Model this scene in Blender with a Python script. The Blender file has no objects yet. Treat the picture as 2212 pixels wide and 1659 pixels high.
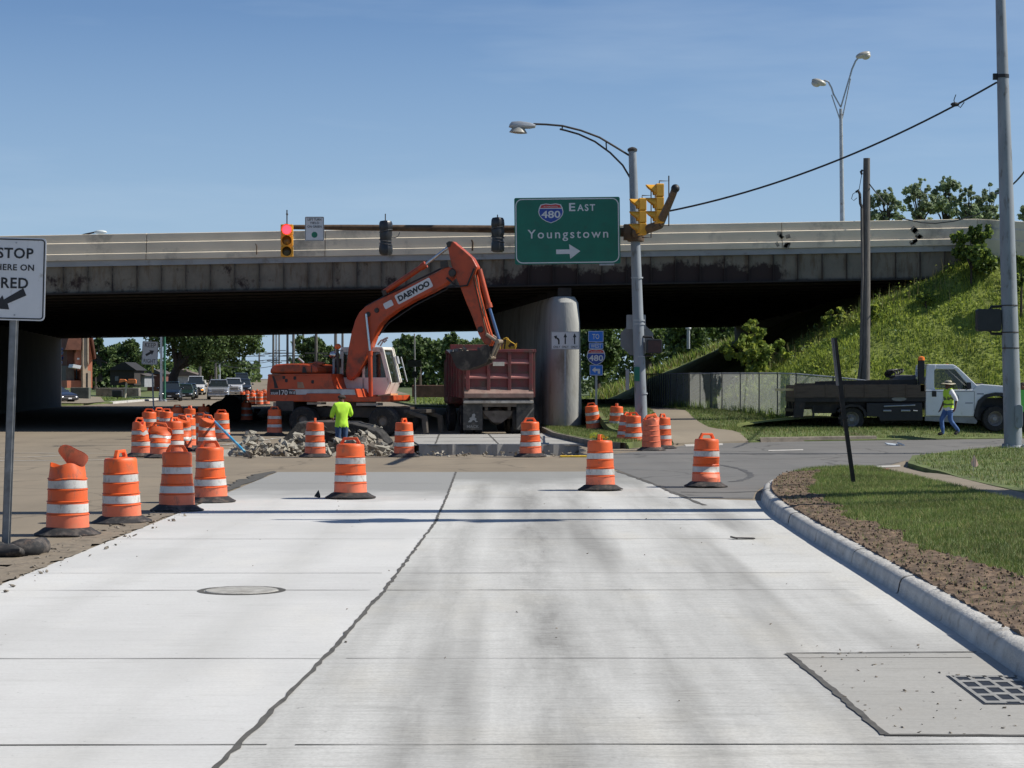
import bpy, bmesh, math, random
import numpy as np
from mathutils import Vector, Matrix, Euler, noise
from mathutils.geometry import delaunay_2d_cdt
random.seed(7)
RNG = np.random.default_rng(7)
scene = bpy.context.scene
COL = scene.collection
R = math.radians

# ------------------------------------------------------------- camera
CAM_H = 1.95
F = 4562.0            # focal length in units of a 2212 wide picture
cam_data = bpy.data.cameras.new('camera')
cam_data.sensor_width = 36.0
cam_data.lens = 36.0 * F / 2212.0
cam_data.clip_start = 0.5
cam_data.clip_end = 5000
cam = bpy.data.objects.new('camera', cam_data)
COL.objects.link(cam)
cam.location = (0, 0, CAM_H)
cam.rotation_euler = (R(90) - 11.5 / F, 0, 0)
scene.camera = cam

# ------------------------------------------------------------- light
SUN_EL, SUN_AZ = 44.0, 3.0      # azimuth measured from +X towards +Y
SUN_AZ_R, SUN_EL_R = R(SUN_AZ), R(SUN_EL)
world = bpy.data.worlds.new('World')
scene.world = world
world.use_nodes = True
wt = world.node_tree
wt.nodes.clear()
w_out = wt.nodes.new('ShaderNodeOutputWorld')
w_bg = wt.nodes.new('ShaderNodeBackground')
w_sky = wt.nodes.new('ShaderNodeTexSky')
w_sky.sky_type = 'NISHITA'
w_sky.sun_disc = False
w_sky.sun_elevation = SUN_EL_R
w_sky.sun_rotation = R(90 - SUN_AZ)
w_sky.altitude = 200
w_sky.air_density = 0.8
w_sky.dust_density = 0.3
w_sky.ozone_density = 2.0
w_bg.inputs['Strength'].default_value = 0.078
# thin cirrus: pale streaks in the sky itself, by view direction
w_tc = wt.nodes.new('ShaderNodeTexCoord')
w_map = wt.nodes.new('ShaderNodeMapping')
w_map.inputs['Scale'].default_value = (1.2, 1.2, 9.0)
w_map.inputs['Rotation'].default_value = (0.0, 0.22, 0.0)
w_noise = wt.nodes.new('ShaderNodeTexNoise')
w_noise.inputs['Scale'].default_value = 2.2
w_noise.inputs['Detail'].default_value = 5
w_noise.inputs['Roughness'].default_value = 0.62
w_ramp = wt.nodes.new('ShaderNodeMapRange')
w_ramp.inputs['From Min'].default_value = 0.47
w_ramp.inputs['From Max'].default_value = 0.85
w_ramp.inputs['To Min'].default_value = 0.0
w_ramp.inputs['To Max'].default_value = 0.38
w_mix = wt.nodes.new('ShaderNodeMixRGB')
w_mix.inputs['Color2'].default_value = (6.2, 7.6, 9.2, 1)
wt.links.new(w_tc.outputs['Generated'], w_map.inputs['Vector'])
wt.links.new(w_map.outputs['Vector'], w_noise.inputs['Vector'])
wt.links.new(w_noise.outputs['Fac'], w_ramp.inputs['Value'])
wt.links.new(w_ramp.outputs['Result'], w_mix.inputs['Fac'])
w_hs = wt.nodes.new('ShaderNodeHueSaturation'); w_hs.inputs['Saturation'].default_value = 0.98
w_tint = wt.nodes.new('ShaderNodeMixRGB'); w_tint.blend_type = 'MULTIPLY'; w_tint.inputs['Fac'].default_value = 1.0
w_tint.inputs['Color2'].default_value = (0.86, 1.0, 1.17, 1)
# the low sky is pale blue rather than yellow
w_sep = wt.nodes.new('ShaderNodeSeparateXYZ'); wt.links.new(w_tc.outputs['Generated'], w_sep.inputs['Vector'])
w_lo = wt.nodes.new('ShaderNodeMapRange'); w_lo.inputs['From Min'].default_value = 0.0; w_lo.inputs['From Max'].default_value = 0.17
w_lo.inputs['To Min'].default_value = 0.85; w_lo.inputs['To Max'].default_value = 0.0
wt.links.new(w_sep.outputs['Z'], w_lo.inputs['Value'])
w_hor = wt.nodes.new('ShaderNodeMixRGB'); w_hor.inputs['Color2'].default_value = (4.4, 6.1, 8.2, 1)
wt.links.new(w_sky.outputs['Color'], w_hs.inputs['Color']); wt.links.new(w_hs.outputs['Color'], w_tint.inputs['Color1'])
wt.links.new(w_lo.outputs['Result'], w_hor.inputs['Fac']); wt.links.new(w_tint.outputs['Color'], w_hor.inputs['Color1'])
wt.links.new(w_hor.outputs['Color'], w_mix.inputs['Color1'])
wt.links.new(w_mix.outputs['Color'], w_bg.inputs['Color'])
wt.links.new(w_bg.outputs['Background'], w_out.inputs['Surface'])

sun_data = bpy.data.lights.new('sun', 'SUN')
sun_data.energy = 5.0
sun_data.angle = R(0.5)
sun_data.color = (1.0, 0.95, 0.86)
sun = bpy.data.objects.new('sun', sun_data)
COL.objects.link(sun)
sd = Vector((math.cos(SUN_EL_R) * math.cos(SUN_AZ_R), math.cos(SUN_EL_R) * math.sin(SUN_AZ_R), math.sin(SUN_EL_R)))
sun.rotation_euler = (-sd).to_track_quat('-Z', 'Y').to_euler()
sun.location = (40, 10, 50)

scene.view_settings.view_transform = 'Standard'
scene.view_settings.look = 'None'
scene.view_settings.exposure = 0.17
scene.view_settings.gamma = 1.0

# ------------------------------------------------------------- geometry helpers
def U(u, v, Y):
    """point at distance Y seen at picture position (u, v) of the 2212 wide picture"""
    return Vector(((u - 1106.0) / F * Y, Y, CAM_H - (v - 818.0) / F * Y))
def X(u, Y): return (u - 1106.0) / F * Y
def Zh(v, Y): return CAM_H - (v - 818.0) / F * Y
def GY(v, z=0.0): return F * (CAM_H - z) / (v - 818.0)
def G(u, v, z=0.0):
    Y = GY(v, z)
    return (X(u, Y), Y)
def zc(ox, oy, s): return lambda x, y: ((ox + x / s) / 1.47559, (oy + y / s) / 1.47559)
def sstep(a, b, t):
    t = min(1.0, max(0.0, (t - a) / (b - a)))
    return t * t * (3 - 2 * t)
def gh(Y): return 1.9 * sstep(185, 400, Y)     # the road climbs a rise beyond the overpass

class MB:
    def __init__(s):
        s.v, s.f, s.m = [], [], []
    def add(s, vs, fs, mi=0):
        b = len(s.v)
        s.v += [tuple(p) for p in vs]
        for f in fs:
            s.f.append(tuple(b + i for i in f)); s.m.append(mi)
        return s
    def box(s, c, d, rot=None, mi=0):
        x, y, z = d[0] / 2, d[1] / 2, d[2] / 2
        P = [Vector(p) for p in ((-x, -y, -z), (x, -y, -z), (x, y, -z), (-x, y, -z), (-x, -y, z), (x, -y, z), (x, y, z), (-x, y, z))]
        if rot is not None:
            Rm = Euler(rot).to_matrix()
            P = [Rm @ p for p in P]
        c = Vector(c)
        return s.add([p + c for p in P], [(0, 3, 2, 1), (4, 5, 6, 7), (0, 1, 5, 4), (1, 2, 6, 5), (2, 3, 7, 6), (3, 0, 4, 7)], mi)
    def bb(s, x0, x1, y0, y1, z0, z1, mi=0):
        return s.box(((x0 + x1) / 2, (y0 + y1) / 2, (z0 + z1) / 2), (abs(x1 - x0), abs(y1 - y0), abs(z1 - z0)), None, mi)
    def prism(s, pts, vec, mi=0):
        """closed polygon pts (3d) extruded by vec"""
        n = len(pts); vec = Vector(vec)
        P = [Vector(p) for p in pts]
        nrm = Vector((0, 0, 0))
        for i in range(n): nrm += P[i].cross(P[(i + 1) % n])
        if nrm.dot(vec) > 0: P = P[::-1]
        Q = [p + vec for p in P]
        fs = [tuple(range(n)), tuple(range(2 * n - 1, n - 1, -1))]
        for i in range(n):
            j = (i + 1) % n
            fs.append((j, i, n + i, n + j))
        return s.add(P + Q, fs, mi)
    def xz(s, pts, y0, y1, mi=0):
        return s.prism([(p[0], y0, p[1]) for p in pts], (0, y1 - y0, 0), mi)
    def tube(s, p0, p1, r0, r1=None, n=12, mi=0, cap=True):
        return s.path([p0, p1], [r0, r0 if r1 is None else r1], n, mi, cap)
    def path(s, pts, rad, n=8, mi=0, cap=True):
        P = [Vector(p) for p in pts]
        if not isinstance(rad, (list, tuple)): rad = [rad] * len(P)
        rings = []; up = None
        for i, p in enumerate(P):
            t = (P[min(i + 1, len(P) - 1)] - P[max(i - 1, 0)])
            if t.length < 1e-9: t = Vector((0, 0, 1))
            t.normalize()
            if up is None:
                a = Vector((0, 0, 1)) if abs(t.z) < 0.9 else Vector((1, 0, 0))
                up = (a - t * a.dot(t)).normalized()
            else:
                up = (up - t * up.dot(t))
                up = up.normalized() if up.length > 1e-6 else Vector((1, 0, 0))
            q = t.cross(up)
            rings.append([p + (up * math.cos(2 * math.pi * k / n) + q * math.sin(2 * math.pi * k / n)) * rad[i] for k in range(n)])
        vs = [p for r in rings for p in r]; fs = []
        for i in range(len(P) - 1):
            for k in range(n):
                a, b = i * n + k, i * n + (k + 1) % n
                fs.append((a, b, b + n, a + n))
        if cap:
            fs.append(tuple(range(n - 1, -1, -1)))
            L = (len(P) - 1) * n
            fs.append(tuple(range(L, L + n)))
        return s.add(vs, fs, mi)
    def lathe(s, prof, n=24, c=(0, 0, 0), axis='z', mi=0, cap=True):
        vs, fs = [], []
        c = Vector(c)
        for (r, z) in prof:
            for k in range(n):
                a = 2 * math.pi * k / n
                p = Vector((r * math.cos(a), r * math.sin(a), z))
                if axis == 'y': p = Vector((p.x, p.z, -p.y))
                if axis == 'x': p = Vector((p.z, p.x, p.y))
                vs.append(p + c)
        for i in range(len(prof) - 1):
            for k in range(n):
                a, b = i * n + k, i * n + (k + 1) % n
                fs.append((a, b, b + n, a + n))
        if cap:
            fs.append(tuple(range(n - 1, -1, -1)))
            L = (len(prof) - 1) * n
            fs.append(tuple(range(L, L + n)))
        return s.add(vs, fs, mi)
    def ball(s, c, r, n=10, mi=0):
        if not isinstance(r, (list, tuple)): r = (r, r, r)
        vs, fs = [], []
        m = n // 2 + 1
        for i in range(1, m):
            th = math.pi * i / m
            for k in range(n):
                a = 2 * math.pi * k / n
                vs.append((c[0] + r[0] * math.sin(th) * math.cos(a), c[1] + r[1] * math.sin(th) * math.sin(a), c[2] + r[2] * math.cos(th)))
        for i in range(m - 2):
            for k in range(n):
                a, b = i * n + k, i * n + (k + 1) % n
                fs.append((a, a + n, b + n, b))
        t, u = len(vs), len(vs) + 1
        vs += [(c[0], c[1], c[2] + r[2]), (c[0], c[1], c[2] - r[2])]
        for k in range(n):
            fs.append((t, k, (k + 1) % n))
            L = (m - 2) * n
            fs.append((u, L + (k + 1) % n, L + k))
        return s.add(vs, fs, mi)
    def warp(s, fn):
        s.v = [tuple(fn(Vector(p))) for p in s.v]; return s
    def mesh(s, name, mats, smooth=None):
        me = bpy.data.meshes.new(name)
        me.from_pydata(s.v, [], s.f)
        mats = mats if isinstance(mats, (list, tuple)) else [mats]
        for m in mats: me.materials.append(m)
        me.polygons.foreach_set('material_index', s.m)
        if smooth is not None:
            me.shade_smooth()
            me.set_sharp_from_angle(angle=R(smooth))
        me.update()
        return me
    def build(s, name, mats, parent=None, smooth=None, bevel=0.0, seg=2):
        o = bpy.data.objects.new(name, s.mesh(name, mats, smooth))
        COL.objects.link(o)
        if parent is not None: o.parent = parent
        if bevel:
            b = o.modifiers.new('bevel', 'BEVEL'); b.width = bevel; b.segments = seg
            b.limit_method = 'ANGLE'; b.angle_limit = R(40)
        return o

def comps(mb):
    """the separate pieces of a builder, one builder each"""
    par = list(range(len(mb.v)))
    def fd(a):
        while par[a] != a: par[a] = par[par[a]]; a = par[a]
        return a
    for f in mb.f:
        for k in f[1:]: par[fd(k)] = fd(f[0])
    G_ = {}
    for f, m in zip(mb.f, mb.m): G_.setdefault(fd(f[0]), []).append((f, m))
    out = []
    for fs in G_.values():
        ids = sorted({i for f, _ in fs for i in f}); mp = {i: k for k, i in enumerate(ids)}
        q = MB(); q.v = [mb.v[i] for i in ids]; q.f = [tuple(mp[i] for i in f) for f, _ in fs]; q.m = [m for _, m in fs]; out.append(q)
    return out
def tag(o, label=None, cat=None, group=None, kind=None):
    if label: o['label'] = label
    if cat: o['category'] = cat
    if group: o['group'] = group
    if kind: o['kind'] = kind
    return o
def thing(name, label, cat, loc=(0, 0, 0), rotz=0.0, group=None):
    o = bpy.data.objects.new(name, None); COL.objects.link(o)
    o.empty_display_size = 0.3
    o.location = loc; o.rotation_euler = (0, 0, rotz)
    return tag(o, label, cat, group)
def dup(root, loc, rot, label, group=None):
    """copy of a thing with copies of its parts and sub-parts (mesh data shared)"""
    r = root.copy(); COL.objects.link(r)
    r.location = loc; r.rotation_euler = rot
    r['label'] = label
    if group: r['group'] = group
    for ch in list(root.children):
        c = ch.copy(); COL.objects.link(c); c.parent = r
        for g in list(ch.children):
            d = g.copy(); COL.objects.link(d); d.parent = c
    return r

def np_mesh(name, V, faces_n, mats, parent=None, mi=None):
    """V: (N*k,3) with every k vertices one face"""
    me = bpy.data.meshes.new(name)
    nv = len(V); nf = nv // faces_n
    me.vertices.add(nv); me.loops.add(nv); me.polygons.add(nf)
    me.vertices.foreach_set('co', np.ascontiguousarray(V, dtype=np.float32).ravel())
    me.loops.foreach_set('vertex_index', np.arange(nv, dtype=np.int32))
    me.polygons.foreach_set('loop_start', np.arange(0, nv, faces_n, dtype=np.int32))
    mats = mats if isinstance(mats, (list, tuple)) else [mats]
    for m in mats: me.materials.append(m)
    if mi is not None: me.polygons.foreach_set('material_index', np.ascontiguousarray(mi, dtype=np.int32))
    me.update(calc_edges=True); me.validate()
    o = bpy.data.objects.new(name, me); COL.objects.link(o)
    if parent is not None: o.parent = parent
    return o

def leaves(name, C, size, mats, parent=None, flat=0.0, mi=None):
    """one small bent quad per centre in C"""
    n = len(C)
    a = RNG.normal(size=(n, 3)); a[:, 2] *= (1 - flat)
    a /= np.linalg.norm(a, axis=1)[:, None] + 1e-9
    b = RNG.normal(size=(n, 3)); b -= a * np.sum(a * b, axis=1)[:, None]
    b /= np.linalg.norm(b, axis=1)[:, None] + 1e-9
    s = (size * RNG.uniform(0.55, 1.3, n))[:, None]
    w = s * 0.42
    V = np.empty((n, 4, 3))
    V[:, 0] = C - a * s * 0.5
    V[:, 1] = C + b * w
    V[:, 2] = C + a * s * 0.5
    V[:, 3] = C - b * w
    if mi is None and isinstance(mats, (list, tuple)): mi = RNG.integers(0, len(mats), n)
    return np_mesh(name, V.reshape(-1, 3), 4, mats, parent, mi)

def blades(name, Pts, h, w, mats, parent=None, lean=0.5, mi=None):
    n = len(Pts)
    ang = RNG.uniform(0, 2 * np.pi, n)
    d = np.stack([np.cos(ang), np.sin(ang), np.zeros(n)], 1)
    hh = (h * RNG.uniform(0.45, 1.35, n))[:, None]
    ww = (w * RNG.uniform(0.6, 1.4, n))[:, None]
    la = RNG.uniform(0, 2 * np.pi, n); ll = np.abs(RNG.normal(0, lean, n))[:, None] * hh
    l = np.stack([np.cos(la), np.sin(la), np.zeros(n)], 1) * ll
    V = np.empty((n, 3, 3))
    V[:, 0] = Pts - d * ww; V[:, 1] = Pts + d * ww
    V[:, 2] = Pts + l; V[:, 2, 2] += hh[:, 0]
    if mi is None and isinstance(mats, (list, tuple)): mi = RNG.integers(0, len(mats), n)
    return np_mesh(name, V.reshape(-1, 3), 3, mats, parent, mi)

def in_poly(P, poly):
    x, y = P[:, 0], P[:, 1]; c = np.zeros(len(P), bool); j = len(poly) - 1
    for i in range(len(poly)):
        xi, yi = poly[i][0], poly[i][1]; xj, yj = poly[j][0], poly[j][1]
        t = ((yi > y) != (yj > y)) & (x < (xj - xi) * (y - yi) / (yj - yi + 1e-12) + xi)
        c ^= t; j = i
    return c
def scatter(poly, n):
    a = np.array([(p[0], p[1]) for p in poly]); lo, hi = a.min(0), a.max(0); out = []
    tot = 0
    while tot < n:
        P = RNG.uniform(lo, hi, (n, 2)); P = P[in_poly(P, poly)]
        out.append(P); tot += len(P)
    return np.concatenate(out)[:n]

def sheet(name, poly, zf, mat, step=None, skirt=0.0, kind='structure', parent=None, dens=None, smooth=True):
    """polygon in plan filled with triangles, heights from zf(x, y)"""
    zfun = zf if callable(zf) else (lambda x, y: zf)
    B = []
    for i in range(len(poly)):
        p, q = Vector(poly[i][:2]), Vector(poly[(i + 1) % len(poly)][:2])
        k = max(1, int((q - p).length / step)) if step else 1
        for t in range(k): B.append(p.lerp(q, t / k))
    nb = len(B); pts = list(B)
    if step:
        a = np.array([(p[0], p[1]) for p in poly]); lo, hi = a.min(0), a.max(0)
        gx = np.arange(lo[0] + step / 2, hi[0], step); gy = np.arange(lo[1] + step / 2, hi[1], step)
        g = np.array([(x, y) for x in gx for y in gy]).reshape(-1, 2)
        if len(g):
            g = g + RNG.uniform(-.2, .2, g.shape) * step
            g = g[in_poly(g, poly)]
            pts += [Vector(p) for p in g]
    V, E, Fc, _, _, _ = delaunay_2d_cdt(pts, [], [list(range(nb))], 1, 1e-6)
    mb = MB()
    vs = [(p.x, p.y, zfun(p.x, p.y)) for p in V]
    mb.add(vs, [tuple(f) for f in Fc])
    me_fix = []
    for i, f in enumerate(mb.f):
        a, b, c = (Vector(mb.v[k]) for k in f[:3])
        if (b - a).cross(c - a).z < 0: mb.f[i] = tuple(reversed(f))
    if skirt:
        S = [(p.x, p.y, zfun(p.x, p.y)) for p in B]
        n = len(S); S2 = [(p[0], p[1], p[2] - skirt) for p in S]
        mb.add(S + S2, [(i, (i + 1) % n, n + (i + 1) % n, n + i) for i in range(n)])
    o = mb.build(name, mat, parent, smooth=35 if smooth else None)
    if kind: o['kind'] = kind
    return o

def ribbon(mb, pts, w, z, jit=0.0, mi=0, step=0.25, zf=None):
    """flat strip along a plan polyline"""
    P = []
    for i in range(len(pts) - 1):
        p, q = Vector(pts[i]), Vector(pts[i + 1])
        k = max(1, int((q - p).length / step))
        for t in range(k): P.append(p.lerp(q, t / k))
    P.append(Vector(pts[-1]))
    vs = []
    for i, p in enumerate(P):
        t = P[min(i + 1, len(P) - 1)] - P[max(i - 1, 0)]
        n = Vector((-t.y, t.x)).normalized()
        a = w / 2 * (1 + random.uniform(-jit, jit)); b = w / 2 * (1 + random.uniform(-jit, jit))
        o = n * random.uniform(-jit, jit) * w * 0.4
        zz = zf(p.x, p.y) if zf else z
        vs += [(p.x + n.x * a + o.x, p.y + n.y * a + o.y, zz), (p.x - n.x * b + o.x, p.y - n.y * b + o.y, zz)]
    fs = []
    for i in range(len(P) - 1): fs.append((2 * i, 2 * i + 1, 2 * i + 3, 2 * i + 2))
    mb.add(vs, fs, mi)

# ------------------------------------------------------------- materials
def M(name, col, rough=0.6, metal=0.0, var=0.18, scale=4.0, bump=0.0, bscale=30.0, dirt=None, dirt_amt=0.5, dirt_scale=3.0,
      stretch=(1, 1, 1), spec=0.5, rnd=0.0, coords='Object', detail=4, emit=0.0, alpha=None, coat=0.0, transl=0.0):
    m = bpy.data.materials.new(name); m.use_nodes = True
    nt = m.node_tree; N, L = nt.nodes, nt.links
    b = N['Principled BSDF']
    b.inputs['Roughness'].default_value = rough
    b.inputs['Metallic'].default_value = metal
    b.inputs['Specular IOR Level'].default_value = spec
    if coat: b.inputs['Coat Weight'].default_value = coat
    tc = N.new('ShaderNodeTexCoord'); mp = N.new('ShaderNodeMapping')
    mp.inputs['Scale'].default_value = stretch
    L.new(tc.outputs[coords], mp.inputs['Vector'])
    if rnd:      # every copy wears its own stains
        o_i = N.new('ShaderNodeObjectInfo'); o_m = N.new('ShaderNodeMath'); o_m.operation = 'MULTIPLY'; o_m.inputs[1].default_value = 41.0
        L.new(o_i.outputs['Random'], o_m.inputs[0]); L.new(o_m.outputs[0], mp.inputs['Location'])
    n1 = N.new('ShaderNodeTexNoise'); n1.inputs['Scale'].default_value = scale; n1.inputs['Detail'].default_value = detail
    L.new(mp.outputs['Vector'], n1.inputs['Vector'])
    ramp = N.new('ShaderNodeMapRange')
    ramp.inputs['From Min'].default_value = 0.3; ramp.inputs['From Max'].default_value = 0.7
    L.new(n1.outputs['Fac'], ramp.inputs['Value'])
    mix = N.new('ShaderNodeMixRGB')
    c = Vector(col[:3])
    mix.inputs['Color1'].default_value = (*(c * (1 - var)), 1)
    mix.inputs['Color2'].default_value = (*[min(1, x * (1 + var)) for x in c], 1)
    L.new(ramp.outputs['Result'], mix.inputs['Fac'])
    out = mix.outputs['Color']
    if dirt is not None:
        n2 = N.new('ShaderNodeTexNoise'); n2.inputs['Scale'].default_value = dirt_scale; n2.inputs['Detail'].default_value = 7
        n2.inputs['Roughness'].default_value = 0.65
        L.new(mp.outputs['Vector'], n2.inputs['Vector'])
        r2 = N.new('ShaderNodeMapRange'); r2.inputs['From Min'].default_value = 0.66 - 0.3 * dirt_amt
        r2.inputs['From Max'].default_value = 0.80 - 0.2 * dirt_amt
        L.new(n2.outputs['Fac'], r2.inputs['Value'])
        m2 = N.new('ShaderNodeMixRGB'); m2.inputs['Color2'].default_value = (*dirt[:3], 1)
        L.new(r2.outputs['Result'], m2.inputs['Fac']); L.new(out, m2.inputs['Color1'])
        out = m2.outputs['Color']
    if rnd:
        n4 = N.new('ShaderNodeTexNoise'); n4.inputs['Scale'].default_value = 6.5; n4.inputs['Detail'].default_value = 9; n4.inputs['Roughness'].default_value = 0.75
        m4 = N.new('ShaderNodeMapping'); m4.inputs['Scale'].default_value = (1, 1, .55); L.new(mp.outputs['Vector'], m4.inputs['Vector']); L.new(m4.outputs['Vector'], n4.inputs['Vector'])
        r4 = N.new('ShaderNodeMapRange'); r4.inputs['From Min'].default_value = .54; r4.inputs['From Max'].default_value = .68; r4.inputs['To Max'].default_value = .7
        L.new(n4.outputs['Fac'], r4.inputs['Value']); x4 = N.new('ShaderNodeMixRGB'); x4.inputs['Color2'].default_value = (.16, .10, .07, 1)
        L.new(r4.outputs['Result'], x4.inputs['Fac']); L.new(out, x4.inputs['Color1']); out = x4.outputs['Color']
        oi = N.new('ShaderNodeObjectInfo'); hv = N.new('ShaderNodeHueSaturation')
        mr = N.new('ShaderNodeMapRange'); mr.inputs['To Min'].default_value = 1 - rnd; mr.inputs['To Max'].default_value = 1 + rnd * 0.6
        L.new(oi.outputs['Random'], mr.inputs['Value']); L.new(mr.outputs['Result'], hv.inputs['Value'])
        L.new(out, hv.inputs['Color']); out = hv.outputs['Color']
    L.new(out, b.inputs['Base Color'])
    if bump:
        n3 = N.new('ShaderNodeTexNoise'); n3.inputs['Scale'].default_value = bscale; n3.inputs['Detail'].default_value = 5
        L.new(mp.outputs['Vector'], n3.inputs['Vector'])
        bp = N.new('ShaderNodeBump'); bp.inputs['Strength'].default_value = bump; bp.inputs['Distance'].default_value = 0.02
        L.new(n3.outputs['Fac'], bp.inputs['Height']); L.new(bp.outputs['Normal'], b.inputs['Normal'])
    if emit:
        b.inputs['Emission Color'].default_value = (*col[:3], 1); b.inputs['Emission Strength'].default_value = emit
    if transl:
        tr = N.new('ShaderNodeBsdfTranslucent'); L.new(out, tr.inputs['Color'])
        ms = N.new('ShaderNodeMixShader'); ms.inputs['Fac'].default_value = transl
        L.new(b.outputs['BSDF'], ms.inputs[1]); L.new(tr.outputs['BSDF'], ms.inputs[2])
        L.new(ms.outputs['Shader'], N['Material Output'].inputs['Surface'])
    if alpha is not None:
        b.inputs['Alpha'].default_value = alpha
    return m

MT = {}
MT['steel'] = M('galvanised_steel', (.36, .38, .40), .5, .25, .15, 6, dirt=(.16, .12, .08), dirt_amt=.25, dirt_scale=5)
MT['pole_grey'] = M('weathered_grey_pole_paint', (.24, .265, .29), .55, .0, .16, 3, dirt=(.10, .09, .08), dirt_amt=.32, dirt_scale=7, stretch=(1, 1, .3))
MT['dark_steel'] = M('dark_weathered_steel', (.055, .05, .045), .6, .3, .3, 6, dirt=(.09, .05, .025), dirt_amt=.5)
MT['rust_arm'] = M('rusted_brown_arm', (.11, .07, .04), .75, .1, .35, 5, dirt=(.05, .025, .015), dirt_amt=.6)
MT['black'] = M('matt_black', (.014, .014, .015), .55, 0, .2, 8)
MT['rubber'] = M('tyre_rubber', (.022, .022, .023), .85, 0, .3, 12, dirt=(.12, .10, .085), dirt_amt=.55, dirt_scale=6, rnd=.25)
MT['tyre'] = M('worn_tyre', (.018, .018, .018), .85, 0, .25, 14, dirt=(.07, .06, .05), dirt_amt=.45, dirt_scale=9)
MT['sign_white'] = M('sign_white_sheeting', (.62, .63, .64), .45, 0, .05, 3, dirt=(.40, .38, .34), dirt_amt=.22, dirt_scale=6)
MT['sign_black'] = M('sign_black_ink', (.018, .018, .02), .5, 0, .1)
MT['sign_green'] = M('sign_green_sheeting', (.0, .135, .085), .42, 0, .12, 2, dirt=(.01, .11, .07), dirt_amt=.3)
MT['sign_blue'] = M('sign_blue_sheeting', (.02, .16, .60), .4, 0, .08)
MT['shield_blue'] = M('shield_blue_sheeting', (.015, .055, .30), .4, 0, .08)
MT['sign_red'] = M('sign_red_sheeting', (.50, .045, .04), .4, 0, .08)
MT['sign_back'] = M('bare_sign_back', (.30, .31, .32), .5, .3, .1)
MT['signal_yellow'] = M('signal_yellow_paint', (.80, .40, .035), .42, 0, .08, 5, dirt=(.45, .23, .03), dirt_amt=.3)
MT['glass'] = M('dark_vehicle_glass', (.02, .026, .03), .06, 0, .1, spec=.8)
MT['white_paint'] = M('white_vehicle_paint', (.68, .70, .72), .28, 0, .05, 2, dirt=(.42, .40, .36), dirt_amt=.2, coat=.4)
MT['chrome'] = M('bright_metal_trim', (.6, .6, .6), .25, .9, .1)
MT['wood'] = M('weathered_wood', (.20, .15, .11), .85, 0, .35, 5, stretch=(1, 1, 9), bump=.3, bscale=18, dirt=(.07, .05, .04), dirt_amt=.4)
MT['pole_wood'] = M('brown_pole_wood', (.125, .115, .105), .9, 0, .3, 6, stretch=(6, 6, .5), bump=.4, bscale=10)
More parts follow.
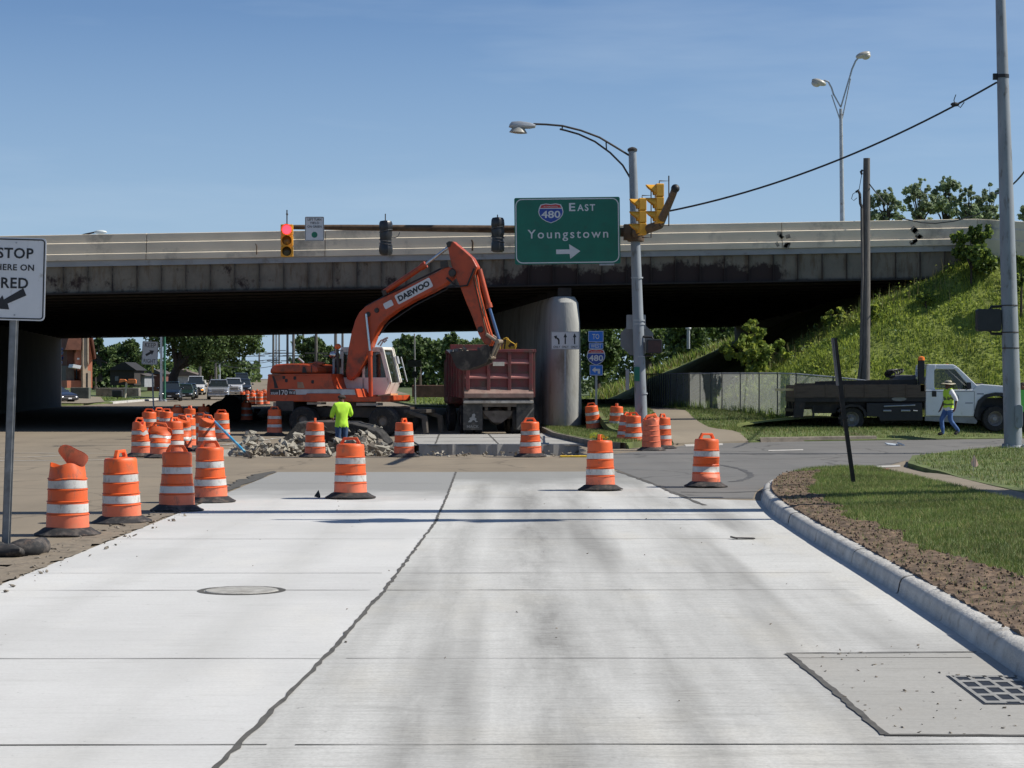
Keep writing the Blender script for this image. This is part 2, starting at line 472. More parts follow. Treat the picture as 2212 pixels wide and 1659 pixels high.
# ------------------------------------------------------------- paving materials
def pave(name, base, dark, warm, streak=0.0, speck=0.5, rough=.85, crack=0.0, broom=0.35, grey_far=None, stain_amt=.5, tracks=None):
    m = bpy.data.materials.new(name); m.use_nodes = True
    nt = m.node_tree; N, L = nt.nodes, nt.links
    b = N['Principled BSDF']; b.inputs['Roughness'].default_value = rough; b.inputs['Specular IOR Level'].default_value = .25
    tc = N.new('ShaderNodeTexCoord')
    def nz(sc, stretch, det=5, rgh=.6, off=(0, 0, 0)):
        mp = N.new('ShaderNodeMapping'); mp.inputs['Scale'].default_value = stretch; mp.inputs['Location'].default_value = off
        L.new(tc.outputs['Object'], mp.inputs['Vector'])
        n = N.new('ShaderNodeTexNoise'); n.inputs['Scale'].default_value = sc; n.inputs['Detail'].default_value = det; n.inputs['Roughness'].default_value = rgh
        L.new(mp.outputs['Vector'], n.inputs['Vector']); return n.outputs['Fac']
    def rng(s, a, c, lo=0., hi=1.):
        r = N.new('ShaderNodeMapRange'); r.inputs['From Min'].default_value = a; r.inputs['From Max'].default_value = c
        r.inputs['To Min'].default_value = lo; r.inputs['To Max'].default_value = hi
        L.new(s, r.inputs['Value']); return r.outputs['Result']
    def mix(f, c1, c2):
        x = N.new('ShaderNodeMixRGB'); L.new(f, x.inputs['Fac'])
        for k, c in (('Color1', c1), ('Color2', c2)):
            if isinstance(c, tuple): x.inputs[k].default_value = (*c, 1)
            else: L.new(c, x.inputs[k])
        return x.outputs['Color']
    col = mix(rng(nz(.35, (1, 1, 1), 6), .35, .68), base, tuple(x * .86 for x in base))
    col = mix(rng(nz(.8, (1, .35, 1), 5, .6, (5, 3, 0)), .52, .75, 0, .6), col, warm)
    col = mix(rng(nz(1.0, (1.5, 16, 1), 5, .7), .5, .72, 0, broom), col, dark)            # broom strokes across the lane
    col = mix(rng(nz(1.6, (.5, 1.2, 1), 6, .7, (9, 1, 0)), .57, .74, 0, stain_amt), col, dark)
    if streak:
        def mth(op, a, c):
            x = N.new('ShaderNodeMath'); x.operation = op
            for i, k in enumerate((a, c)):
                if isinstance(k, (int, float)): x.inputs[i].default_value = k
                else: L.new(k, x.inputs[i])
            return x.outputs[0]
        fine = rng(nz(2.2, (2.2, 22, 1), 6, .75, (1, 7, 0)), .36, .62, .5, 1.0)         # rubber clings to the broom ridges
        sm = rng(nz(.62, (1.5, .09, 1), 4, .55, (2.3, 0, 0)), .45, .66, 0, streak)
        if tracks:
            sxx = N.new('ShaderNodeSeparateXYZ'); L.new(tc.outputs['Object'], sxx.inputs['Vector'])
            wx = mth('ADD', sxx.outputs['X'], mth('MULTIPLY', mth('SUBTRACT', nz(.12, (1, .6, 1), 3), .5), .8))
            for c0, w0, a0 in tracks:
                g = rng(mth('ABSOLUTE', mth('SUBTRACT', wx, c0), 0), w0, w0 * .15, 0, a0)
                sm = mth('MAXIMUM', sm, mth('MULTIPLY', g, rng(nz(.7, (1.4, .16, 1), 8, .72, (8, 2, 0)), .36, .60, .15, 1)))
        col = mix(mth('MULTIPLY', sm, fine), col, dark)
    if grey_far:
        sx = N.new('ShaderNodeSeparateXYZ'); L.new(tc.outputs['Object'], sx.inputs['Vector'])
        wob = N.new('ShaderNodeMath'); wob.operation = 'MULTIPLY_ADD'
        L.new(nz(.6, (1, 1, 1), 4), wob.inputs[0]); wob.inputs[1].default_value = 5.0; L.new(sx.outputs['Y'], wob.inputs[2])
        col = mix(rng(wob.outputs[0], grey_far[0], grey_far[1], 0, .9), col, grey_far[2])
    col = mix(rng(nz(38, (1, .7, 1), 3, .8), .40, .72, 0, .30), col, dark)                  # sand grain
    col = mix(rng(nz(3.2, (.35, 9, 1), 7, .8, (3, 3, 0)), .56, .70, 0, .5), col, dark)       # broom drags
    col = mix(rng(nz(9, (1, .6, 1), 3, .8), .66, .74, 0, speck), col, tuple(x * .55 for x in dark))
    if crack:
        mp = N.new('ShaderNodeMapping'); mp.inputs['Scale'].default_value = (.35, .35, 1)
        L.new(tc.outputs['Object'], mp.inputs['Vector'])
        vo = N.new('ShaderNodeTexVoronoi'); vo.feature = 'DISTANCE_TO_EDGE'; vo.inputs['Scale'].default_value = 1.0
        wn = N.new('ShaderNodeTexNoise'); wn.inputs['Scale'].default_value = 1.3; wn.inputs['Detail'].default_value = 6
        L.new(mp.outputs['Vector'], wn.inputs['Vector'])
        ad = N.new('ShaderNodeMixRGB'); ad.inputs['Fac'].default_value = .35
        L.new(mp.outputs['Vector'], ad.inputs['Color1']); L.new(wn.outputs['Color'], ad.inputs['Color2'])
        L.new(ad.outputs['Color'], vo.inputs['Vector'])
        col = mix(rng(vo.outputs['Distance'], 0.004, 0.014, crack, 0), col, tuple(x * .45 for x in dark))
    L.new(col, b.inputs['Base Color'])
    bp = N.new('ShaderNodeBump'); bp.inputs['Strength'].default_value = .35; bp.inputs['Distance'].default_value = .01
    L.new(nz(14, (1, 6, 1), 5, .7), bp.inputs['Height']); L.new(bp.outputs['Normal'], b.inputs['Normal'])
    return m
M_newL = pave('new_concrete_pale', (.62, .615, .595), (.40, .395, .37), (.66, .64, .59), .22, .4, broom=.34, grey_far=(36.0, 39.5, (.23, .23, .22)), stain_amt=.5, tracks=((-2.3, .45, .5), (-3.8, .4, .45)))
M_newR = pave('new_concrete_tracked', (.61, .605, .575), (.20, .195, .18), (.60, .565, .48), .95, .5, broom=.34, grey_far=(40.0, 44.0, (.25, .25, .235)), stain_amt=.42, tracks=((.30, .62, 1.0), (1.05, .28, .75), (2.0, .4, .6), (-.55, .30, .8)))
M_patch = pave('catch_basin_concrete', (.40, .39, .36), (.22, .21, .19), (.42, .39, .34), 0, .7)
M_old = pave('old_tan_concrete', (.27, .225, .165), (.15, .125, .095), (.31, .25, .175), .3, .4, crack=.35)
M_asph = pave('worn_grey_asphalt', (.185, .18, .17), (.10, .098, .092), (.21, .195, .175), .2, .5, crack=.5, broom=.15)
M_walk = pave('tan_sidewalk', (.26, .22, .165), (.20, .17, .13), (.28, .235, .17), 0, .5)
M_slab = pave('trench_slab_concrete', (.40, .39, .365), (.24, .23, .21), (.42, .39, .34), .2, .5)
M_curb = M('kerb_concrete', (.47, .455, .42), .9, 0, .2, 4, bump=.7, bscale=35, dirt=(.26, .22, .17), dirt_amt=.3, dirt_scale=5)
M_joint = M('joint_sealant', (.085, .08, .07), .85, 0, .3, 6)
M_dirt = M('brown_topsoil', (.155, .105, .066), .95, 0, .4, 5, bump=.8, bscale=14, dirt=(.07, .045, .03), dirt_amt=.6, dirt_scale=9)
M_sub = M('trench_subgrade', (.22, .18, .13), .95, 0, .35, 3, bump=.8, bscale=12, dirt=(.10, .08, .06), dirt_amt=.5)
M_grassbase = M('turf', (.105, .135, .04), .95, 0, .35, 1.2, bump=.6, bscale=20, dirt=(.10, .085, .04), dirt_amt=.4, dirt_scale=2)
M_far = M('far_ground', (.075, .10, .035), .95, 0, .3, .15)
M_g1 = M('grass_green', (.17, .225, .055), .7, 0, .35, .7, transl=.3)
M_g2 = M('grass_dark', (.095, .155, .035), .7, 0, .3, .7, transl=.3)
M_g3 = M('grass_dry', (.30, .27, .11), .8, 0, .3, .7, transl=.25)
M_w1 = M('weed_lime', (.36, .42, .07), .7, 0, .2, .35, transl=.5)
M_w2 = M('weed_mid', (.25, .33, .06), .7, 0, .25, .35, transl=.5)
M_w3 = M('weed_deep', (.07, .12, .025), .7, 0, .3, .35, transl=.25)
M_w4 = M('weed_seed', (.26, .235, .09), .8, 0, .3, .5, transl=.2)

# ------------------------------------------------------------- ground
TR = [X(470, 57) , X(1262, 56.5), 53.0, 61.6]          # trench: x0, x1, y0, y1
def headslope(x, Y):
    k = .61 - .16 * sstep(90, 150, Y)
    return .3 + max(0, x - 6.3) * k
def terr(x, Y):
    """natural ground: low beside the paving, the highway embankment on the right and its mirror on the left"""
    z = -.10
    if Y > 185: z = gh(Y) - .10
    if TR[0] - 2 < x < TR[1] + 2 and TR[2] - 2 < Y < TR[3] + 2: z = -.6
    if Y > 420: z = gh(420) - .1 - (Y - 420) * .006
    return z
def emb(x, Y):
    a = headslope(x, Y)
    s = .62 + max(0, Y - .45 - float(np.interp(x, [5.0, 6.05, 7.46, 8.57, 9.7, 10.9, 13], [84, 80.5, 75, 73.2, 72.3, 71.9, 72.0]))) * 1.12
    if Y > 145: s = max(.3, 6.4 - (Y - 150) * .16)
    top = 6.3 + min(1.0, max(0, x - 15.4) * .6)
    k = 1.8
    h = -math.log(math.exp(-k * a) + math.exp(-k * s) + math.exp(-k * top)) / k
    h = max(0.0, h + .08)
    w = noise.noise(Vector((x * .35, Y * .35, 0))) * .28 + noise.noise(Vector((x * 1.1, Y * 1.1, 3))) * .1
    return h * (1 + 0) + w * min(1, h * .6)
def grid_sheet(name, xs, ys, fn, mat, kind='structure'):
    mb = MB(); nx = len(xs)
    vs = [(x, y, fn(x, y)) for y in ys for x in xs]
    fs = [(j * nx + i, j * nx + i + 1, (j + 1) * nx + i + 1, (j + 1) * nx + i) for j in range(len(ys) - 1) for i in range(nx - 1)]
    mb.add(vs, fs); o = mb.build(name, mat, None, smooth=180); o['kind'] = kind; return o
xs = [-1500, -700, -300, -150, -90] + [round(-60 + i * 2.0, 2) for i in range(61)] + [90, 150, 300, 700, 1500]
ys = [-60, -20, 0] + [round(4 + i * 2.0, 2) for i in range(98)] + [210, 230, 250, 270, 300, 330, 360, 400, 450, 600, 900, 1500, 2600]
grid_sheet('ground', xs, ys, terr, M_far)

# old pavement of the crossing (round the trench) and the road on under the bridge
def old(name, x0, x1, y0, y1):
    return sheet(name, [(x0, y0), (x1, y0), (x1, y1), (x0, y1)], 0.0, M_old, None)
mbp = MB()
tx0, tx1, ty0, ty1 = TR
def jag(a, b, n=16, amp=.12, axis=1):
    out = []
    for i in range(n + 1):
        p = Vector(a).lerp(Vector(b), i / n)
        if 0 < i < n: p[axis] += random.uniform(-amp, amp)
        out.append((p.x, p.y))
    return out
front = jag((tx0, ty0), (tx1, ty0), 40, .16)
left = jag((tx0, ty1), (tx0, ty0), 14, .25, 0)
right = jag((tx1, ty0), (tx1, ty1), 14, .15, 0)
sheet('old_pavement', [(-60, -6), (40, -6), (40, ty0)] + front[::-1] + [(-60, ty0)], 0.0, M_old)
sheet('old_pavement', [(-60, ty0)] + [(tx0, ty0)] + left[::-1][1:] + [(-60, ty1)], 0.0, M_old)
sheet('old_pavement', [(tx1, ty0), (40, ty0), (40, ty1)] + right[::-1][:-1], 0.0, M_old)
sheet('old_pavement', [(-60, ty1), (40, ty1), (8, 190), (-34, 190)], 0.0, M_old)
mr = MB(); N_ = 30
for i in range(N_ + 1):
    Y = 190 + (470 - 190) * i / N_; c = -.116 * (Y - 79) + (-1.0)
    mr.v += [(c - 21, Y, gh(Y)), (c - 6, Y, gh(Y) + .02), (c + 7.5, Y, gh(Y))]
for i in range(N_):
    for k in range(2):
        a = i * 3 + k; mr.f.append((a, a + 1, a + 4, a + 3)); mr.m.append(0)
o = mr.build('far_road', M_old, None, 60); o['kind'] = 'structure'
# trench floor and cut faces
sheet('trench_floor', [(tx0 - 1, ty0 - .6), (tx1 + .6, ty0 - .6), (tx1 + .6, ty1 + .6), (tx0 - 1, ty1 + .6)],
      lambda x, y: -.30 + .10 * noise.noise(Vector((x * .7, y * .7, 1))) + .05 * noise.noise(Vector((x * 3, y * 3, 1))), M_sub, .35)
mw = MB()
for seq in (front, right, left):
    n = len(seq)
    mw.add([(p[0], p[1], -.001) for p in seq] + [(p[0], p[1], -.5) for p in seq], [(i, i + 1, n + i + 1, n + i) for i in range(n - 1)])
o = mw.build('trench_wall', M_slab); o['kind'] = 'structure'
# the newer slab beyond the trench: raised edge facing us
ms = MB()
xa, xb = X(905, 61.6), X(1268, 61.6)
edge = jag((xa, 61.6), (xb, 61.6), 30, .06)
ms.prism([(p[0], p[1], .035) for p in edge] + [(xb + .4, 74, .035), (xa - 1.2, 74, .035)], (0, 0, -.42))
o = ms.build('trench_slab', M_slab, None); o['kind'] = 'structure'
ms = MB()
for i in range(5): ribbon(ms, [(xa + .6 + i * 1.7 + random.uniform(-.3, .3), 62), (xa + .2 + i * 1.7, 73)], .05, .040, .5)
ribbon(ms, [(xa, 64.6), (xb, 64.9)], .12, .040, .6); ribbon(ms, [(xa - .4, 68.6), (xb, 68.8)], .16, .040, .6)
o = ms.build('slab_saw_cuts', M_joint); o['kind'] = 'structure'

# new concrete lanes: joint line and edges
JL = [(-1.52, 4.0), (-1.475, 10.6), (-1.305, 14.7), (-1.17, 19.4), (-1.04, 28.5), (-1.08, 36.0), (-1.17, 44.0)]
CURB = [(3.05, 4.0), (3.20, 10.0), (3.30, 13.6), (3.37, 15.15), (3.50, 20.0), (3.61, 26.3), (3.70, 29.6), (3.80, 31.5), (3.95, 33.6), (4.28, 36.2), (4.78, 38.6), (5.35, 40.4), (6.1, 41.2), (6.9, 41.5)]
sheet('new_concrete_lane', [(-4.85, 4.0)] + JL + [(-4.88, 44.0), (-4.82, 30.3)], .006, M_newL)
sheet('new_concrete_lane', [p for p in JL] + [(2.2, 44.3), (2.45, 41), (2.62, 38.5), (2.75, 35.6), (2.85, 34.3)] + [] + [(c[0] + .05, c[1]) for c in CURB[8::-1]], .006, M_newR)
mj = MB()
ribbon(mj, JL, .036, .0105, .5, step=.16)
for y in (11.2, 14.66, 19.4, 21.1, 25.6, 30.1, 34.6, 39.2):
    ribbon(mj, [(-4.85, y - .02), (-1.3, y)], .016, .0098, .9, step=.5)
    xe = 3.2 if y < 33 else 2.6
    ribbon(mj, [(-1.15, y), (xe, y + .03)], .016, .0098, .9, step=.5)
ribbon(mj, [(2.2, 44.3), (2.45, 41), (2.62, 38.5), (2.75, 35.6), (2.85, 34.3), (2.95, 32.4)], .07, .0105, .6)
pb = [(1.94, 14.9), (2.0, 13.4), (2.03, 11.5)]
ribbon(mj, [(1.94, 14.92), (3.3, 15.0)], .035, .0125, .3, step=.12); ribbon(mj, pb, .045, .0125, .3, step=.10)
ribbon(mj, [(2.03, 11.5), (2.98, 11.47)], .05, .0125, .25, step=.1)
o = mj.build('pavement_joints', M_joint); o['kind'] = 'structure'
sheet('catch_basin_pad', [(1.95, 14.9), (2.0, 13.4), (2.03, 11.5), (3.22, 11.5), (3.35, 14.95)], .0085, M_patch)
# torn strip of spoil along the slab's left edge
sheet('spoil_strip', [(-5.3, 16)] + jag((-4.83, 16), (-4.84, 30.6), 60, .05, 0) + [(-4.9, 31)] + jag((-5.15, 30.6), (-5.4, 16), 60, .14, 0)[:-1],
      lambda x, y: .012 + .03 * max(0, noise.noise(Vector((x * 4, y * 4, 0)))), M_sub, .12)
sheet('spoil_strip', jag((-4.9, 31), (-4.9, 44), 30, .04, 0) + [(-5.0, 44.4)] + jag((-5.2, 43), (-5.12, 31.5), 30, .1, 0),
      lambda x, y: .012, M('dark_edge_grit', (.075, .07, .06), .95, 0, .4, 9), .3)

# side street asphalt, its worn markings, the yellow line stub
sheet('side_street', [(2.92, 34.4), (2.75, 36.5), (2.62, 39.5), (2.45, 42), (2.1, 47), (1.9, 52.8), (4.2, 58.5), (5.4, 63), (9, 65.5), (17, 69.0), (30, 80.3), (45, 100), (60, 96), (40, 74), (24, 66), (14.7, 60.0), (9.3, 50), (7.2, 43.6), (6.6, 41.6), (5.4, 40.7), (4.7, 38.9), (4.2, 36.4), (3.9, 34.2)], .005, M_asph)
mm = MB()
mm.add([(*G(1895, 1007), .0095), (*G(1945, 1005), .0095), (*G(1945, 1009), .0095), (*G(1892, 1011), .0095)], [(3, 2, 1, 0)])
mm.add([(*G(1478, 960), .0095), (*G(1560, 957), .0095), (*G(1562, 962), .0095), (*G(1482, 965), .0095)], [(3, 2, 1, 0)])
mm.add([(*G(1660, 973), .0095), (*G(1735, 971), .0095), (*G(1735, 973), .0095), (*G(1660, 975), .0095)], [(3, 2, 1, 0)])
ribbon(mm, [(-23, 47.4), (-9.5, 50.6)], .16, .0095, .25); ribbon(mm, [(-14, 49.8), (-11.3, 53.4)], .12, .0095, .8)
ribbon(mm, [(-13.8, 55.2), (-10, 54.9)], .12, .0095, .8); ribbon(mm, [(-9, 58), (-7.0, 74)], .12, .0095, .9)
o = mm.build('worn_lane_marking', M('worn_white_marking', (.48, .46, .42), .8, 0, .2, 6, dirt=(.27, .24, .2), dirt_amt=.5)); o['kind'] = 'structure'
sheet('kerb_paint', [(1.2, 52.3), (1.2, 52.9), (1.95, 52.95), (2.0, 52.35)], .03, M('yellow_kerb_paint', (.55, .36, .02), .7, 0, .2, 5, dirt=(.25, .2, .1), dirt_amt=.3), skirt=.06)

mt_ = MB()
cS = Vector((X(1480, 44.5), 44.6)); arc = [(cS.x + 2.3 * math.cos(a) * .55, cS.y + 5.2 * math.sin(a)) for a in np.linspace(-1.2, 1.0, 14)]
ribbon(mt_, arc, .12, .0096, .5); ribbon(mt_, [(2.9, 36.2), (3.6, 36.0), (4.4, 36.5)], .10, .0096, .8); ribbon(mt_, [(3.2, 41.5), (5.5, 42.6), (9, 49)], .035, .0096, .9); ribbon(mt_, [(2.4, 48.5), (5, 49.5), (12, 57)], .03, .0096, .9); ribbon(mt_, [(5.2, 63), (9, 60.5), (12, 61.5)], .04, .0096, .9)
o = mt_.build('tyre_marks', M('dark_tyre_mark', (.085, .083, .08), .8, 0, .3, 3)); o['kind'] = 'structure'
# kerb: swept profile with tooled joints
def curb_profile(): return [(0.30, -.03), (-.30, -.03)]
def sweep(mb, path, prof, mi=0, z0=0.0, zoff=None):
    n = len(path); k = len(prof); vs = []
    for i, p in enumerate(path):
        t = (Vector(path[min(i + 1, n - 1)]) - Vector(path[max(i - 1, 0)])).normalized()
        nn = Vector((t.y, -t.x))           # to the right of travel
        for (a, z) in prof: vs.append((p[0] + nn.x * a, p[1] + nn.y * a, z0 + z))
    fs = [(i * k + j, (i + 1) * k + j, (i + 1) * k + j + 1, i * k + j + 1) for i in range(n - 1) for j in range(k - 1)]
    mb.add(vs, fs, mi)
def resample(path, step):
    out = []
    for i in range(len(path) - 1):
        p, q = Vector(path[i]), Vector(path[i + 1]); k = max(1, int((q - p).length / step))
        for t in range(k): out.append(tuple(p.lerp(q, t / k)))
    out.append(tuple(path[-1])); return out
def smooth_path(path, step, it=6):
    P = [Vector(p) for p in resample(path, step)]
    for _ in range(it):
        P = [P[0]] + [(P[i - 1] + P[i] * 2 + P[i + 1]) / 4 for i in range(1, len(P) - 1)] + [P[-1]]
    return [tuple(p) for p in P]
CP = smooth_path(CURB, .3)
prof = [(0, .004), (.015, .02), (.03, .10), (.045, .135), (.075, .158), (.115, .168), (.16, .17), (.20, .168), (.205, .0)]
mc = MB(); seg = 10
for i in range(0, len(CP) - 1, seg):
    s = CP[i:i + seg + 1]
    if len(s) < 2: continue
    s2 = [tuple(Vector(p)) for p in s]
    t = (Vector(s[-1]) - Vector(s[-2])).normalized() * .006
    s2[-1] = (s[-1][0] - t.x, s[-1][1] - t.y); s2[0] = (s[0][0] + t.x, s[0][1] + t.y)
    dz = random.uniform(-.004, .004)
    sweep(mc, s2, [(a + .004 * math.sin(i), z + (dz if z > .05 else 0)) for a, z in prof])
o = mc.build('curb', M_curb, None, 50); o['kind'] = 'structure'
mk = MB()
for i in range(seg, len(CP) - 1, seg * 2):
    p = Vector(CP[i]); t = (Vector(CP[i + 1]) - p).normalized(); nn = Vector((t.y, -t.x)); w = .009
    vs = []
    for (a, z) in prof[0:-1]:
        for s_ in (-w, w): vs.append((p.x + nn.x * (a - .004) + t.x * s_, p.y + nn.y * (a - .004) + t.y * s_, z + .003))
    mk.add(vs, [(2 * j, 2 * j + 1, 2 * j + 3, 2 * j + 2) for j in range(len(vs) // 2 - 1)])
o = mk.build('curb_joints', M_joint); o['kind'] = 'structure'

# verges ----------------------------------------------------------
cb = []
for i, p in enumerate(CP):
    t = (Vector(CP[min(i + 1, len(CP) - 1)]) - Vector(CP[max(i - 1, 0)])).normalized(); cb.append((p[0] + t.y * .2, p[1] - t.x * .2))
def zv1(x, y):
    return .152 + .03 * max(0, min(3, x - 3.2)) + .02 * noise.noise(Vector((x * 2, y * 2, 0)))
SWL = [(6.95, 40.9), (7.05, 36), (7.1, 30), (7.2, 20), (7.3, 4)]
V1 = cb[::2] + [cb[-1]] + SWL
sheet('verge', V1, zv1, M_grassbase, .6, .2)
# bare topsoil along the kerb, lumpy
dirt_in = [(p[0] - .025, p[1]) for p in cb if p[1] < 39.5]
def dw(y): return .54 + .24 * sstep(24, 17, y) + .18 * math.sin(y * 1.1) * .5 + .08 * sstep(28, 34, y)
dirt_out = [(p[0] + dw(p[1]) + random.uniform(-.14, .12), p[1] - .1) for p in dirt_in][::-1]
def zdirt(x, y):
    v = Vector((x * 7, y * 7, 0))
    return zv1(x, y) + .018 + .028 * noise.noise(v) + .022 * noise.noise(v * 2.3) + .014 * noise.noise(v * 5)
DIRT = dirt_in[::2] + dirt_out[::2]
sheet('topsoil_strip', DIRT, zdirt, M_dirt, .075, .05, smooth=False)
mcl = MB()
for p in scatter(DIRT, 4500):
    s = random.choice((.005, .007, .009, .012, .02)) * random.uniform(.7, 1.2)
    c = Vector((p[0] + random.uniform(-.05, .08), p[1], zdirt(p[0], p[1]) + s * .3))
    mcl.add([c + Vector((random.uniform(.6, 1.2) * s, 0, 0)), c + Vector((-s * random.uniform(.6, 1.2), s * .2, 0)), c + Vector((0, s * random.uniform(.6, 1.3), 0)), c + Vector((s * .2, -s * random.uniform(.6, 1.3), 0)), c + Vector((0, 0, s * .8)), c + Vector((0, 0, -s * .6))],
            [(0, 2, 4), (2, 1, 4), (1, 3, 4), (3, 0, 4), (2, 0, 5), (1, 2, 5), (3, 1, 5), (0, 3, 5)])
o = mcl.build('soil_clods', M_dirt); o['kind'] = 'stuff'
sheet('sidewalk', [(6.7, 41.7), (7.3, 43.5), (8.55, 46.2), (8.3, 40), (8.2, 36), (8.3, 25), (8.4, 4)] + SWL[::-1], lambda x, y: .02 + .10 * sstep(44, 40, y), M_walk, 1.5, .1)
mjs = MB()
for y in np.arange(6, 41, 1.5): ribbon(mjs, [(7.1, y), (8.3, y + .05)], .02, .127, .4)
o = mjs.build('sidewalk_joints', M_joint); o['kind'] = 'structure'
sheet('tactile_ramp', [(6.75, 41.9), (7.25, 43.6), (8.0, 44.9), (7.75, 43.0)], lambda x, y: .045 + .10 * sstep(44, 40, y) , M('red_ramp_tile', (.33, .09, .07), .8, 0, .2, 6), .5)
V2 = [(8.7, 46.4), (8.42, 40), (8.34, 36), (8.44, 25), (8.6, 4), (34, 4), (34, 72), (24, 65.6), (14.7, 59.6), (9.4, 49.6)]
def zv2(x, y): return .10 + .05 * min(1, max(0, x - 8.6)) + .03 * noise.noise(Vector((x, y, 0)))
sheet('verge', V2, zv2, M_grassbase, 1.0, .2)
V3 = [(3.9, 60.5), (5.3, 63.2), (8.9, 65.4), (16.8, 68.8), (30, 82.6), (44, 101), (44, 118), (2.8, 118), (2.4, 82)]
def edge3(x): return float(np.interp(x, [2.4, 3.9, 5.3, 8.9, 16.8, 30, 44], [59, 60.5, 63.2, 65.4, 68.8, 80, 100]))
def zl3(x, y): return .04 + .26 * sstep(0, 1.7, y - edge3(x)) + .52 * sstep(69.5, 75, y)
def zv3(x, y): return max(.12 + .25 * sstep(66, 80, y) + .03 * noise.noise(Vector((x * .7, y * .7, 0))), emb(x, y) - .12)
SWK = [(4.75, 62.1), (7.2, 64.35), (6.7, 69), (6.2, 72.7), (5.6, 90), (4.6, 90), (5.0, 72.7), (4.6, 68)]
sheet('verge', V3, zl3, M_grassbase, 1.2, .25)
sheet('sidewalk', SWK, lambda x, y: .02 + zl3(x, y), M_walk, 1.0, .06)
V4 = [(1.55, 69.5), (2.6, 59.5), (3.2, 58.8), (3.9, 60.5), (2.6, 80), (2.2, 104), (-.8, 104), (.9, 82)]
sheet('verge', V4, lambda x, y: .16 + .02 * noise.noise(Vector((x, y, 5))), M_grassbase, .7, .25)
mk2 = MB(); sweep(mk2, smooth_path([(1.1, 82), (1.5, 69.5), (2.5, 59.6), (3.15, 58.7)], .4, 3), [(-.02, -.02), (0, .15), (.05, .175), (.17, .18), (.19, .0)])
sweep(mk2, smooth_path([(7.6, 64.6), (9.3, 65.65), (11.5, 66.6)], .4, 2), [(.02, -.02), (0, .13), (-.05, .15), (-.17, .15)])
o = mk2.build('curb', M('old_kerb_concrete', (.17, .145, .115), .9, 0, .3, 4, bump=.3)); o['kind'] = 'structure'
# far lawns beyond the bridge
sheet('lawn', [(-31.2, 153), (-32.2, 190), (-37, 235), (-120, 235), (-120, 150), (-36, 148)], lambda x, y: .12 + gh(y) + max(0, -33 - x) * .035, M_grassbase, 4, .3)
sheet('driveway', [(-31.0, 154), (-31.6, 164), (-37, 190), (-39.5, 190), (-36, 163), (-37, 152)], lambda x, y: .17 + gh(y) + max(0, -33 - x) * .035, M_walk, 3)
mk3 = MB(); sweep(mk3, smooth_path([(-31.0, 164), (-32.0, 190), (-37, 235)], 2, 1), [(.02, 0), (0, .15), (-.3, .17)])
o = mk3.build('curb', M_curb); o['kind'] = 'structure'
sheet('lawn', [(-6.6, 146), (-4, 140), (6, 146), (26, 210), (-15, 225), (-11, 185)], lambda x, y: .13 + gh(y) + .0 * x, M_grassbase, 4, .3)

# embankment
xs = [5.2 + .8 * i for i in range(52)]; ys = [69.5 + .8 * i for i in range(0, 20)] + [86 + 3 * i for i in range(46)]
grid_sheet('embankment', xs, ys, lambda x, y: (emb(x, y) - .06) if emb(x, y) > .4 else -.3, M('slope_turf', (.22, .26, .055), .95, 0, .4, .8, bump=.6, bscale=6, dirt=(.12, .10, .04), dirt_amt=.35, dirt_scale=.8))
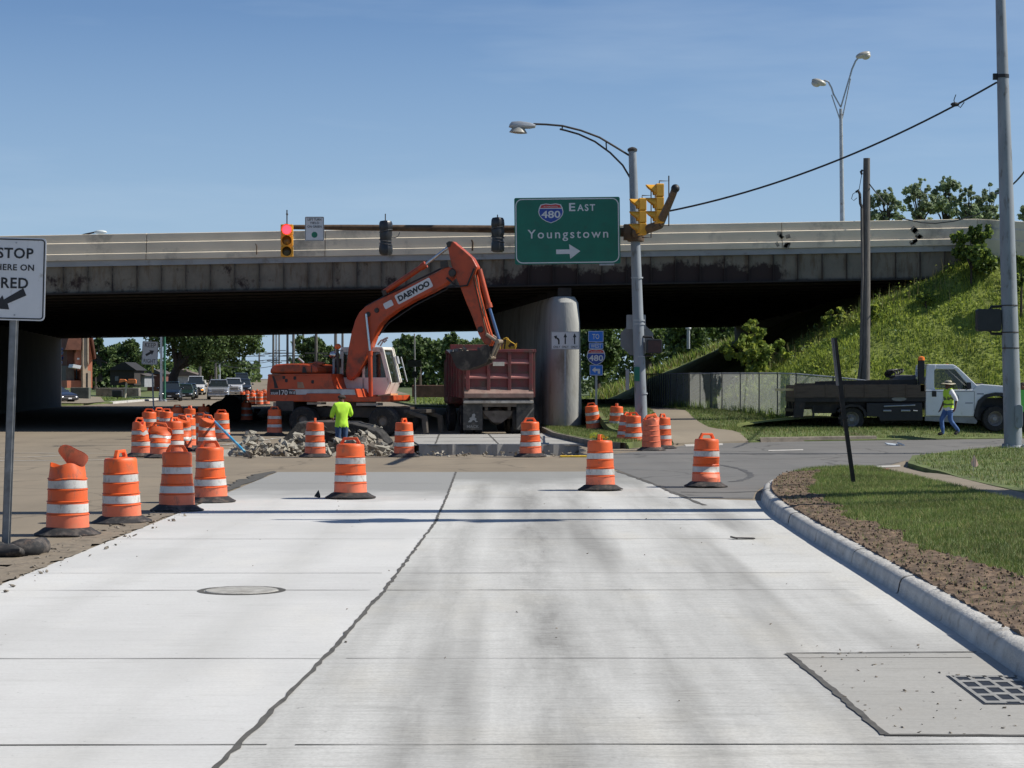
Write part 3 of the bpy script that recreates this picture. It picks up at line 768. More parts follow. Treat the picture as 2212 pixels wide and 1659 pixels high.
# ------------------------------------------------------------- overpass
def bz(x): return .0175 * (x + 13.8)      # the deck climbs to the right
BY0, BY1 = 78.0, 150.0
M_para = M('parapet_concrete', (.70, .605, .455), .85, 0, .09, .8, bump=.2, bscale=25, dirt=(.27, .24, .19), dirt_amt=.35, dirt_scale=.7, stretch=(1, 1, 1))
M_deck = M('deck_edge_concrete', (.30, .315, .32), .85, 0, .12, 1.2, dirt=(.17, .15, .12), dirt_amt=.35, dirt_scale=1.5)
M_underside = M('shade_dark_girder_paint', (.035, .03, .026), .9, 0, .3, 2)  # near-black colour stands in for the deep shade under the deck
def girder_mat():
    m = bpy.data.materials.new('peeling_girder_paint'); m.use_nodes = True
    N, L = m.node_tree.nodes, m.node_tree.links; b = N['Principled BSDF']; b.inputs['Roughness'].default_value = .8
    tc = N.new('ShaderNodeTexCoord'); sx = N.new('ShaderNodeSeparateXYZ'); L.new(tc.outputs['Object'], sx.inputs['Vector'])
    def nz(sc, st, d=6):
        mp = N.new('ShaderNodeMapping'); mp.inputs['Scale'].default_value = st; L.new(tc.outputs['Object'], mp.inputs['Vector'])
        n = N.new('ShaderNodeTexNoise'); n.inputs['Scale'].default_value = sc; n.inputs['Detail'].default_value = d; n.inputs['Roughness'].default_value = .7
        L.new(mp.outputs['Vector'], n.inputs['Vector']); return n.outputs['Fac']
    def math_(op, a, c):
        x = N.new('ShaderNodeMath'); x.operation = op
        for i, k in enumerate((a, c)):
            if isinstance(k, (int, float)): x.inputs[i].default_value = k
            else: L.new(k, x.inputs[i])
        return x.outputs[0]
    def rng(s, a, c, lo=0., hi=1.):
        r = N.new('ShaderNodeMapRange'); r.inputs['From Min'].default_value = a; r.inputs['From Max'].default_value = c
        r.inputs['To Min'].default_value = lo; r.inputs['To Max'].default_value = hi; L.new(s, r.inputs['Value']); return r.outputs['Result']
    # height above the lower flange, following the grade
    hz = math_('SUBTRACT', math_('SUBTRACT', sx.outputs['Z'], math_('MULTIPLY', sx.outputs['X'], .0175)), 5.12 + .2415)
    rustx = math_('MULTIPLY', rng(sx.outputs['X'], -2, 1.5), rng(sx.outputs['X'], 10.2, 9.8))     # the middle bays have lost their paint
    leftx = rng(sx.outputs['X'], -12, -17)
    low = rng(hz, .95, .25)
    f1 = rng(math_('ADD', nz(1.3, (1, 1, .8)), math_('MULTIPLY', low, math_('ADD', math_('MULTIPLY', rustx, .34), math_('ADD', .03, math_('MULTIPLY', leftx, .10))))), .60, .70)
    col = N.new('ShaderNodeMixRGB'); L.new(rng(nz(1.1, (1, 1, 1)), .35, .7), col.inputs['Fac'])
    col.inputs['Color1'].default_value = (.235, .205, .155, 1); col.inputs['Color2'].default_value = (.15, .135, .105, 1)
    stain = N.new('ShaderNodeMixRGB'); L.new(rng(nz(2.2, (1.6, 1, .35)), .50, .66, 0, .85), stain.inputs['Fac'])
    L.new(col.outputs['Color'], stain.inputs['Color1']); stain.inputs['Color2'].default_value = (.12, .085, .05, 1)
    mx = N.new('ShaderNodeMixRGB'); L.new(f1, mx.inputs['Fac']); L.new(stain.outputs['Color'], mx.inputs['Color1']); mx.inputs['Color2'].default_value = (.030, .017, .014, 1)
    edge = N.new('ShaderNodeMixRGB'); L.new(rng(math_('ADD', hz, math_('MULTIPLY', nz(3, (1, 1, 1)), .16)), .20, .10), edge.inputs['Fac'])
    L.new(mx.outputs['Color'], edge.inputs['Color1']); edge.inputs['Color2'].default_value = (.022, .018, .016, 1)
    ph = math_('FRACT', math_('DIVIDE', math_('ADD', math_('SUBTRACT', sx.outputs['X'], -46.0 + .45), .02 + 905.0 * .1), .905), 0)  # dark streaks painted along the stiffeners to stand in for their shade
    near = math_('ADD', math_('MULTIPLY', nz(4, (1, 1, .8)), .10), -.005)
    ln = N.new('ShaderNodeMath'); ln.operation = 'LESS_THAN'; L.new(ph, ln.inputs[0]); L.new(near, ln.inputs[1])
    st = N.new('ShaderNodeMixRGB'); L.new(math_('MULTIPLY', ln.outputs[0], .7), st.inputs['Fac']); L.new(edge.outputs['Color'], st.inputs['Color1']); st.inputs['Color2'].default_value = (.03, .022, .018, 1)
    L.new(st.outputs['Color'], b.inputs['Base Color'])
    return m
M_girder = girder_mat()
BR = thing('overpass_bridge', 'long concrete and steel highway overpass spanning the road with peeling girders', 'bridge', (0, 0, 0))
def strip_x(mb, x0, x1, y0, y1, z0, z1, n=1):
    """box along x following the grade"""
    P = [(x0, y0, z0 + bz(x0)), (x1, y0, z0 + bz(x1)), (x1, y1, z0 + bz(x1)), (x0, y1, z0 + bz(x0)),
         (x0, y0, z1 + bz(x0)), (x1, y0, z1 + bz(x1)), (x1, y1, z1 + bz(x1)), (x0, y1, z1 + bz(x0))]
    mb.add(P, [(0, 3, 2, 1), (4, 5, 6, 7), (0, 1, 5, 4), (1, 2, 6, 5), (2, 3, 7, 6), (3, 0, 4, 7)])
XL, XR = -46.0, 17.2
# parapet in cast lengths, each with its two sloping ledges
mp_ = MB()
joints = [XL, -30.1, -13.5, -6.9, 0.6, 9.97, 13.0, XR]
pz = [(BY0 + .02, 6.34), (BY0 - .10, 6.35), (BY0 - .10, 6.57), (BY0 - .02, 6.605), (BY0 - .02, 6.975), (BY0 + .06, 7.01), (BY0 + .06, 7.30), (BY0 + .08, 7.315), (BY0 + .42, 7.315), (BY0 + .42, 6.34)]
for a, c in zip(joints[:-1], joints[1:]):
    a += .012; c -= .012; n = len(pz)
    vs = [(a, y, z + bz(a)) for y, z in pz] + [(c, y, z + bz(c)) for y, z in pz]
    mp_.add(vs, [tuple(range(n - 1, -1, -1)), tuple(range(n, 2 * n))] + [(i, n + i, n + (i + 1) % n, (i + 1) % n) for i in range(n)])
mp_.build('parapet', M_para, BR)
# wing barrier bending away at the right end
mw_ = MB()
a, c = XR, 24.0
vs = [(a, y, z + bz(a)) for y, z in pz] + [(c, y - 2.0, z + bz(c) - .7) for y, z in pz]
vs = [(x_, y_, z_ if z_ > 6.42 + bz(x_) - (.7 if x_ > 20 else 0) else z_ - 1.5) for x_, y_, z_ in vs]
n = len(pz); mw_.add(vs, [tuple(range(n - 1, -1, -1)), tuple(range(n, 2 * n))] + [(i, n + i, n + (i + 1) % n, (i + 1) % n) for i in range(n)])
mw_.build('wing_parapet', M_para, BR)
for xh in (9.97, 15.0 - .1):
    mh = MB()
    for k in range(9): mh.box((xh + random.uniform(-.25, .25), BY0 - .092 + (.07 if k % 2 else 0), 6.5 + bz(xh) + (random.uniform(.16, .45) if k % 2 else random.uniform(-.1, .06))), (random.uniform(.08, .22), .03, random.uniform(.06, .2)), (0, random.uniform(-.8, .8), 0))
    M_sp = bpy.data.materials.get('spalled_concrete') or M('spalled_concrete', (.26, .23, .18), .95, 0, .7, 6)
    [q.build('spalled_patch', M_sp, BR) for q in comps(mh)]
md = MB(); strip_x(md, XL, XR, BY0 - .02, BY1, 6.13, 6.34); md.build('deck_slab', M_deck, BR)
# fascia girder: web, flanges, stiffeners
mg = MB()
strip_x(mg, XL, XR, BY0 + .10, BY0 + .13, 5.16, 6.128); strip_x(mg, XL, XR, BY0 - .06, BY0 + .28, 5.10, 5.155)
x = XL + .45
while x < XR - 1.0:
    mg.add([(x, BY0 - .03, 5.157 + bz(x)), (x, BY0 + .099, 5.157 + bz(x)), (x, BY0 + .099, 6.125 + bz(x)), (x, BY0 - .03, 6.125 + bz(x)),
            (x + .02, BY0 - .03, 5.157 + bz(x)), (x + .02, BY0 + .099, 5.157 + bz(x)), (x + .02, BY0 + .099, 6.125 + bz(x)), (x + .02, BY0 - .03, 6.125 + bz(x))],
           [(0, 1, 2, 3), (4, 7, 6, 5), (0, 3, 7, 4), (0, 4, 5, 1)])
    x += .905
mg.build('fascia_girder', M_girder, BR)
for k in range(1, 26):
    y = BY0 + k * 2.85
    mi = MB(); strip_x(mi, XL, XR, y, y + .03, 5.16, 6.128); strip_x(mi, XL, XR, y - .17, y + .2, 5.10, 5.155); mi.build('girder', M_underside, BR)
mx_ = MB()
for x in np.arange(XL + 6, XR, 12.4):
    for k in range(0, 4): mx_.bb(x, x + .06, BY0 + k * 2.85 + .21, BY0 + k * 2.85 + 2.6, 5.35 + bz(x), 5.75 + bz(x))
[q.build('cross_frame', M_underside, BR) for q in comps(mx_)][:0]
strip = MB(); strip_x(strip, XL, XR, BY1 - .4, BY1, 6.345, 7.31); strip.build('parapet', M_para, BR)
# wall pier with a rounded nose, lying along the road
M_pier = M('pier_concrete', (.40, .40, .375), .95, 0, .16, 1.1, bump=.5, bscale=14, dirt=(.24, .22, .18), dirt_amt=.5, dirt_scale=1.5, stretch=(1, 1, .38), spec=.15)
mpier = MB()
pdir = Vector((-.116, 1, 0)).normalized(); pn = Vector((pdir.y, -pdir.x, 0))
p0 = Vector((X(1221, 78.0), 77.95, 0)); Lp = 23.0; rw = .6
def pier_ring(z, r, back):
    pts = []
    for k in range(17):
        a = math.pi * k / 16
        pts.append(p0 + pn * (math.cos(a) * r) - pdir * (math.sin(a) * r * 1.0) + Vector((0, 0, z)))
    q = p0 + pdir * (Lp + back)
    pts += [q - pn * r + Vector((0, 0, z)), q + pn * r + Vector((0, 0, z))]
    return pts
rings = [pier_ring(-.2, .62, 0), pier_ring(2.5, .58, 0), pier_ring(4.0, .54, 0), pier_ring(4.75, .49, 0), pier_ring(4.98, .40, 0)]
# the nose rounds over at the top
for i, (rr, dz) in enumerate(((.66, .18), (.56, .45))):
    for k in range(17): rings[3 + i][k] += pdir * (.10 + .22 * i)
vs = [p for r in rings for p in r]; n = len(rings[0]); fs = [tuple(range((len(rings) - 1) * n + n - 1, (len(rings) - 1) * n - 1, -1))]
for i in range(len(rings) - 1): fs += [(i * n + k, i * n + (k + 1) % n, (i + 1) * n + (k + 1) % n, (i + 1) * n + k) for k in range(n)]
mpier.add(vs, fs)
mpier.build('pier', M_pier, BR, smooth=40)
mcap = MB()
for k in range(0, 8):
    q = p0 + pdir * (k * 2.85 + .2); mcap.box((q.x, q.y, 5.05 + bz(q.x) * .0 + .06), (.5, .4, .22 + 2 * bz(q.x) * .3))
[q.build('bearing_pad', M_underside, BR) for q in comps(mcap)]
# left abutment wall and wing
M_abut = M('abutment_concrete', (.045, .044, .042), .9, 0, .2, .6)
ma = MB()
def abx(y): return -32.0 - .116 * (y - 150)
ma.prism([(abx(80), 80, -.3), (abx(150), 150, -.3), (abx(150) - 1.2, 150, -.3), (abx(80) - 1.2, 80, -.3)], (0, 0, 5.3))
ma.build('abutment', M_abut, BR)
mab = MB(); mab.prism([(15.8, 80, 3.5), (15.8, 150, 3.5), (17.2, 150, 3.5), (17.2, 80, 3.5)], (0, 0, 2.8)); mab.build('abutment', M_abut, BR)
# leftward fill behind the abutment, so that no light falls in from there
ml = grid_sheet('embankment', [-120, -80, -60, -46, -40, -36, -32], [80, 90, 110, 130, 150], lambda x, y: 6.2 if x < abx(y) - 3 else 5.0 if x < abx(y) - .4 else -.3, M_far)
# drain irons hanging from the parapet
mdr = MB()
for u in (555, 1020, 1430 / 1.4):
    x = X(u, BY0); mdr.path([(x, BY0 - .12, 6.45 + bz(x)), (x + .01, BY0 - .13, 6.75 + bz(x)), (x - .03, BY0 - .15, 6.85 + bz(x))], .02, 6)
[q.build('rusty_bar', MT['rust_arm'], BR) for q in comps(mdr)]
# ------------------------------------------------------------- lettering and signs
def text_mesh(s, mat, name='lettering', w=None, h=None, thick=.002, bold=0.0, space=1.0):
    cu = bpy.data.curves.new('lettering', 'FONT')
    cu.body = s; cu.align_x = 'CENTER'; cu.align_y = 'CENTER'
    cu.extrude = thick; cu.offset = bold; cu.space_character = space; cu.resolution_u = 3
    o = bpy.data.objects.new('lettering', cu); COL.objects.link(o)
    bpy.context.view_layer.update()
    dg = bpy.context.evaluated_depsgraph_get()
    me = bpy.data.meshes.new_from_object(o.evaluated_get(dg))
    bpy.data.objects.remove(o)
    co = np.empty(len(me.vertices) * 3); me.vertices.foreach_get('co', co); co = co.reshape(-1, 3)
    lo, hi = co.min(0), co.max(0); c = (lo + hi) / 2; d = hi - lo
    sc_h = (h / d[1]) if h else None; sc_w = (w / d[0]) if w else None
    sx = sc_w if sc_w else sc_h; sy = sc_h if sc_h else sc_w
    out = np.empty_like(co)
    out[:, 0] = (co[:, 0] - c[0]) * sx; out[:, 2] = (co[:, 1] - c[1]) * sy; out[:, 1] = -co[:, 2]
    me.vertices.foreach_set('co', out.ravel()); me.materials.clear(); me.materials.append(mat); me.name = name
    me.update(); return me
def text(s, mat, parent, at, w=None, h=None, bold=0.0, space=1.0, name='lettering', rot=None):
    o = bpy.data.objects.new(name, text_mesh(s, mat, name, w, h, .002, bold, space)); COL.objects.link(o)
    o.parent = parent; o.location = at
    if rot: o.rotation_euler = rot
    return o
def rrect(w, h, r, n=5, cx=0, cz=0):
    out = []
    for (sx, sz, a0) in ((1, 1, 0), (-1, 1, 90), (-1, -1, 180), (1, -1, 270)):
        for k in range(n + 1):
            a = R(a0 + 90 * k / n); out.append((cx + sx * (w / 2 - r) + r * math.cos(a), cz + sz * (h / 2 - r) + r * math.sin(a)))
    return out
def ring(mb, outer, inner, y0, y1, mi=0):
    n = len(outer)
    vs = [(p[0], y0, p[1]) for p in outer] + [(p[0], y0, p[1]) for p in inner] + [(p[0], y1, p[1]) for p in outer] + [(p[0], y1, p[1]) for p in inner]
    fs = []
    for i in range(n):
        j = (i + 1) % n
        fs += [(i, n + i, n + j, j), (2 * n + i, 2 * n + j, 3 * n + j, 3 * n + i), (i, j, 2 * n + j, 2 * n + i), (n + i, 3 * n + i, 3 * n + j, n + j)]
    mb.add(vs, fs, mi)
def plate(parent, w, h, r, mat, at=(0, 0, 0), t=.006, name='panel', back=None):
    mb = MB(); mb.xz(rrect(w, h, r), -t / 2, t / 2); o = mb.build(name, mat, parent); o.location = at; return o
def border(parent, w, h, r, bw, mat, at, inset=.01, t=.003, name='border'):
    mb = MB(); ring(mb, rrect(w - 2 * inset, h - 2 * inset, r), rrect(w - 2 * inset - 2 * bw, h - 2 * inset - 2 * bw, max(.005, r - bw)), -t, 0)
    o = mb.build(name, mat, parent); o.location = at; return o
def shape(parent, pts, mat, at, t=.003, name='arrow'):
    mb = MB(); mb.xz(pts, -t, 0); o = mb.build(name, mat, parent); o.location = at; return o
def arrow_pts(L, sw, hw, hl, ang=0, c=(0, 0)):
    P = [(-L / 2, -sw / 2), (L / 2 - hl, -sw / 2), (L / 2 - hl, -hw / 2), (L / 2, 0), (L / 2 - hl, hw / 2), (L / 2 - hl, sw / 2), (-L / 2, sw / 2)]
    ca, sa = math.cos(R(ang)), math.sin(R(ang))
    return [(c[0] + x * ca - z * sa, c[1] + x * sa + z * ca) for x, z in P]
def shield_pts(w, h):
    P = [(-.40, .42), (-.2, .47), (0, .44), (.2, .47), (.40, .42), (.47, .25), (.50, .05), (.46, -.12), (.36, -.28), (.2, -.41), (0, -.5), (-.2, -.41), (-.36, -.28), (-.46, -.12), (-.5, .05), (-.47, .25)]
    return [(x * w, z * h) for x, z in P]
def shield(parent, w, h, at, name='route_shield'):
    s = shape(parent, shield_pts(w, h), MT['sign_white'], at, .003, name)
    shape(s, [(x * .93, z * .93) for x, z in shield_pts(w, h) if z < .2 * h] [:0] or [(x * .93, min(z * .93, .205 * h)) for x, z in shield_pts(w, h)], MT['shield_blue'], (0, -.004, 0), .003, 'blue_field')
    shape(s, [(-.42 * w, .25 * h), (.42 * w, .25 * h), (.37 * w, .385 * h), (.2 * w, .43 * h), (0, .40 * h), (-.2 * w, .43 * h), (-.37 * w, .385 * h)], MT['sign_red'], (0, -.004, 0), .003, 'red_band')
    text('INTERSTATE', MT['sign_white'], s, (0, -.009, .31 * h), w=w * .55, h=h * .055, name='lettering')
    text('480', MT['sign_white'], s, (0, -.009, -.07 * h), w=w * .76, h=h * .36, bold=.02, name='lettering')
    return s

# STOP HERE ON RED -------------------------------------------------
Ys = 23.4
sg = thing('stop_line_sign', 'white sign reading STOP HERE ON RED on a leaning steel channel post', 'sign', (X(11, Ys), Ys, 0), 0)
bx = X(11, Ys)
zt, zb_ = Zh(513, Ys - .05), Zh(692, Ys - .05)
w_, h_ = .625, zt - zb_
lean = (X(37, Ys) - bx) / (zb_ + .0)
cx, cz_ = X(100, Ys) - w_ / 2 - bx, (zt + zb_) / 2
mpz = MB()
for (dx, dy, wx, wy) in ((0, 0, .05, .008), (-.027, .014, .008, .034), (.027, .014, .008, .034), (-.038, .03, .022, .006), (.038, .03, .022, .006)):
    mpz.prism([(dx - wx / 2, dy - wy / 2, .03), (dx + wx / 2, dy - wy / 2, .03), (dx + wx / 2, dy + wy / 2, .03), (dx - wx / 2, dy + wy / 2, .03)], (lean * 2.4, 0, zt - .1))
mpz.build('post', M('channel_post_steel', (.20, .21, .215), .5, .5, .25, 9, dirt=(.1, .08, .06), dirt_amt=.35), sg)
pl = plate(sg, w_, h_, .045, MT['sign_white'], (cx, -.03, cz_)); pl.rotation_euler = (0, R(1.5), 0)
border(pl, w_, h_, .04, .014, MT['sign_black'], (0, -.004, 0), .014)
for s, z, hh, ww in (('STOP', .285, .118, .40), ('HERE ON', .128, .07, .42), ('RED', -.045, .118, .30)):
    text(s, MT['sign_black'], pl, (-.028, -.005, z), w=ww, h=hh, bold=.022, space=1.08)
shape(pl, [(-.235, -.345), (-.13, -.20), (-.112, -.245), (.10, -.115), (.135, -.195), (-.07, -.29), (-.05, -.355)], MT['sign_black'], (-.03, -.004, .015))
mbt = MB()
for z in (.40, -.40): mbt.lathe([(.011, -.004), (.008, .004)], 8, (-.02, -.006, z), 'y')
mbt.build('bolts', MT['steel'], pl)
# rubber sandbag base
mbx = MB()
for (c, r) in (((.05, -.15, .05), (.26, .17, .09)), ((.25, -.05, .07), (.20, .16, .11)), ((-.2, -.02, .06), (.25, .2, .09)), ((.34, .12, .06), (.13, .2, .10))):
    mbx.ball(c, r, 14)
mbx.warp(lambda p: p + Vector((noise.noise(p * 6), noise.noise(p * 6 + Vector((3, 1, 2))), noise.noise(p * 5) * .7)) * .05)
ob = mbx.build('sandbag_ballast', MT['rubber'], None, smooth=60); ob.location = (bx + .02, Ys - .1, .02)
tag(ob, 'black rubber ballast bags slumped over the foot of the stop sign post', 'ballast')

# KEEP RIGHT --------------------------------------------------------
Yk = 81.5
sg = thing('keep_right_sign', 'white KEEP RIGHT sign with diagonal arrow standing under the bridge edge', 'sign', (X(333, Yk), Yk, 0))
wk, hk = 34.5 / F * Yk, 50 / F * Yk
pl = plate(sg, wk, hk, .04, MT['sign_white'], (X(324, Yk) - X(333, Yk), 0, Zh(762.5, Yk))); pl.rotation_euler = (0, R(3), 0)
border(pl, wk, hk, .035, .012, MT['sign_black'], (0, -.004, 0), .012)
text('KEEP', MT['sign_black'], pl, (0, -.005, .30), w=.42, h=.16, bold=.006); text('RIGHT', MT['sign_black'], pl, (0, -.005, -.31), w=.46, h=.15, bold=.006)
shape(pl, arrow_pts(.36, .09, .22, .15, 32), MT['sign_black'], (0, -.004, 0))
mb = MB(); mb.tube((0, .04, 0), (X(326, Yk) - X(333, Yk), .04, Zh(735, Yk)), .03, .03, 8); mb.build('post', MT['steel'], sg)
mb = MB(); mb.tube((-.045, .0, Zh(805, Yk)), (-.06, .0, Zh(790, Yk)), .05, .05, 8); mb.build('reflector_sleeve', M('yellow_reflector', (.6, .5, .08), .5), sg)

# route assembly TO WEST 480 -----------------------------------------
Yr = 77.0
sg = thing('route_sign_assembly', 'blue TO WEST 480 interstate marker stack with left arrow on one post', 'sign', (X(1288, Yr), Yr, .15))
def rp(u0, u1, v0, v1, label, mat=MT['sign_blue']):
    w, h = (u1 - u0) / F * Yr, (v1 - v0) / F * Yr
    p = plate(sg, w, h, .03, mat, (X((u0 + u1) / 2, Yr) - X(1288, Yr), -.04, Zh((v0 + v1) / 2, Yr) - .15))
    border(p, w, h, .028, .014, MT['sign_white'], (0, -.004, 0), .006); return p, w, h
p, w, h = rp(1270.5, 1303.5, 715, 739, ''); text('TO', MT['sign_white'], p, (0, -.006, 0), w=w * .45, h=h * .46, bold=.012)
p, w, h = rp(1272, 1303, 740.5, 754, ''); text('WEST', MT['sign_white'], p, (0, -.006, 0), w=w * .74, h=h * .62, bold=.012)
shield(sg, 40 / F * Yr, 36 / F * Yr, (X(1287.5, Yr) - X(1288, Yr), -.04, Zh(771, Yr) - .15))
p, w, h = rp(1273.5, 1302, 788, 811, '')
shape(p, [(-.32 * w, .02 * h), (-.06 * w, .30 * h), (-.06 * w, .12 * h), (.30 * w, .12 * h), (.30 * w, -.34 * h), (.12 * w, -.34 * h), (.12 * w, -.08 * h), (-.06 * w, -.08 * h), (-.06 * w, -.26 * h)], MT['sign_white'], (0, -.004, 0))
mb = MB(); mb.bb(-.04, .04, -.02, .02, 0, Zh(716, Yr) - .15); mb.build('post', MT['steel'], sg)

# lane use sign on the pier side ----------------------------------------
Yl = 76.4
sg = thing('lane_use_sign', 'wide white lane use sign with one bent and two straight black arrows before the pier', 'sign', (X(1221, Yl), Yl, .15))
w, h = 61 / F * Yl, 38.5 / F * Yl
p = plate(sg, w, h, .03, MT['sign_white'], (0, -.04, Zh(735.5, Yl) - .15)); border(p, w, h, .028, .01, MT['sign_black'], (0, -.004, 0), .008)
for dx in (0, w * .33): shape(p, arrow_pts(h * .62, .045, .13, .15, 90, (dx, h * .10)), MT['sign_black'], (0, -.004, 0))
shape(p, [(-w * .20, -h * .22), (-w * .20, .0), (-w * .22, h * .10), (-w * .30, h * .19), (-w * .29, h * .28), (-w * .405, h * .24), (-w * .345, h * .06), (-w * .335, h * .13), (-w * .275, h * .04), (-w * .255, -.02), (-w * .255, -h * .22)], MT['sign_black'], (0, -.004, 0))
for dx in (-w * .3, 0, w * .32): text('ONLY', MT['sign_black'], p, (dx, -.005, -h * .36), w=w * .24, h=h * .13, bold=.01)
mb = MB(); mb.bb(-.03, .03, -.015, .02, 0, Zh(716, Yl) - .15); mb.build('post', MT['steel'], sg)

# ------------------------------------------------------------- the tall mast-arm pole on the corner
YP = 62.0
spx = X(1387, YP)
POLE = thing('signal_pole', 'tall grey mast arm pole beside the big green highway sign', 'signal pole', (spx, YP, .1))
ztop = Zh(325, YP) - .1
tl = (X(1366, YP) - spx)
mb = MB(); mb.path([(0, 0, 0), (tl * .5, 0, ztop * .5), (tl, 0, ztop)], [.185, .155, .115], 20); mb.build('pole_shaft', MT['pole_grey'], POLE, smooth=40)
mb = MB(); mb.lathe([(.30, 0), (.30, .04), (.22, .06), (.20, .18)], 20); mb.build('base_plate', MT['pole_grey'], POLE, smooth=40)
mb = MB(); mb.lathe([(.14, -.03), (.145, .04), (.09, .08), (.02, .10)], 16, (tl, 0, ztop)); mb.build('pole_cap', MT['dark_steel'], POLE, smooth=40)
def P(u, v, Y=YP): return Vector((X(u, Y) - spx, Y - YP, Zh(v, Y) - .1))
# mast arm across the main road
mb = MB(); mb.path([P(1372, 503), P(1240, 497), P(1000, 494), P(760, 491.5), P(614, 490.5)], [.135, .125, .105, .085, .065], 14)
mb.build('mast_arm', MT['rust_arm'], POLE, smooth=40)
mb = MB(); mb.lathe([(.24, -.26), (.25, -.2), (.25, .2), (.24, .26)], 16, (P(1373, 503).x, 0, P(1373, 503).z)); mb.box(P(1355, 502) + Vector((0, -.05, 0)), (.22, .34, .46)); mb.build('clamp_collar', MT['rust_arm'], POLE, smooth=40, bevel=.02)
# second arm reaching towards us over the side street
za = P(1373, 503).z + .02
mb = MB(); mb.path([(tl * .75, -.1, za - .05), (.30, -3.0, za + .0), (X(1452, 50.0) - spx, 50 - YP, za + .02), (X(1458, 48.2) - spx, 48.2 - YP, za + .03)], [.135, .125, .085, .08], 14)
mb.build('mast_arm', MT['rust_arm'], POLE, smooth=40)
mb = MB(); mb.ball((X(1458, 48.2) - spx, 48.1 - YP, za + .03), .10, 12); mb.build('arm_end_cap', MT['black'], POLE, smooth=60)
# street light bracket: two bowed tubes and the luminaire
mb = MB()
top = [P(1361, 337), P(1330, 318), P(1295, 297), P(1255, 282), P(1215, 272), P(1180, 269), P(1152, 268)]
low = [P(1361, 384), P(1345, 357), P(1318, 330), P(1285, 306), P(1250, 290), P(1222, 282), P(1209, 279)]
mb.path(top, .030, 8); mb.path(low, .028, 8); mb.tube(P(1309, 304), P(1310, 323), .02); mb.tube(P(1215, 271), P(1214, 281), .02)
mb.build('bracket_arm', MT['dark_steel'], POLE, smooth=40)
# luminaire: cobra head housing and bowl
lp = P(1130, 272)
mb = MB()
prof_l = [(-.40, .02), (-.34, .10), (-.10, .135), (.20, .11), (.34, .065), (.38, .04), (.36, -.03), (.2, -.07), (.0, -.085), (-.3, -.10), (-.42, -.07)]
rows = []
for i, sy in enumerate((-1, -.8, .0, .8, 1)):
    k = (.35, .85, 1, .85, .35)[i]; rows.append([(x * (.75 + .25 * k), sy * .17, z * k) for x, z in prof_l])
n = len(prof_l); vs = [p for r in rows for p in r]
fs = [(i * n + k, i * n + (k + 1) % n, (i + 1) * n + (k + 1) % n, (i + 1) * n + k) for i in range(4) for k in range(n)] + [tuple(range(n - 1, -1, -1)), tuple(range(4 * n, 5 * n))]
mb.add(vs, fs); lum = mb.build('luminaire', M('luminaire_aluminium', (.42, .44, .46), .45, .2, .1), POLE, smooth=45); lum.location = lp
lum.rotation_euler = (0, R(4), 0)
mb = MB(); mb.lathe([(.27, -.21), (.255, -.19), (.20, -.11), (.17, -.06)], 18, (-.13, 0, 0)); mb.lathe([(.02, -.235), (.15, -.23), (.24, -.212), (.27, -.21)], 18, (-.13, 0, 0))
mb.build('lens_bowl', M('luminaire_glass', (.36, .35, .31), .3, 0, .1), lum, smooth=40)
# green tag and junction boxes on the shaft
mb = MB(); mb.box(P(1375, 808) + Vector((0, -.17, 0)), (.16, .03, .42)); mb.build('id_tag', MT['sign_green'], POLE)
mb = MB(); mb.box(P(1367, 820) + Vector((-.16, -.02, 0)), (.10, .16, .62)); mb.build('button_box', MT['sign_back'], POLE, bevel=.02)
mb = MB()
for v in (600, 692, 700, 770, 850): mb.lathe([(.178, -.02), (.178, .02)], 16, (P(1372 + (v - 500) * .04, v).x, 0, P(1372, v).z), cap=False)
[q.build('strap_band', MT['steel'], POLE, smooth=30) for q in comps(mb)]
# backs of signs facing the other way
so = thing('sign_back', 'backs of a small rectangular plate and an octagon strapped behind the mast arm pole', 'sign', (spx, YP + .25, .1))
pb_ = plate(so, 42 / F * YP, 31 / F * YP, .03, MT['sign_back'], (X(1375, YP) - spx, 0, Zh(695, YP) - .1))
r8 = 37 / F * YP
mb = MB(); mb.xz([(r8 * math.cos(R(22.5 + 45 * k)) * 1.04, r8 * math.sin(R(22.5 + 45 * k))) for k in range(8)], -.004, .004)
ob = mb.build('octagon_panel', M('dull_sign_back', (.18, .185, .19), .6, .2, .1), so); ob.location = (X(1377, YP) - spx, .03, Zh(733, YP) - .1)

# the big green guide sign on the arm -----------------------------------
YG = 61.4
gw, gh_ = 228 / F * YG, 144 / F * YG
GS = thing('guide_sign', 'big green guide sign reading 480 East Youngstown with a right arrow', 'sign', (X(1225.5, YG), YG, Zh(498.5, YG)))
GS.rotation_euler = (0, R(-.7), 0)
mb = MB(); mb.xz(rrect(gw, gh_, .05), -.02, .02); mb.build('panel', MT['sign_green'], GS)
border(GS, gw, gh_, .20, .03, MT['sign_white'], (0, -.0215, 0), .03)
def gp(x, y):  # zoom coordinates of the sign to local
    u, v = zc(1500, 500, 2.765)(x, y); return (X(u, YG) - GS.location.x, -.024, Zh(v, YG) - GS.location.z)
a, b_ = gp(600, 408), gp(818, 580)
shield(GS, (b_[0] - a[0]) * 1.02, (a[2] - b_[2]) * 1.04, ((a[0] + b_[0]) / 2, -.022, (a[2] + b_[2]) / 2))
a, b_ = gp(870, 408), gp(925, 480); text('E', MT['sign_white'], GS, ((a[0] + b_[0]) / 2, -.024, (a[2] + b_[2]) / 2), w=b_[0] - a[0], h=a[2] - b_[2], bold=.02)
a, b_ = gp(942, 420), gp(1100, 480); text('AST', MT['sign_white'], GS, ((a[0] + b_[0]) / 2, -.024, (a[2] + b_[2]) / 2), w=b_[0] - a[0], h=a[2] - b_[2], bold=.02, space=1.25)
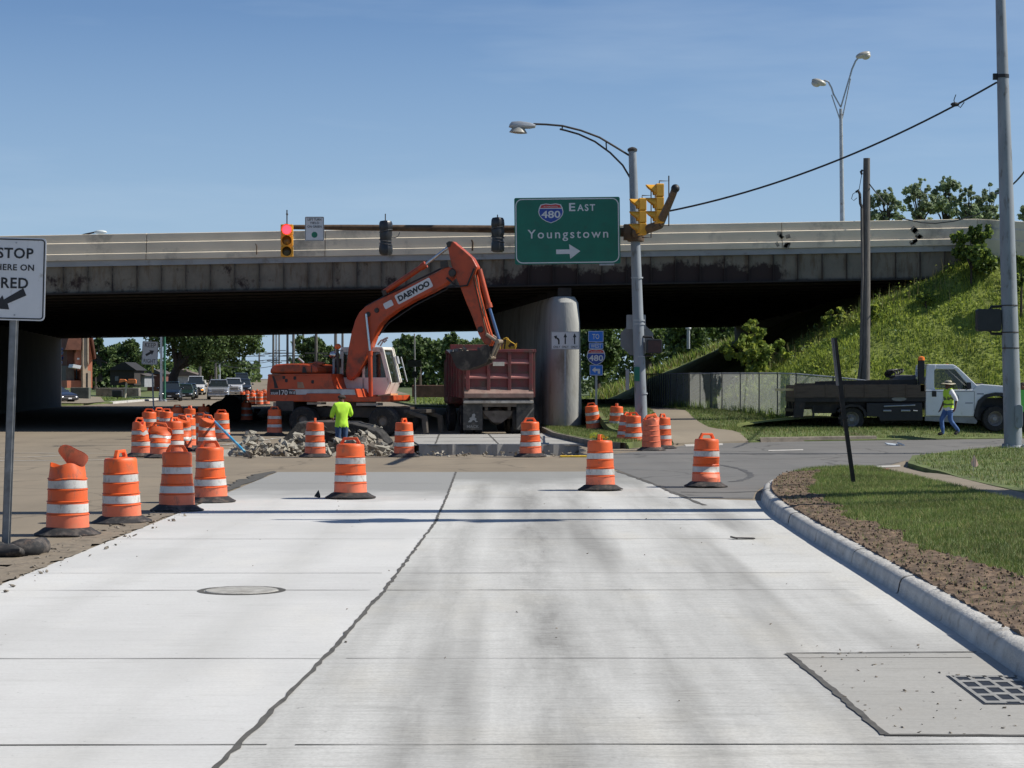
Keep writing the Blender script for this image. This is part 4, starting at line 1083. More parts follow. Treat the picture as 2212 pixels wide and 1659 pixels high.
a, b_ = gp(502, 640), gp(1212, 742); text('Youngstown', MT['sign_white'], GS, ((a[0] + b_[0]) / 2, -.024, (a[2] + b_[2]) / 2), w=b_[0] - a[0], h=a[2] - b_[2], bold=.008, space=1.28)
shape(GS, [gp(x, y)[::2] for x, y in ((752, 816), (870, 816), (866, 770), (965, 832), (876, 900), (870, 856), (752, 856))], MT['sign_white'], (0, -.022, 0))
mb = MB()
for dx in (-gw * .47, -gw * .2, gw * .2, gw * .44): mb.bb(dx - .04, dx + .04, .021, .10, -gh_ * .49, gh_ * .50)
mb.bb(gw * .30, gw * .44, -.05, .05, -gh_ * .5 - .05, -gh_ * .5 - .003)
[q.build('hanger_rail', MT['steel'], GS) for q in comps(mb)]

# signal heads ---------------------------------------------------------
def visor(mb, c, r, depth, mi):
    """cutaway tunnel visor pointing to -Y"""
    n = 16; vs = []
    for k in range(n + 1):
        a = R(-50 + 280 * k / n); d = depth * (.35 + .65 * max(0, math.sin(a)) ** .7) if math.sin(a) > 0 else depth * .22
        for rr in (r, r - .012): vs += [(c[0] + rr * math.cos(a), c[1], c[2] + rr * math.sin(a)), (c[0] + rr * math.cos(a), c[1] - d, c[2] + rr * math.sin(a))]
    fs = []
    for k in range(n):
        a = k * 4; b = a + 4
        fs += [(a, a + 1, b + 1, b), (a + 2, b + 2, b + 3, a + 3), (a + 1, a + 3, b + 3, b + 1)]
    mb.add(vs, fs, mi)
def signal(label, loc, rotz, lit=None, bracket=True, h=1.06):
    t = thing('traffic_signal', label, 'traffic light', loc, rotz, 'three-light signal heads')
    s = h / 3; w = .36
    mb = MB()
    for k in range(3): mb.xz(rrect(w, s - .006, .03, 3, 0, h / 2 - s * (k + .5)), -.10, .10)
    mb.build('housing', MT['signal_yellow'], t, bevel=.012)
    for k, (nm, c) in enumerate((('red', (.16, .012, .01)), ('amber', (.17, .09, .02)), ('green', (.05, .05, .03)))):
        z = h / 2 - s * (k + .5)
        mb = MB(); visor(mb, (0, -.10, z), .155, .27, 0); vo = mb.build('visor', MT['signal_yellow'], t, smooth=50)
        mb = MB(); mb.lathe([(.135, .0), (.10, .03), (.0, .045)], 18, (0, -.102, z), 'y')
        mt = M('lit_red_lens', (1.0, .035, .06), .3, emit=3.2, var=0) if lit == nm else M(nm + '_lens', c, .25, 0, .15)
        mb.v = [(p[0], -.102 - (p[1] + .102) if p[1] > -.102 else p[1], p[2]) for p in mb.v]
        mb.build('lens', mt, t, smooth=60)
    if bracket:
        mb = MB(); mb.path([(0, 0, h / 2), (0, 0, h / 2 + .08), (0, .26, h / 2 + .08), (0, .26, -h / 2 - .06), (0, 0, -h / 2 - .06), (0, 0, -h / 2)], .018, 6); mb.tube((0, .26, h / 2 + .08), (0, .26, h / 2 + .22), .018)
        mb.build('mounting_bracket', MT['dark_steel'], t)
    else:
        mb = MB(); mb.tube((0, .0, h / 2), (0, .0, h / 2 + .42), .018); mb.tube((0, .0, h / 2 + .3), (0, .12, h / 2 + .3), .03); mb.build('mounting_rod', MT['dark_steel'], t)
    return t
Yq = 61.5
signal('yellow signal with its red light lit at the tip of the mast arm', (X(620, Yq), Yq, Zh(520, Yq)), R(3), 'red', False, .95)
signal('unlit yellow signal head seen from the side just right of the tall pole', (X(1387, 60.3), 60.3, Zh(468.5, 60.3)), R(-84))
signal('upper unlit yellow signal head farther out on the arm coming forward', (X(1424, 56.6), 56.6, Zh(440, 56.6)), R(-84))
# bagged signals
M_bag = M('black_plastic_sheet', (.016, .016, .018), .35, 0, .3, 6)
for (u, v, lab) in ((833, 515, 'signal wrapped in black plastic with loose strap at mid mast arm'), (1075, 508, 'signal wrapped in black plastic hanging left of the green sign')):
    t = thing('wrapped_signal', lab, 'traffic light', (X(u, Yq), Yq, Zh(v, Yq)), random.uniform(-.2, .2), 'signals bagged in black plastic')
    mb = MB(); prof_b = [(.05, .52), (.15, .50), (.18, .44), (.19, .30), (.165, .22), (.185, .10), (.165, -.02), (.16, -.12), (.185, -.25), (.19, -.36), (.175, -.46), (.12, -.50), (.04, -.51)]
    vs = []; n = 18
    for (r, z) in prof_b:
        for k in range(n):
            a = 2 * math.pi * k / n; rr = r * (1 + .13 * noise.noise(Vector((math.cos(a) * 2, math.sin(a) * 2, z * 5 + u))) + .05 * math.cos(4 * a))
            vs.append((rr * math.cos(a) * 1.0, rr * math.sin(a) * .9 - .05, z))
    mb.add(vs, [(i * n + k, i * n + (k + 1) % n, (i + 1) * n + (k + 1) % n, (i + 1) * n + k)[::-1] for i in range(len(prof_b) - 1) for k in range(n)] + [tuple(range(n)), tuple(range((len(prof_b) - 1) * n + n - 1, (len(prof_b) - 1) * n - 1, -1))])
    mb.build('plastic_wrap', M_bag, t, smooth=25)
    mb = MB(); mb.tube((0, .05, .5), (0, .05, .72 if u < 900 else .6), .016); mb.build('mounting_rod', MT['dark_steel'], t)
    mb = MB()
    for z in (.21, -.06, -.18): mb.path([(.19 * math.cos(2 * math.pi * k / 14), .17 * math.sin(2 * math.pi * k / 14) - .05, z + .04 * math.sin(2 * math.pi * k / 14 + z * 9)) for k in range(15)], .012, 5, cap=False)
    if u < 900: mb.path([(.18, -.05, .02), (.28, -.05, .02), (.37, -.05, .08), (.41, -.05, .18)], .012, 5)
    mb.build('strap', M('grey_tie_strap', (.07, .07, .075), .5), t)
# left turn yield sign on the arm
yw, yh = 41 / F * Yq, 52 / F * Yq
t = thing('yield_on_green_sign', 'small white LEFT TURN YIELD ON GREEN plate with a green dot on the arm', 'sign', (X(680.5, Yq), Yq - .15, Zh(495, Yq)))
p = plate(t, yw, yh, .03, MT['sign_white']); border(p, yw, yh, .028, .012, MT['sign_black'], (0, -.004, 0), .01)
for s, z, ww in (('LEFT TURN', .38, .72), ('YIELD', .24, .5), ('ON GREEN', .09, .74)): text(s, MT['sign_black'], p, (0, -.005, z * yh), w=ww * yw, h=yh * .095, bold=.01)
mb = MB(); mb.lathe([(.0, .0), (yh * .125, 0), (yh * .125, .004), (0, .004)], 20, (0, -.004, -.25 * yh), 'y', cap=False); mb.build('green_dot', M('green_ball', (.01, .16, .09), .5), p)
mb = MB(); mb.bb(-.03, .03, .01, .12, -.1, .1); mb.build('bracket', MT['steel'], t)

# pedestrian heads ---------------------------------------------------------
def ped_head(label, loc, rotz, w, h, arm, hand=False):
    t = thing('pedestrian_signal', label, 'crossing signal', loc, rotz, 'pedestrian signal heads')
    mb = MB(); mb.xz(rrect(w, h, .06, 4), -.11, .11); mb.build('housing', M('black_signal_housing', (.018, .018, .02), .5, 0, .2), t, bevel=.02)
    mb = MB()
    for (za_, k) in ((h / 2 + .04, 1), (-h / 2 - .04, -1)): mb.path([(arm[0] * .1, 0, za_ - k * .05), (arm[0] * .2, 0, za_ + k * .02), (arm[0], arm[1], za_ + k * .03)], .035, 8)
    mb.build('mounting_arm', MT['black'], t)
    if hand:
        mb = MB(); mb.xz(rrect(w * .8, h * .8, .03), -.113, -.1125); mb.build('lens', M('dull_red_hand_lens', (.05, .018, .014), .4, 0, .3, 9), t)
    return t
Yd = 61.9
ped_head('small dark pedestrian head on the right side of the mast arm pole', (X(1413, Yd), Yd, Zh(748, Yd)), 0, .46, .42, (-.32, .0), True)

# the tall pole at the right edge ----------------------------------------------
YR = 55.0
rb = Vector((X(2189, YR), YR, .12))
RP = thing('steel_pole', 'tall leaning grey steel pole on the grass at the right edge', 'pole', rb)
tpx = X(2160, YR) - rb.x
mb = MB(); mb.path([(0, 0, 0), (tpx * .5, 0, 6.2), (tpx * 1.05, 0, 12.6)], [.235, .19, .118], 24); mb.build('pole_shaft', MT['pole_grey'], RP, smooth=40)
mb = MB(); mb.lathe([(.36, 0), (.36, .05), (.27, .06), (.25, .10)], 20)
for k in range(4): mb.lathe([(.035, .05), (.035, .12), (.01, .14)], 8, (.30 * math.cos(R(45 + 90 * k)), .30 * math.sin(R(45 + 90 * k)), 0))
mb.build('base_plate', MT['pole_grey'], RP, smooth=40)
mb = MB(); mb.xz(rrect(.20, .62, .09, 4, .085, .85), -.265, -.20); mb.build('handhole_cover', MT['pole_grey'], RP, bevel=.01)
def RPt(v): return (Zh(v, YR) - rb.z)
mb = MB(); z = RPt(165); mb.lathe([(.165, -.045), (.165, .045)], 20, (tpx * z / 12, 0, z)); mb.box((tpx * z / 12 - .19, 0, z - .01), (.12, .10, .16)); mb.build('clamp_band', MT['black'], RP, smooth=30)
mb = MB()
for v in (660, 718, 752): z = RPt(v); mb.lathe([(.225, -.015), (.225, .015)], 20, (tpx * z / 12, 0, z), cap=False)
[q.build('strap_band', MT['dark_steel'], RP) for q in comps(mb)]
ped_head('large dark pedestrian head on the left of the right edge pole', (X(2135, YR), YR, Zh(691.5, YR)), R(4), .64, .58, (.40, .0))

# wires
M_wire = M('black_cable', (.012, .012, .014), .5, 0, .1)
def wire(label, pts, r=.022, sag=0.0, n=24, cat='cable'):
    mb = MB(); P_ = []
    a, b = Vector(pts[0]), Vector(pts[-1])
    if len(pts) == 2:
        for k in range(n + 1):
            t = k / n; p = a.lerp(b, t); p.z -= sag * 4 * t * (1 - t); P_.append(p)
    else: P_ = [Vector(p) for p in pts]
    mb.path(P_, r, 6)
    return tag(mb.build('overhead_cable', M_wire), label, cat, 'overhead cables')
wc = wire('long span cable from the right edge pole down to the mast arm pole', [U(2153, 178, YR), U(1440, 457, 58.5)], .026, .42)
t = thing('cable_splice', 'small dark splice clamp with wire tails on the long span cable', 'cable fitting', U(2062, 226, 55.4))
mb = MB(); mb.ball((0, -.03, 0), (.12, .05, .06), 8); mb.path([(0, 0, 0), (-.02, 0, .12), (.03, 0, .26)], .012, 5); mb.path([(.05, 0, 0), (.15, 0, -.08), (.25, 0, .06)], .014, 5); mb.build('clamp', MT['black'], t)
wire('short cable slanting up past the right edge pole', [U(2150, 418, 73), U(2240, 330, 60)], .028, .25)
wire('cable running from the wooden pole down behind the trees', [U(1878, 398, 71), U(1915, 442, 84)], .022, .02)
wire('slack cable drooping in front of the parapet at the right', [U(1940, 470, 74), U(1990, 481, 74.2), U(2020, 482.5, 74.3), U(2060, 478, 74.4), U(2105, 466, 74.6), U(2118, 460, 74.6)], .02)

# wooden utility pole ------------------------------------------------------------
YW = 72.5
wb = Vector((X(1867, YW), YW, .3))
t = thing('utility_pole', 'weathered wooden utility pole standing behind the flatbed truck', 'utility pole', wb)
mb = MB(); mb.path([(0, 0, -.1), (X(1870, YW) - wb.x, 0, 4.2), (X(1872, YW) - wb.x, 0, Zh(342, YW) - .3)], [.185, .16, .115], 16); mb.build('pole_shaft', MT['pole_wood'], t, smooth=40)
def WP(u, v): return (X(u, YW) - wb.x, -.12, Zh(v, YW) - .3)
mb = MB(); mb.path([WP(1861, 450), WP(1857, 440), WP(1856, 420), WP(1852, 412), WP(1848, 416)], .05, 8); mb.path([WP(1861, 378), WP(1858, 372), WP(1862, 368)], .04, 6)
mb.path([WP(1850, 414), WP(1841, 420), WP(1838, 430), WP(1843, 434), WP(1850, 428)], .012, 5); mb.path([WP(1861, 372), WP(1857, 395), WP(1854, 412)], .012, 5); mb.build('service_conduit', MT['black'], t, smooth=40)
mb = MB(); mb.path([WP(1860, 450), WP(1862, 600), WP(1858, 780), WP(1852, 830)], .05, 8); mb.build('riser_pipe', MT['pole_wood'], t, smooth=40)

# leaning dark sign post seen edge-on -------------------------------------------
YE = 34.6
eb = Vector((X(1845, YE), YE, zv1(X(1845, YE), YE)))
t = thing('leaning_sign_post', 'dark leaning steel post with its sign turned edge-on in the kerb grass', 'sign', eb)
tx = X(1803, YE) - eb.x; tz = Zh(730, YE) - eb.z; mx = X(1824, YE) - eb.x; mz = Zh(905, YE) - eb.z
M_dpost = M('dark_rusty_post', (.026, .022, .02), .7, .2, .3, 9)
mb = MB(); mb.prism([(-.033, -.03, -.05), (.033, -.03, -.05), (.033, .03, -.05), (-.033, .03, -.05)], (mx, 0, mz + .1)); mb.build('ground_stub', M_dpost, t)
mb = MB(); mb.prism([(mx - .045, -.065, mz - .0), (mx + .03, -.065, mz), (mx + .03, -.031, mz), (mx - .045, -.031, mz)], (tx - mx, 0, tz - mz)); mb.build('post', M_dpost, t)
mb = MB(); mb.bb(mx - .10, mx + .05, -.07, -.03, mz - .0, mz + .035); mb.build('coupling', M_dpost, t)
mb = MB(); mb.prism([(tx - .055 + .03, -.10, tz), (tx - .068 + .03, -.10, tz), (tx - .068 + .03, .16, tz), (tx - .055 + .03, .16, tz)], (.085, 0, -.78)); mb.build('edge_on_panel', M('dull_edge_panel', (.12, .125, .13), .6), t)
# marker flag
t = thing('marker_flag', 'small pale pink survey flag on a wire in the right grass', 'flag', (*G(2103, 1018, .13), .13))
mb = MB(); mb.tube((0, 0, 0), (.01, 0, .32), .006, n=5); mb.build('wire', MT['steel'], t)
mb = MB(); mb.add([(.01, 0, .33), (.06, .02, .25), (.10, .0, .12), (.04, -.02, .08), (-.03, .01, .1), (-.05, .02, .18)], [(0, 1, 5), (1, 2, 3), (1, 3, 4), (1, 4, 5)]); mb.build('flag', M('pink_flag_film', (.8, .52, .42), .6, transl=.3), t)

# lights up on the highway ---------------------------------------------------------
YT = 98.0
zb2 = 6.4 + bz(X(1820, YT))
t = thing('twin_light_pole', 'twin arm highway light pole rising behind the parapet', 'street light', (X(1821, YT), YT, zb2))
def TP(u, v, Y=YT): return Vector((X(u, Y) - X(1821, YT), Y - YT, Zh(v, Y) - zb2))
mb = MB(); mb.path([(0, 0, 0), TP(1816, 235)], [.13, .075], 10); mb.build('pole_shaft', MT['steel'], t, smooth=40)
def twin(a1, a2, b1, head, mir):
    mb = MB(); mb.path(a1, .035, 6); mb.path(a2, .028, 6); mb.path(b1, .04, 6); ar = mb.build('bracket_arm', MT['steel'], t, smooth=40)
    mb = MB(); mb.ball((0, 0, 0), (.36, .2, .15), 12); mb.ball((mir * -.12, 0, -.10), (.22, .18, .16), 12); o = mb.build('luminaire', M('highway_luminaire', (.40, .38, .33), .4, .1, .1), ar, smooth=50); o.location = head; o.rotation_euler = (0, R(18 * mir), 0)
twin([TP(1816, 232), TP(1800, 203)], [TP(1814, 258), TP(1796, 205)], [TP(1801, 206), TP(1796, 190), TP(1789, 177), TP(1781, 174), TP(1776, 176)], TP(1769, 178), 1)
twin([TP(1816, 232), TP(1834, 170)], [TP(1819, 258), TP(1837, 170)], [TP(1834, 172), TP(1840, 150), TP(1848, 132), TP(1855, 124)], TP(1864, 119), -1)
YT = 112.0
t = thing('highway_light', 'single cobra head lamp peeking above the left parapet', 'street light', (X(160, YT), YT, 6.35))
def TP2(u, v): return Vector((X(u, YT) - X(160, YT), 0, Zh(v, YT) - 6.35))
mb = MB(); mb.path([(0, 0, 0), TP2(160, 520), TP2(166, 512), TP2(185, 506), TP2(205, 502)], [.1, .07, .06, .05, .045], 8); mb.build('pole_arm', MT['dark_steel'], t, smooth=40)
mb = MB(); mb.ball(TP2(217, 501.5), (.36, .2, .11), 12); mb.build('luminaire', M('pale_luminaire', (.62, .66, .64), .4), t, smooth=50)

# poles outside the frame on the right, whose shadows lie across the lanes
t = thing('signal_pole', 'tall dark strain pole standing outside the picture on the right kerb', 'signal pole', (9.3, 31.5, .1))
mb = MB(); mb.path([(0, 0, 0), (0, 0, 18.5)], [.42, .30], 20); mb.build('pole_shaft', MT['pole_grey'], t, smooth=40)
t = thing('signal_pole', 'mast arm pole with three signals outside the picture on the right', 'signal pole', (11.5, 29.6, .1))
mb = MB(); mb.path([(0, 0, 0), (0, 0, 8.9)], [.16, .12], 14); mb.path([(0, 0, 8.5), (-5.6, 0, 8.75)], [.1, .07], 10); mb.build('pole_shaft', MT['pole_grey'], t, smooth=40)
for dx, tw in ((-4.7, 0), (-4.05, .3), (-2.7, .2)):
    mb = MB(); mb.box((dx, -.25, 8.4), (.34, .5, 1.0), (.6 if dx < -4.5 else .2, 0, tw)); mb.build('signal_housing', MT['signal_yellow'], t, bevel=.02)
# ------------------------------------------------------------- traffic drums
M_or = M('drum_orange_plastic', (.74, .115, .022), .5, 0, .10, 3, dirt=(.52, .13, .045), dirt_amt=.35, dirt_scale=4, rnd=.14)
M_or2 = M('sun_faded_orange_plastic', (.78, .185, .09), .55, 0, .10, 4, dirt=(.60, .22, .12), dirt_amt=.35, dirt_scale=5, rnd=.1)
M_rf = M('reflective_band', (.56, .55, .52), .38, 0, .08, 4, dirt=(.34, .30, .26), dirt_amt=.45, dirt_scale=7, rnd=.14)
PROF = [(.262, .03), (.264, .05), (.258, .14), (.256, .235), (.268, .243), (.25, .252), (.247, .39), (.259, .397), (.241, .406), (.239, .53), (.250, .537), (.234, .546), (.231, .66), (.243, .668), (.226, .678), (.223, .76), (.219, .845), (.205, .868), (.10, .880), (.0, .882)]
def prof_r(z):
    for (r0, z0), (r1, z1) in zip(PROF[:-1], PROF[1:]):
        if z0 <= z <= z1: return r0 + (r1 - r0) * (z - z0) / (z1 - z0 + 1e-9)
    return .2
def drum_proto(name, label, cat, fn=lambda p: p, bands=True, lid=True, faded=False, hang=0.0):
    t = thing(name, label, cat, (0, -30, 0), 0, 'orange construction drums')
    mb = MB(); mb.lathe([(.40, .0), (.405, .016), (.345, .045), (.295, .08), (.262, .092), (.20, .092)], 28); mb.warp(lambda p: p + Vector((0, 0, max(0, .012 * noise.noise(p * 5))))); mb.build('rubber_base', MT['rubber'], t, smooth=40)
    mb = MB(); P = []
    for (a, b) in zip(PROF[:-1], PROF[1:]):
        k = 3 if abs(b[1] - a[1]) > .08 else 1
        for i in range(k): P.append((a[0] + (b[0] - a[0]) * i / k, a[1] + (b[1] - a[1]) * i / k))
    P.append(PROF[-1])
    if not lid: P = [p for p in P if p[1] < .86]
    mb.lathe(P, 32, cap=False)
    mb.m = [1 if sum(mb.v[i][2] for i in f) / 4 < .24 else 0 for f in mb.f]
    mb.warp(fn); mb.build('drum_body', [M_or2 if faded else M_or, M_or2], t, smooth=38)
    if bands:
        for z0, z1 in ((.268, .368), (.552, .65)):
            mb = MB(); zs = [z0 + (z1 - z0) * i / 3 for i in range(4)]
            mb.lathe([(prof_r(z) + .0035, z) for z in zs], 32, cap=False); mb.warp(fn); mb.build('reflective_band', M_rf, t, smooth=60)
    hp = [(-.155, .865), (-.155, .90), (-.105, .975), (.105, .975), (.155, .90), (.155, .865), (.09, .865), (.09, .905), (.075, .935), (-.075, .935), (-.09, .905), (-.09, .865)]
    mb = MB()
    outer = [(-.165, .862), (-.155, .90), (-.11, .98), (.11, .98), (.155, .90), (.165, .862)]; inner = [(-.10, .862), (-.10, .90), (-.075, .94), (.075, .94), (.10, .90), (.10, .862)]
    n = 6
    for (y0, y1) in ((-.028, .028),):
        vs = [(x, y0, z) for x, z in outer] + [(x, y0, z) for x, z in inner] + [(x, y1, z) for x, z in outer] + [(x, y1, z) for x, z in inner]
        fs = []
        for i in range(n - 1):
            j = i + 1; fs += [(i, j, n + j, n + i), (2 * n + i, 3 * n + i, 3 * n + j, 2 * n + j), (i, 2 * n + i, 2 * n + j, j), (n + i, n + j, 3 * n + j, 3 * n + i)]
        mb.add(vs, fs)
    mb.warp(fn); mb.build('handle', M_or, t, bevel=.008)
    return t
def f_ok(p): return p
def f_worn(p):
    d = noise.noise(Vector((p.x * 4, p.y * 4, p.z * 2.5 + 4))) * .03
    return p + Vector((d, d * .6, 0))
def f_pinch(p):
    k = sstep(.35, .85, p.z)
    q = Vector((p.x * (1 - .30 * k), p.y * (1 - .1 * k), p.z))
    q.z -= k * .10 * max(0, 1 - abs(p.x - .02) / .07)
    q.x += .03 * math.sin(p.z * 6)
    return q
def f_crush(p):
    k = sstep(.25, .8, p.z); q = Vector((p.x * (1 + .30 * k), p.y * (1 - .45 * k), p.z))
    q.z -= k * (.10 + .16 * max(0, p.x + .05)); q.y += .10 * k * (1 if p.y < 0 else .2)
    d = noise.noise(Vector((p.x * 5, p.y * 5, p.z * 6))) * .05 * k
    return q + Vector((d, d, d * .6))
def f_dent(p):
    d = max(0, 1 - ((p.z - .62) / .30) ** 2) * max(0, p.x * .55 - p.y * .84) * .55
    q = p + Vector((-d * .5, d * .84, 0)); q.z -= .12 * sstep(.5, .9, p.z) * max(0, (p.x * .55 - p.y * .84) / .22)
    return q
def f_flare(p):
    k = sstep(.66, .86, p.z); d = k * .05 * math.sin(math.atan2(p.y, p.x) * 3 + 1)
    return Vector((p.x * (1 + .05 * k) + d, p.y + d * .4, p.z + d * .8 - .02 * k))
def f_lowdent(p):
    d = max(0, 1 - ((p.z - .34) / .16) ** 2) * max(0, -p.y - .05) * .5
    return Vector((p.x, p.y + d, p.z))
def f_torn(p):
    k = sstep(.55, .86, p.z); a = math.atan2(p.y, p.x)
    d = noise.noise(Vector((p.x * 6, p.y * 6, p.z * 4))) * .028 * k - .05 * k * max(0, math.cos(a + 1.2)) ** 3
    return p + Vector((d * math.cos(a), d * math.sin(a), k * (.025 * math.sin(3 * a) - .02)))
D = {}
D['ok'] = drum_proto('traffic_drum', '-', 'traffic drum', f_ok)
D['worn'] = drum_proto('traffic_drum', '-', 'traffic drum', f_worn)
D['pinch'] = drum_proto('traffic_drum', '-', 'traffic drum', f_pinch)
D['crush'] = drum_proto('traffic_drum', '-', 'traffic drum', f_crush)
D['dent'] = drum_proto('traffic_drum', '-', 'traffic drum', f_dent)
D['lowdent'] = drum_proto('traffic_drum', '-', 'traffic drum', f_lowdent)
D['plain'] = drum_proto('traffic_drum', '-', 'traffic drum', f_flare, bands=False, faded=True)
used = set()
def drum(kind, u, Y, label, z=0.008, rz=0.0, tilt=(0, 0), sc=1.0):
    loc = (X(u, Y), Y, z); rot = (R(tilt[0]), R(tilt[1]), R(rz))
    if kind not in used:
        used.add(kind); t = D[kind]; t.location = loc; t.rotation_euler = rot; t['label'] = label
    else: t = dup(D[kind], loc, rot, label)
    t.rotation_euler = (rot[0] + R(random.uniform(-1.2, 1.2)), rot[1] + R(random.uniform(-1.5, 1.5)), rot[2]); sc *= random.uniform(.975, 1.02); t.scale = (sc * random.uniform(.97, 1.03), sc, sc); return t
# near left row (the first is the torn one, built below)
drum('worn', 263, 28.6, 'clean topped drum second in the near left row with a scuffed bottom', .006, 75)
drum('worn', 382, 31.1, 'bright drum third in the near left row, at the edge of the pale lane', .008, 8)
drum('worn', 455, 33.3, 'weathered drum with wide handle, last and farthest in the near left row', .006, 185, (0, 1))
drum('ok', 757, 34.3, 'glossy drum standing alone on the pale lane below the lime shirted worker', .014, 0)
drum('ok', 1297, 36.8, 'drum with lime vegetation behind its lid on the tracked lane near the side street', .014, 80)
drum('lowdent', 1525, 37.9, 'drum with dark red handle plate, rightmost of all, on the asphalt edge', .014, 25)
drum('worn', 680, 52.4, 'drum in front of the rubble just left of the worker', .008, 95)
drum('ok', 873, 52.6, 'drum standing right of the rubble heap below the excavator cab', .008, 70)
drum('worn', 1146, 52.6, 'drum at the right corner of the dump truck near the cut slab', .008, 15)
drum('ok', 593, 72.4, 'lone drum left of the excavator tail in front of the shaded road', .008, 10)
# left cluster
drum('pinch', 304, 52.8, 'narrow drum with pinched top at the left front of the far left cluster', .008, 30)
drum('crush', 346, 52.0, 'badly crushed wide drum with folded top in the far left cluster', .008, 12)
drum('worn', 376, 53.6, 'slim drum squeezed right of the crushed one in the far left cluster', .008, 60)
drum('dent', 394, 57.0, 'drum with jagged handle seen over the bright third near drum', .008, -20)
drum('ok', 404, 59.0, 'drum tucked behind the jagged handled one in the far left cluster', .008, 50)
drum('worn', 321, 68.0, 'yellowish topped drum at the foot of the keep right sign post', .008, 5)
drum('ok', 343, 71.6, 'half hidden drum right of the keep right sign post', .008, 40)
drum('worn', 359, 69.2, 'drum with sagging rim behind the crushed one in the cluster', .008, 200)
drum('ok', 383, 79.0, 'dull orange drum at the back middle of the far left cluster', .008, 30)
drum('worn', 409, 76.0, 'drum with pale lid edge against the dark debris pile', .008, 120)
drum('ok', 439, 82.0, 'highest standing drum at the back right of the cluster against the dark pile', .008, 90)
drum('ok', 432, 61.8, 'drum whose lid touches the top of the blue handled tool', .008, 15)
drum('dent', 447, 56.6, 'caved in drum below the blue handled tool', .008, 10)
drum('ok', 479, 65.6, 'upright drum right of the blue handled tool with dark lower half', .008, 0)
drum('worn', 533, 95.0, 'brown looking drum standing in the deep shade under the bridge', .008, 40)
for u, Y, k, lab in ((545, 153.6, 'ok', 'front left drum of the sunlit far group beyond the bridge'), (561, 153.4, 'worn', 'front middle drum of the sunlit far group beyond the bridge'), (575, 155.0, 'ok', 'front right drum of the sunlit far group beyond the bridge'),
                     (524, 172.0, 'worn', 'leftmost drum of the sunlit far group with its foot in shade'), (534, 180.0, 'ok', 'second drum from the left at the back of the far group'), (546, 186.0, 'worn', 'small middle back drum of the sunlit far group'),
                     (556, 190.0, 'ok', 'small back drum left of the tallest far one'), (563, 178.0, 'ok', 'drum rising highest over the front middle far drum'), (570, 192.0, 'worn', 'rearmost right drum of the sunlit far group')):
    drum(k, u, Y, lab, gh(Y) + .01, random.uniform(0, 180))
# right cluster by the side street
drum('ok', 1284, 73.0, 'drum leaning to the left on the grass in front of the blue route signs', .16, 0, (4, -7))
drum('lowdent', 1331, 71.5, 'drum with a dented lower band standing on the grass left of the tall pole', .16, 100)
drum('worn', 1369, 60.6, 'drum at the foot of the tall mast arm pole', .03, 5)
drum('worn', 1349, 61.4, 'tilted drum half hidden behind the one at the pole foot', .03, 40, (0, 9))
drum('plain', 1407, 57.2, 'plain faded orange drum without white bands and with torn rim', .01, 20)
drum('ok', 1431, 58.8, 'drum peeking out on the right behind the plain faded one', .01, 60)
# torn drum with flipped lid, nearest
t = drum_proto('traffic_drum', 'nearest grimy drum with its lid torn open and flipped up, leftmost of the near row', 'traffic drum', f_torn, lid=False)
t.location = (X(146, 26.3), 26.3, .006); t.scale = (1.02, 1.02, 1.06); t.rotation_euler = (0, 0, R(20))
for ch in list(t.children):
    if ch.name.startswith('handle'): bpy.data.objects.remove(ch)
mb = MB(); n = 22
for k in range(n):
    a = 2 * math.pi * k / n; mb.v.append((.19 * math.cos(a) - .03, .03 * math.sin(a * 2) + .05 * abs(math.cos(a)) - .03, .20 * math.sin(a) * .60 + .012 * math.sin(3 * a + 1)))
mb.v.append((-.06, -.05, 0)); mb.f = [(k, (k + 1) % n, n) for k in range(n)]; mb.m = [0] * n
mb.add([(p[0], p[1] + .02, p[2]) for p in mb.v[:n + 1]], [((k + 1) % n, k, n) for k in range(n)])
lidb = mb.build('torn_lid', M_or2, t, smooth=60); lidb.location = (.075, -.06, .91); lidb.rotation_euler = (R(24), R(27), R(-14))
# vegetation rag on the drum lids at the right
mbr = MB()
for k in range(26): 
    c = Vector((random.uniform(-.2, .1), random.uniform(-.1, .1), random.uniform(0, .07))); a = Vector((random.uniform(-.09, .09), random.uniform(-.04, .04), random.uniform(0, .07)))
    mbr.add([c, c + a, c + Vector((.03, 0, .05))], [(0, 1, 2)])
o = mbr.build('safety_rag', M('lime_rag', (.50, .62, .06), .7, 0, .2)); o.location = (X(1297, 36.8), 36.8, .89); tag(o, 'crumpled lime safety rag lying on a drum lid beside the side street', 'rag')

# blue handled float pole leaning on the drums
a, b = Vector((X(541, 51.6), 51.6, .02)), U(446, 893, 58.0)
t = thing('long_handled_tool', 'long blue pole tool leaning from the rubble onto the left drums', 'tool', a)
d = b - a
mb = MB(); mb.tube(d * .12, d * .93, .034, .034, 10); mb.build('handle', M('blue_painted_handle', (.03, .36, .62), .35, 0, .15, 2, dirt=(.3, .65, .7), dirt_amt=.4), t, smooth=40)
mb = MB(); mb.tube(d * .93, d * 1.03, .028, .024, 10); mb.build('end_grip', MT['black'], t); mb = MB(); mb.tube(d * .12, d * .02, .016, .014, 8); mb.path([d * .02, Vector((.02, 0, .0)), Vector((-.05, -.04, .0))], .02, 6); mb.box((-.02, 0, .02), (.30, .06, .02)); mb.build('tool_head', MT['dark_steel'], t, smooth=40)

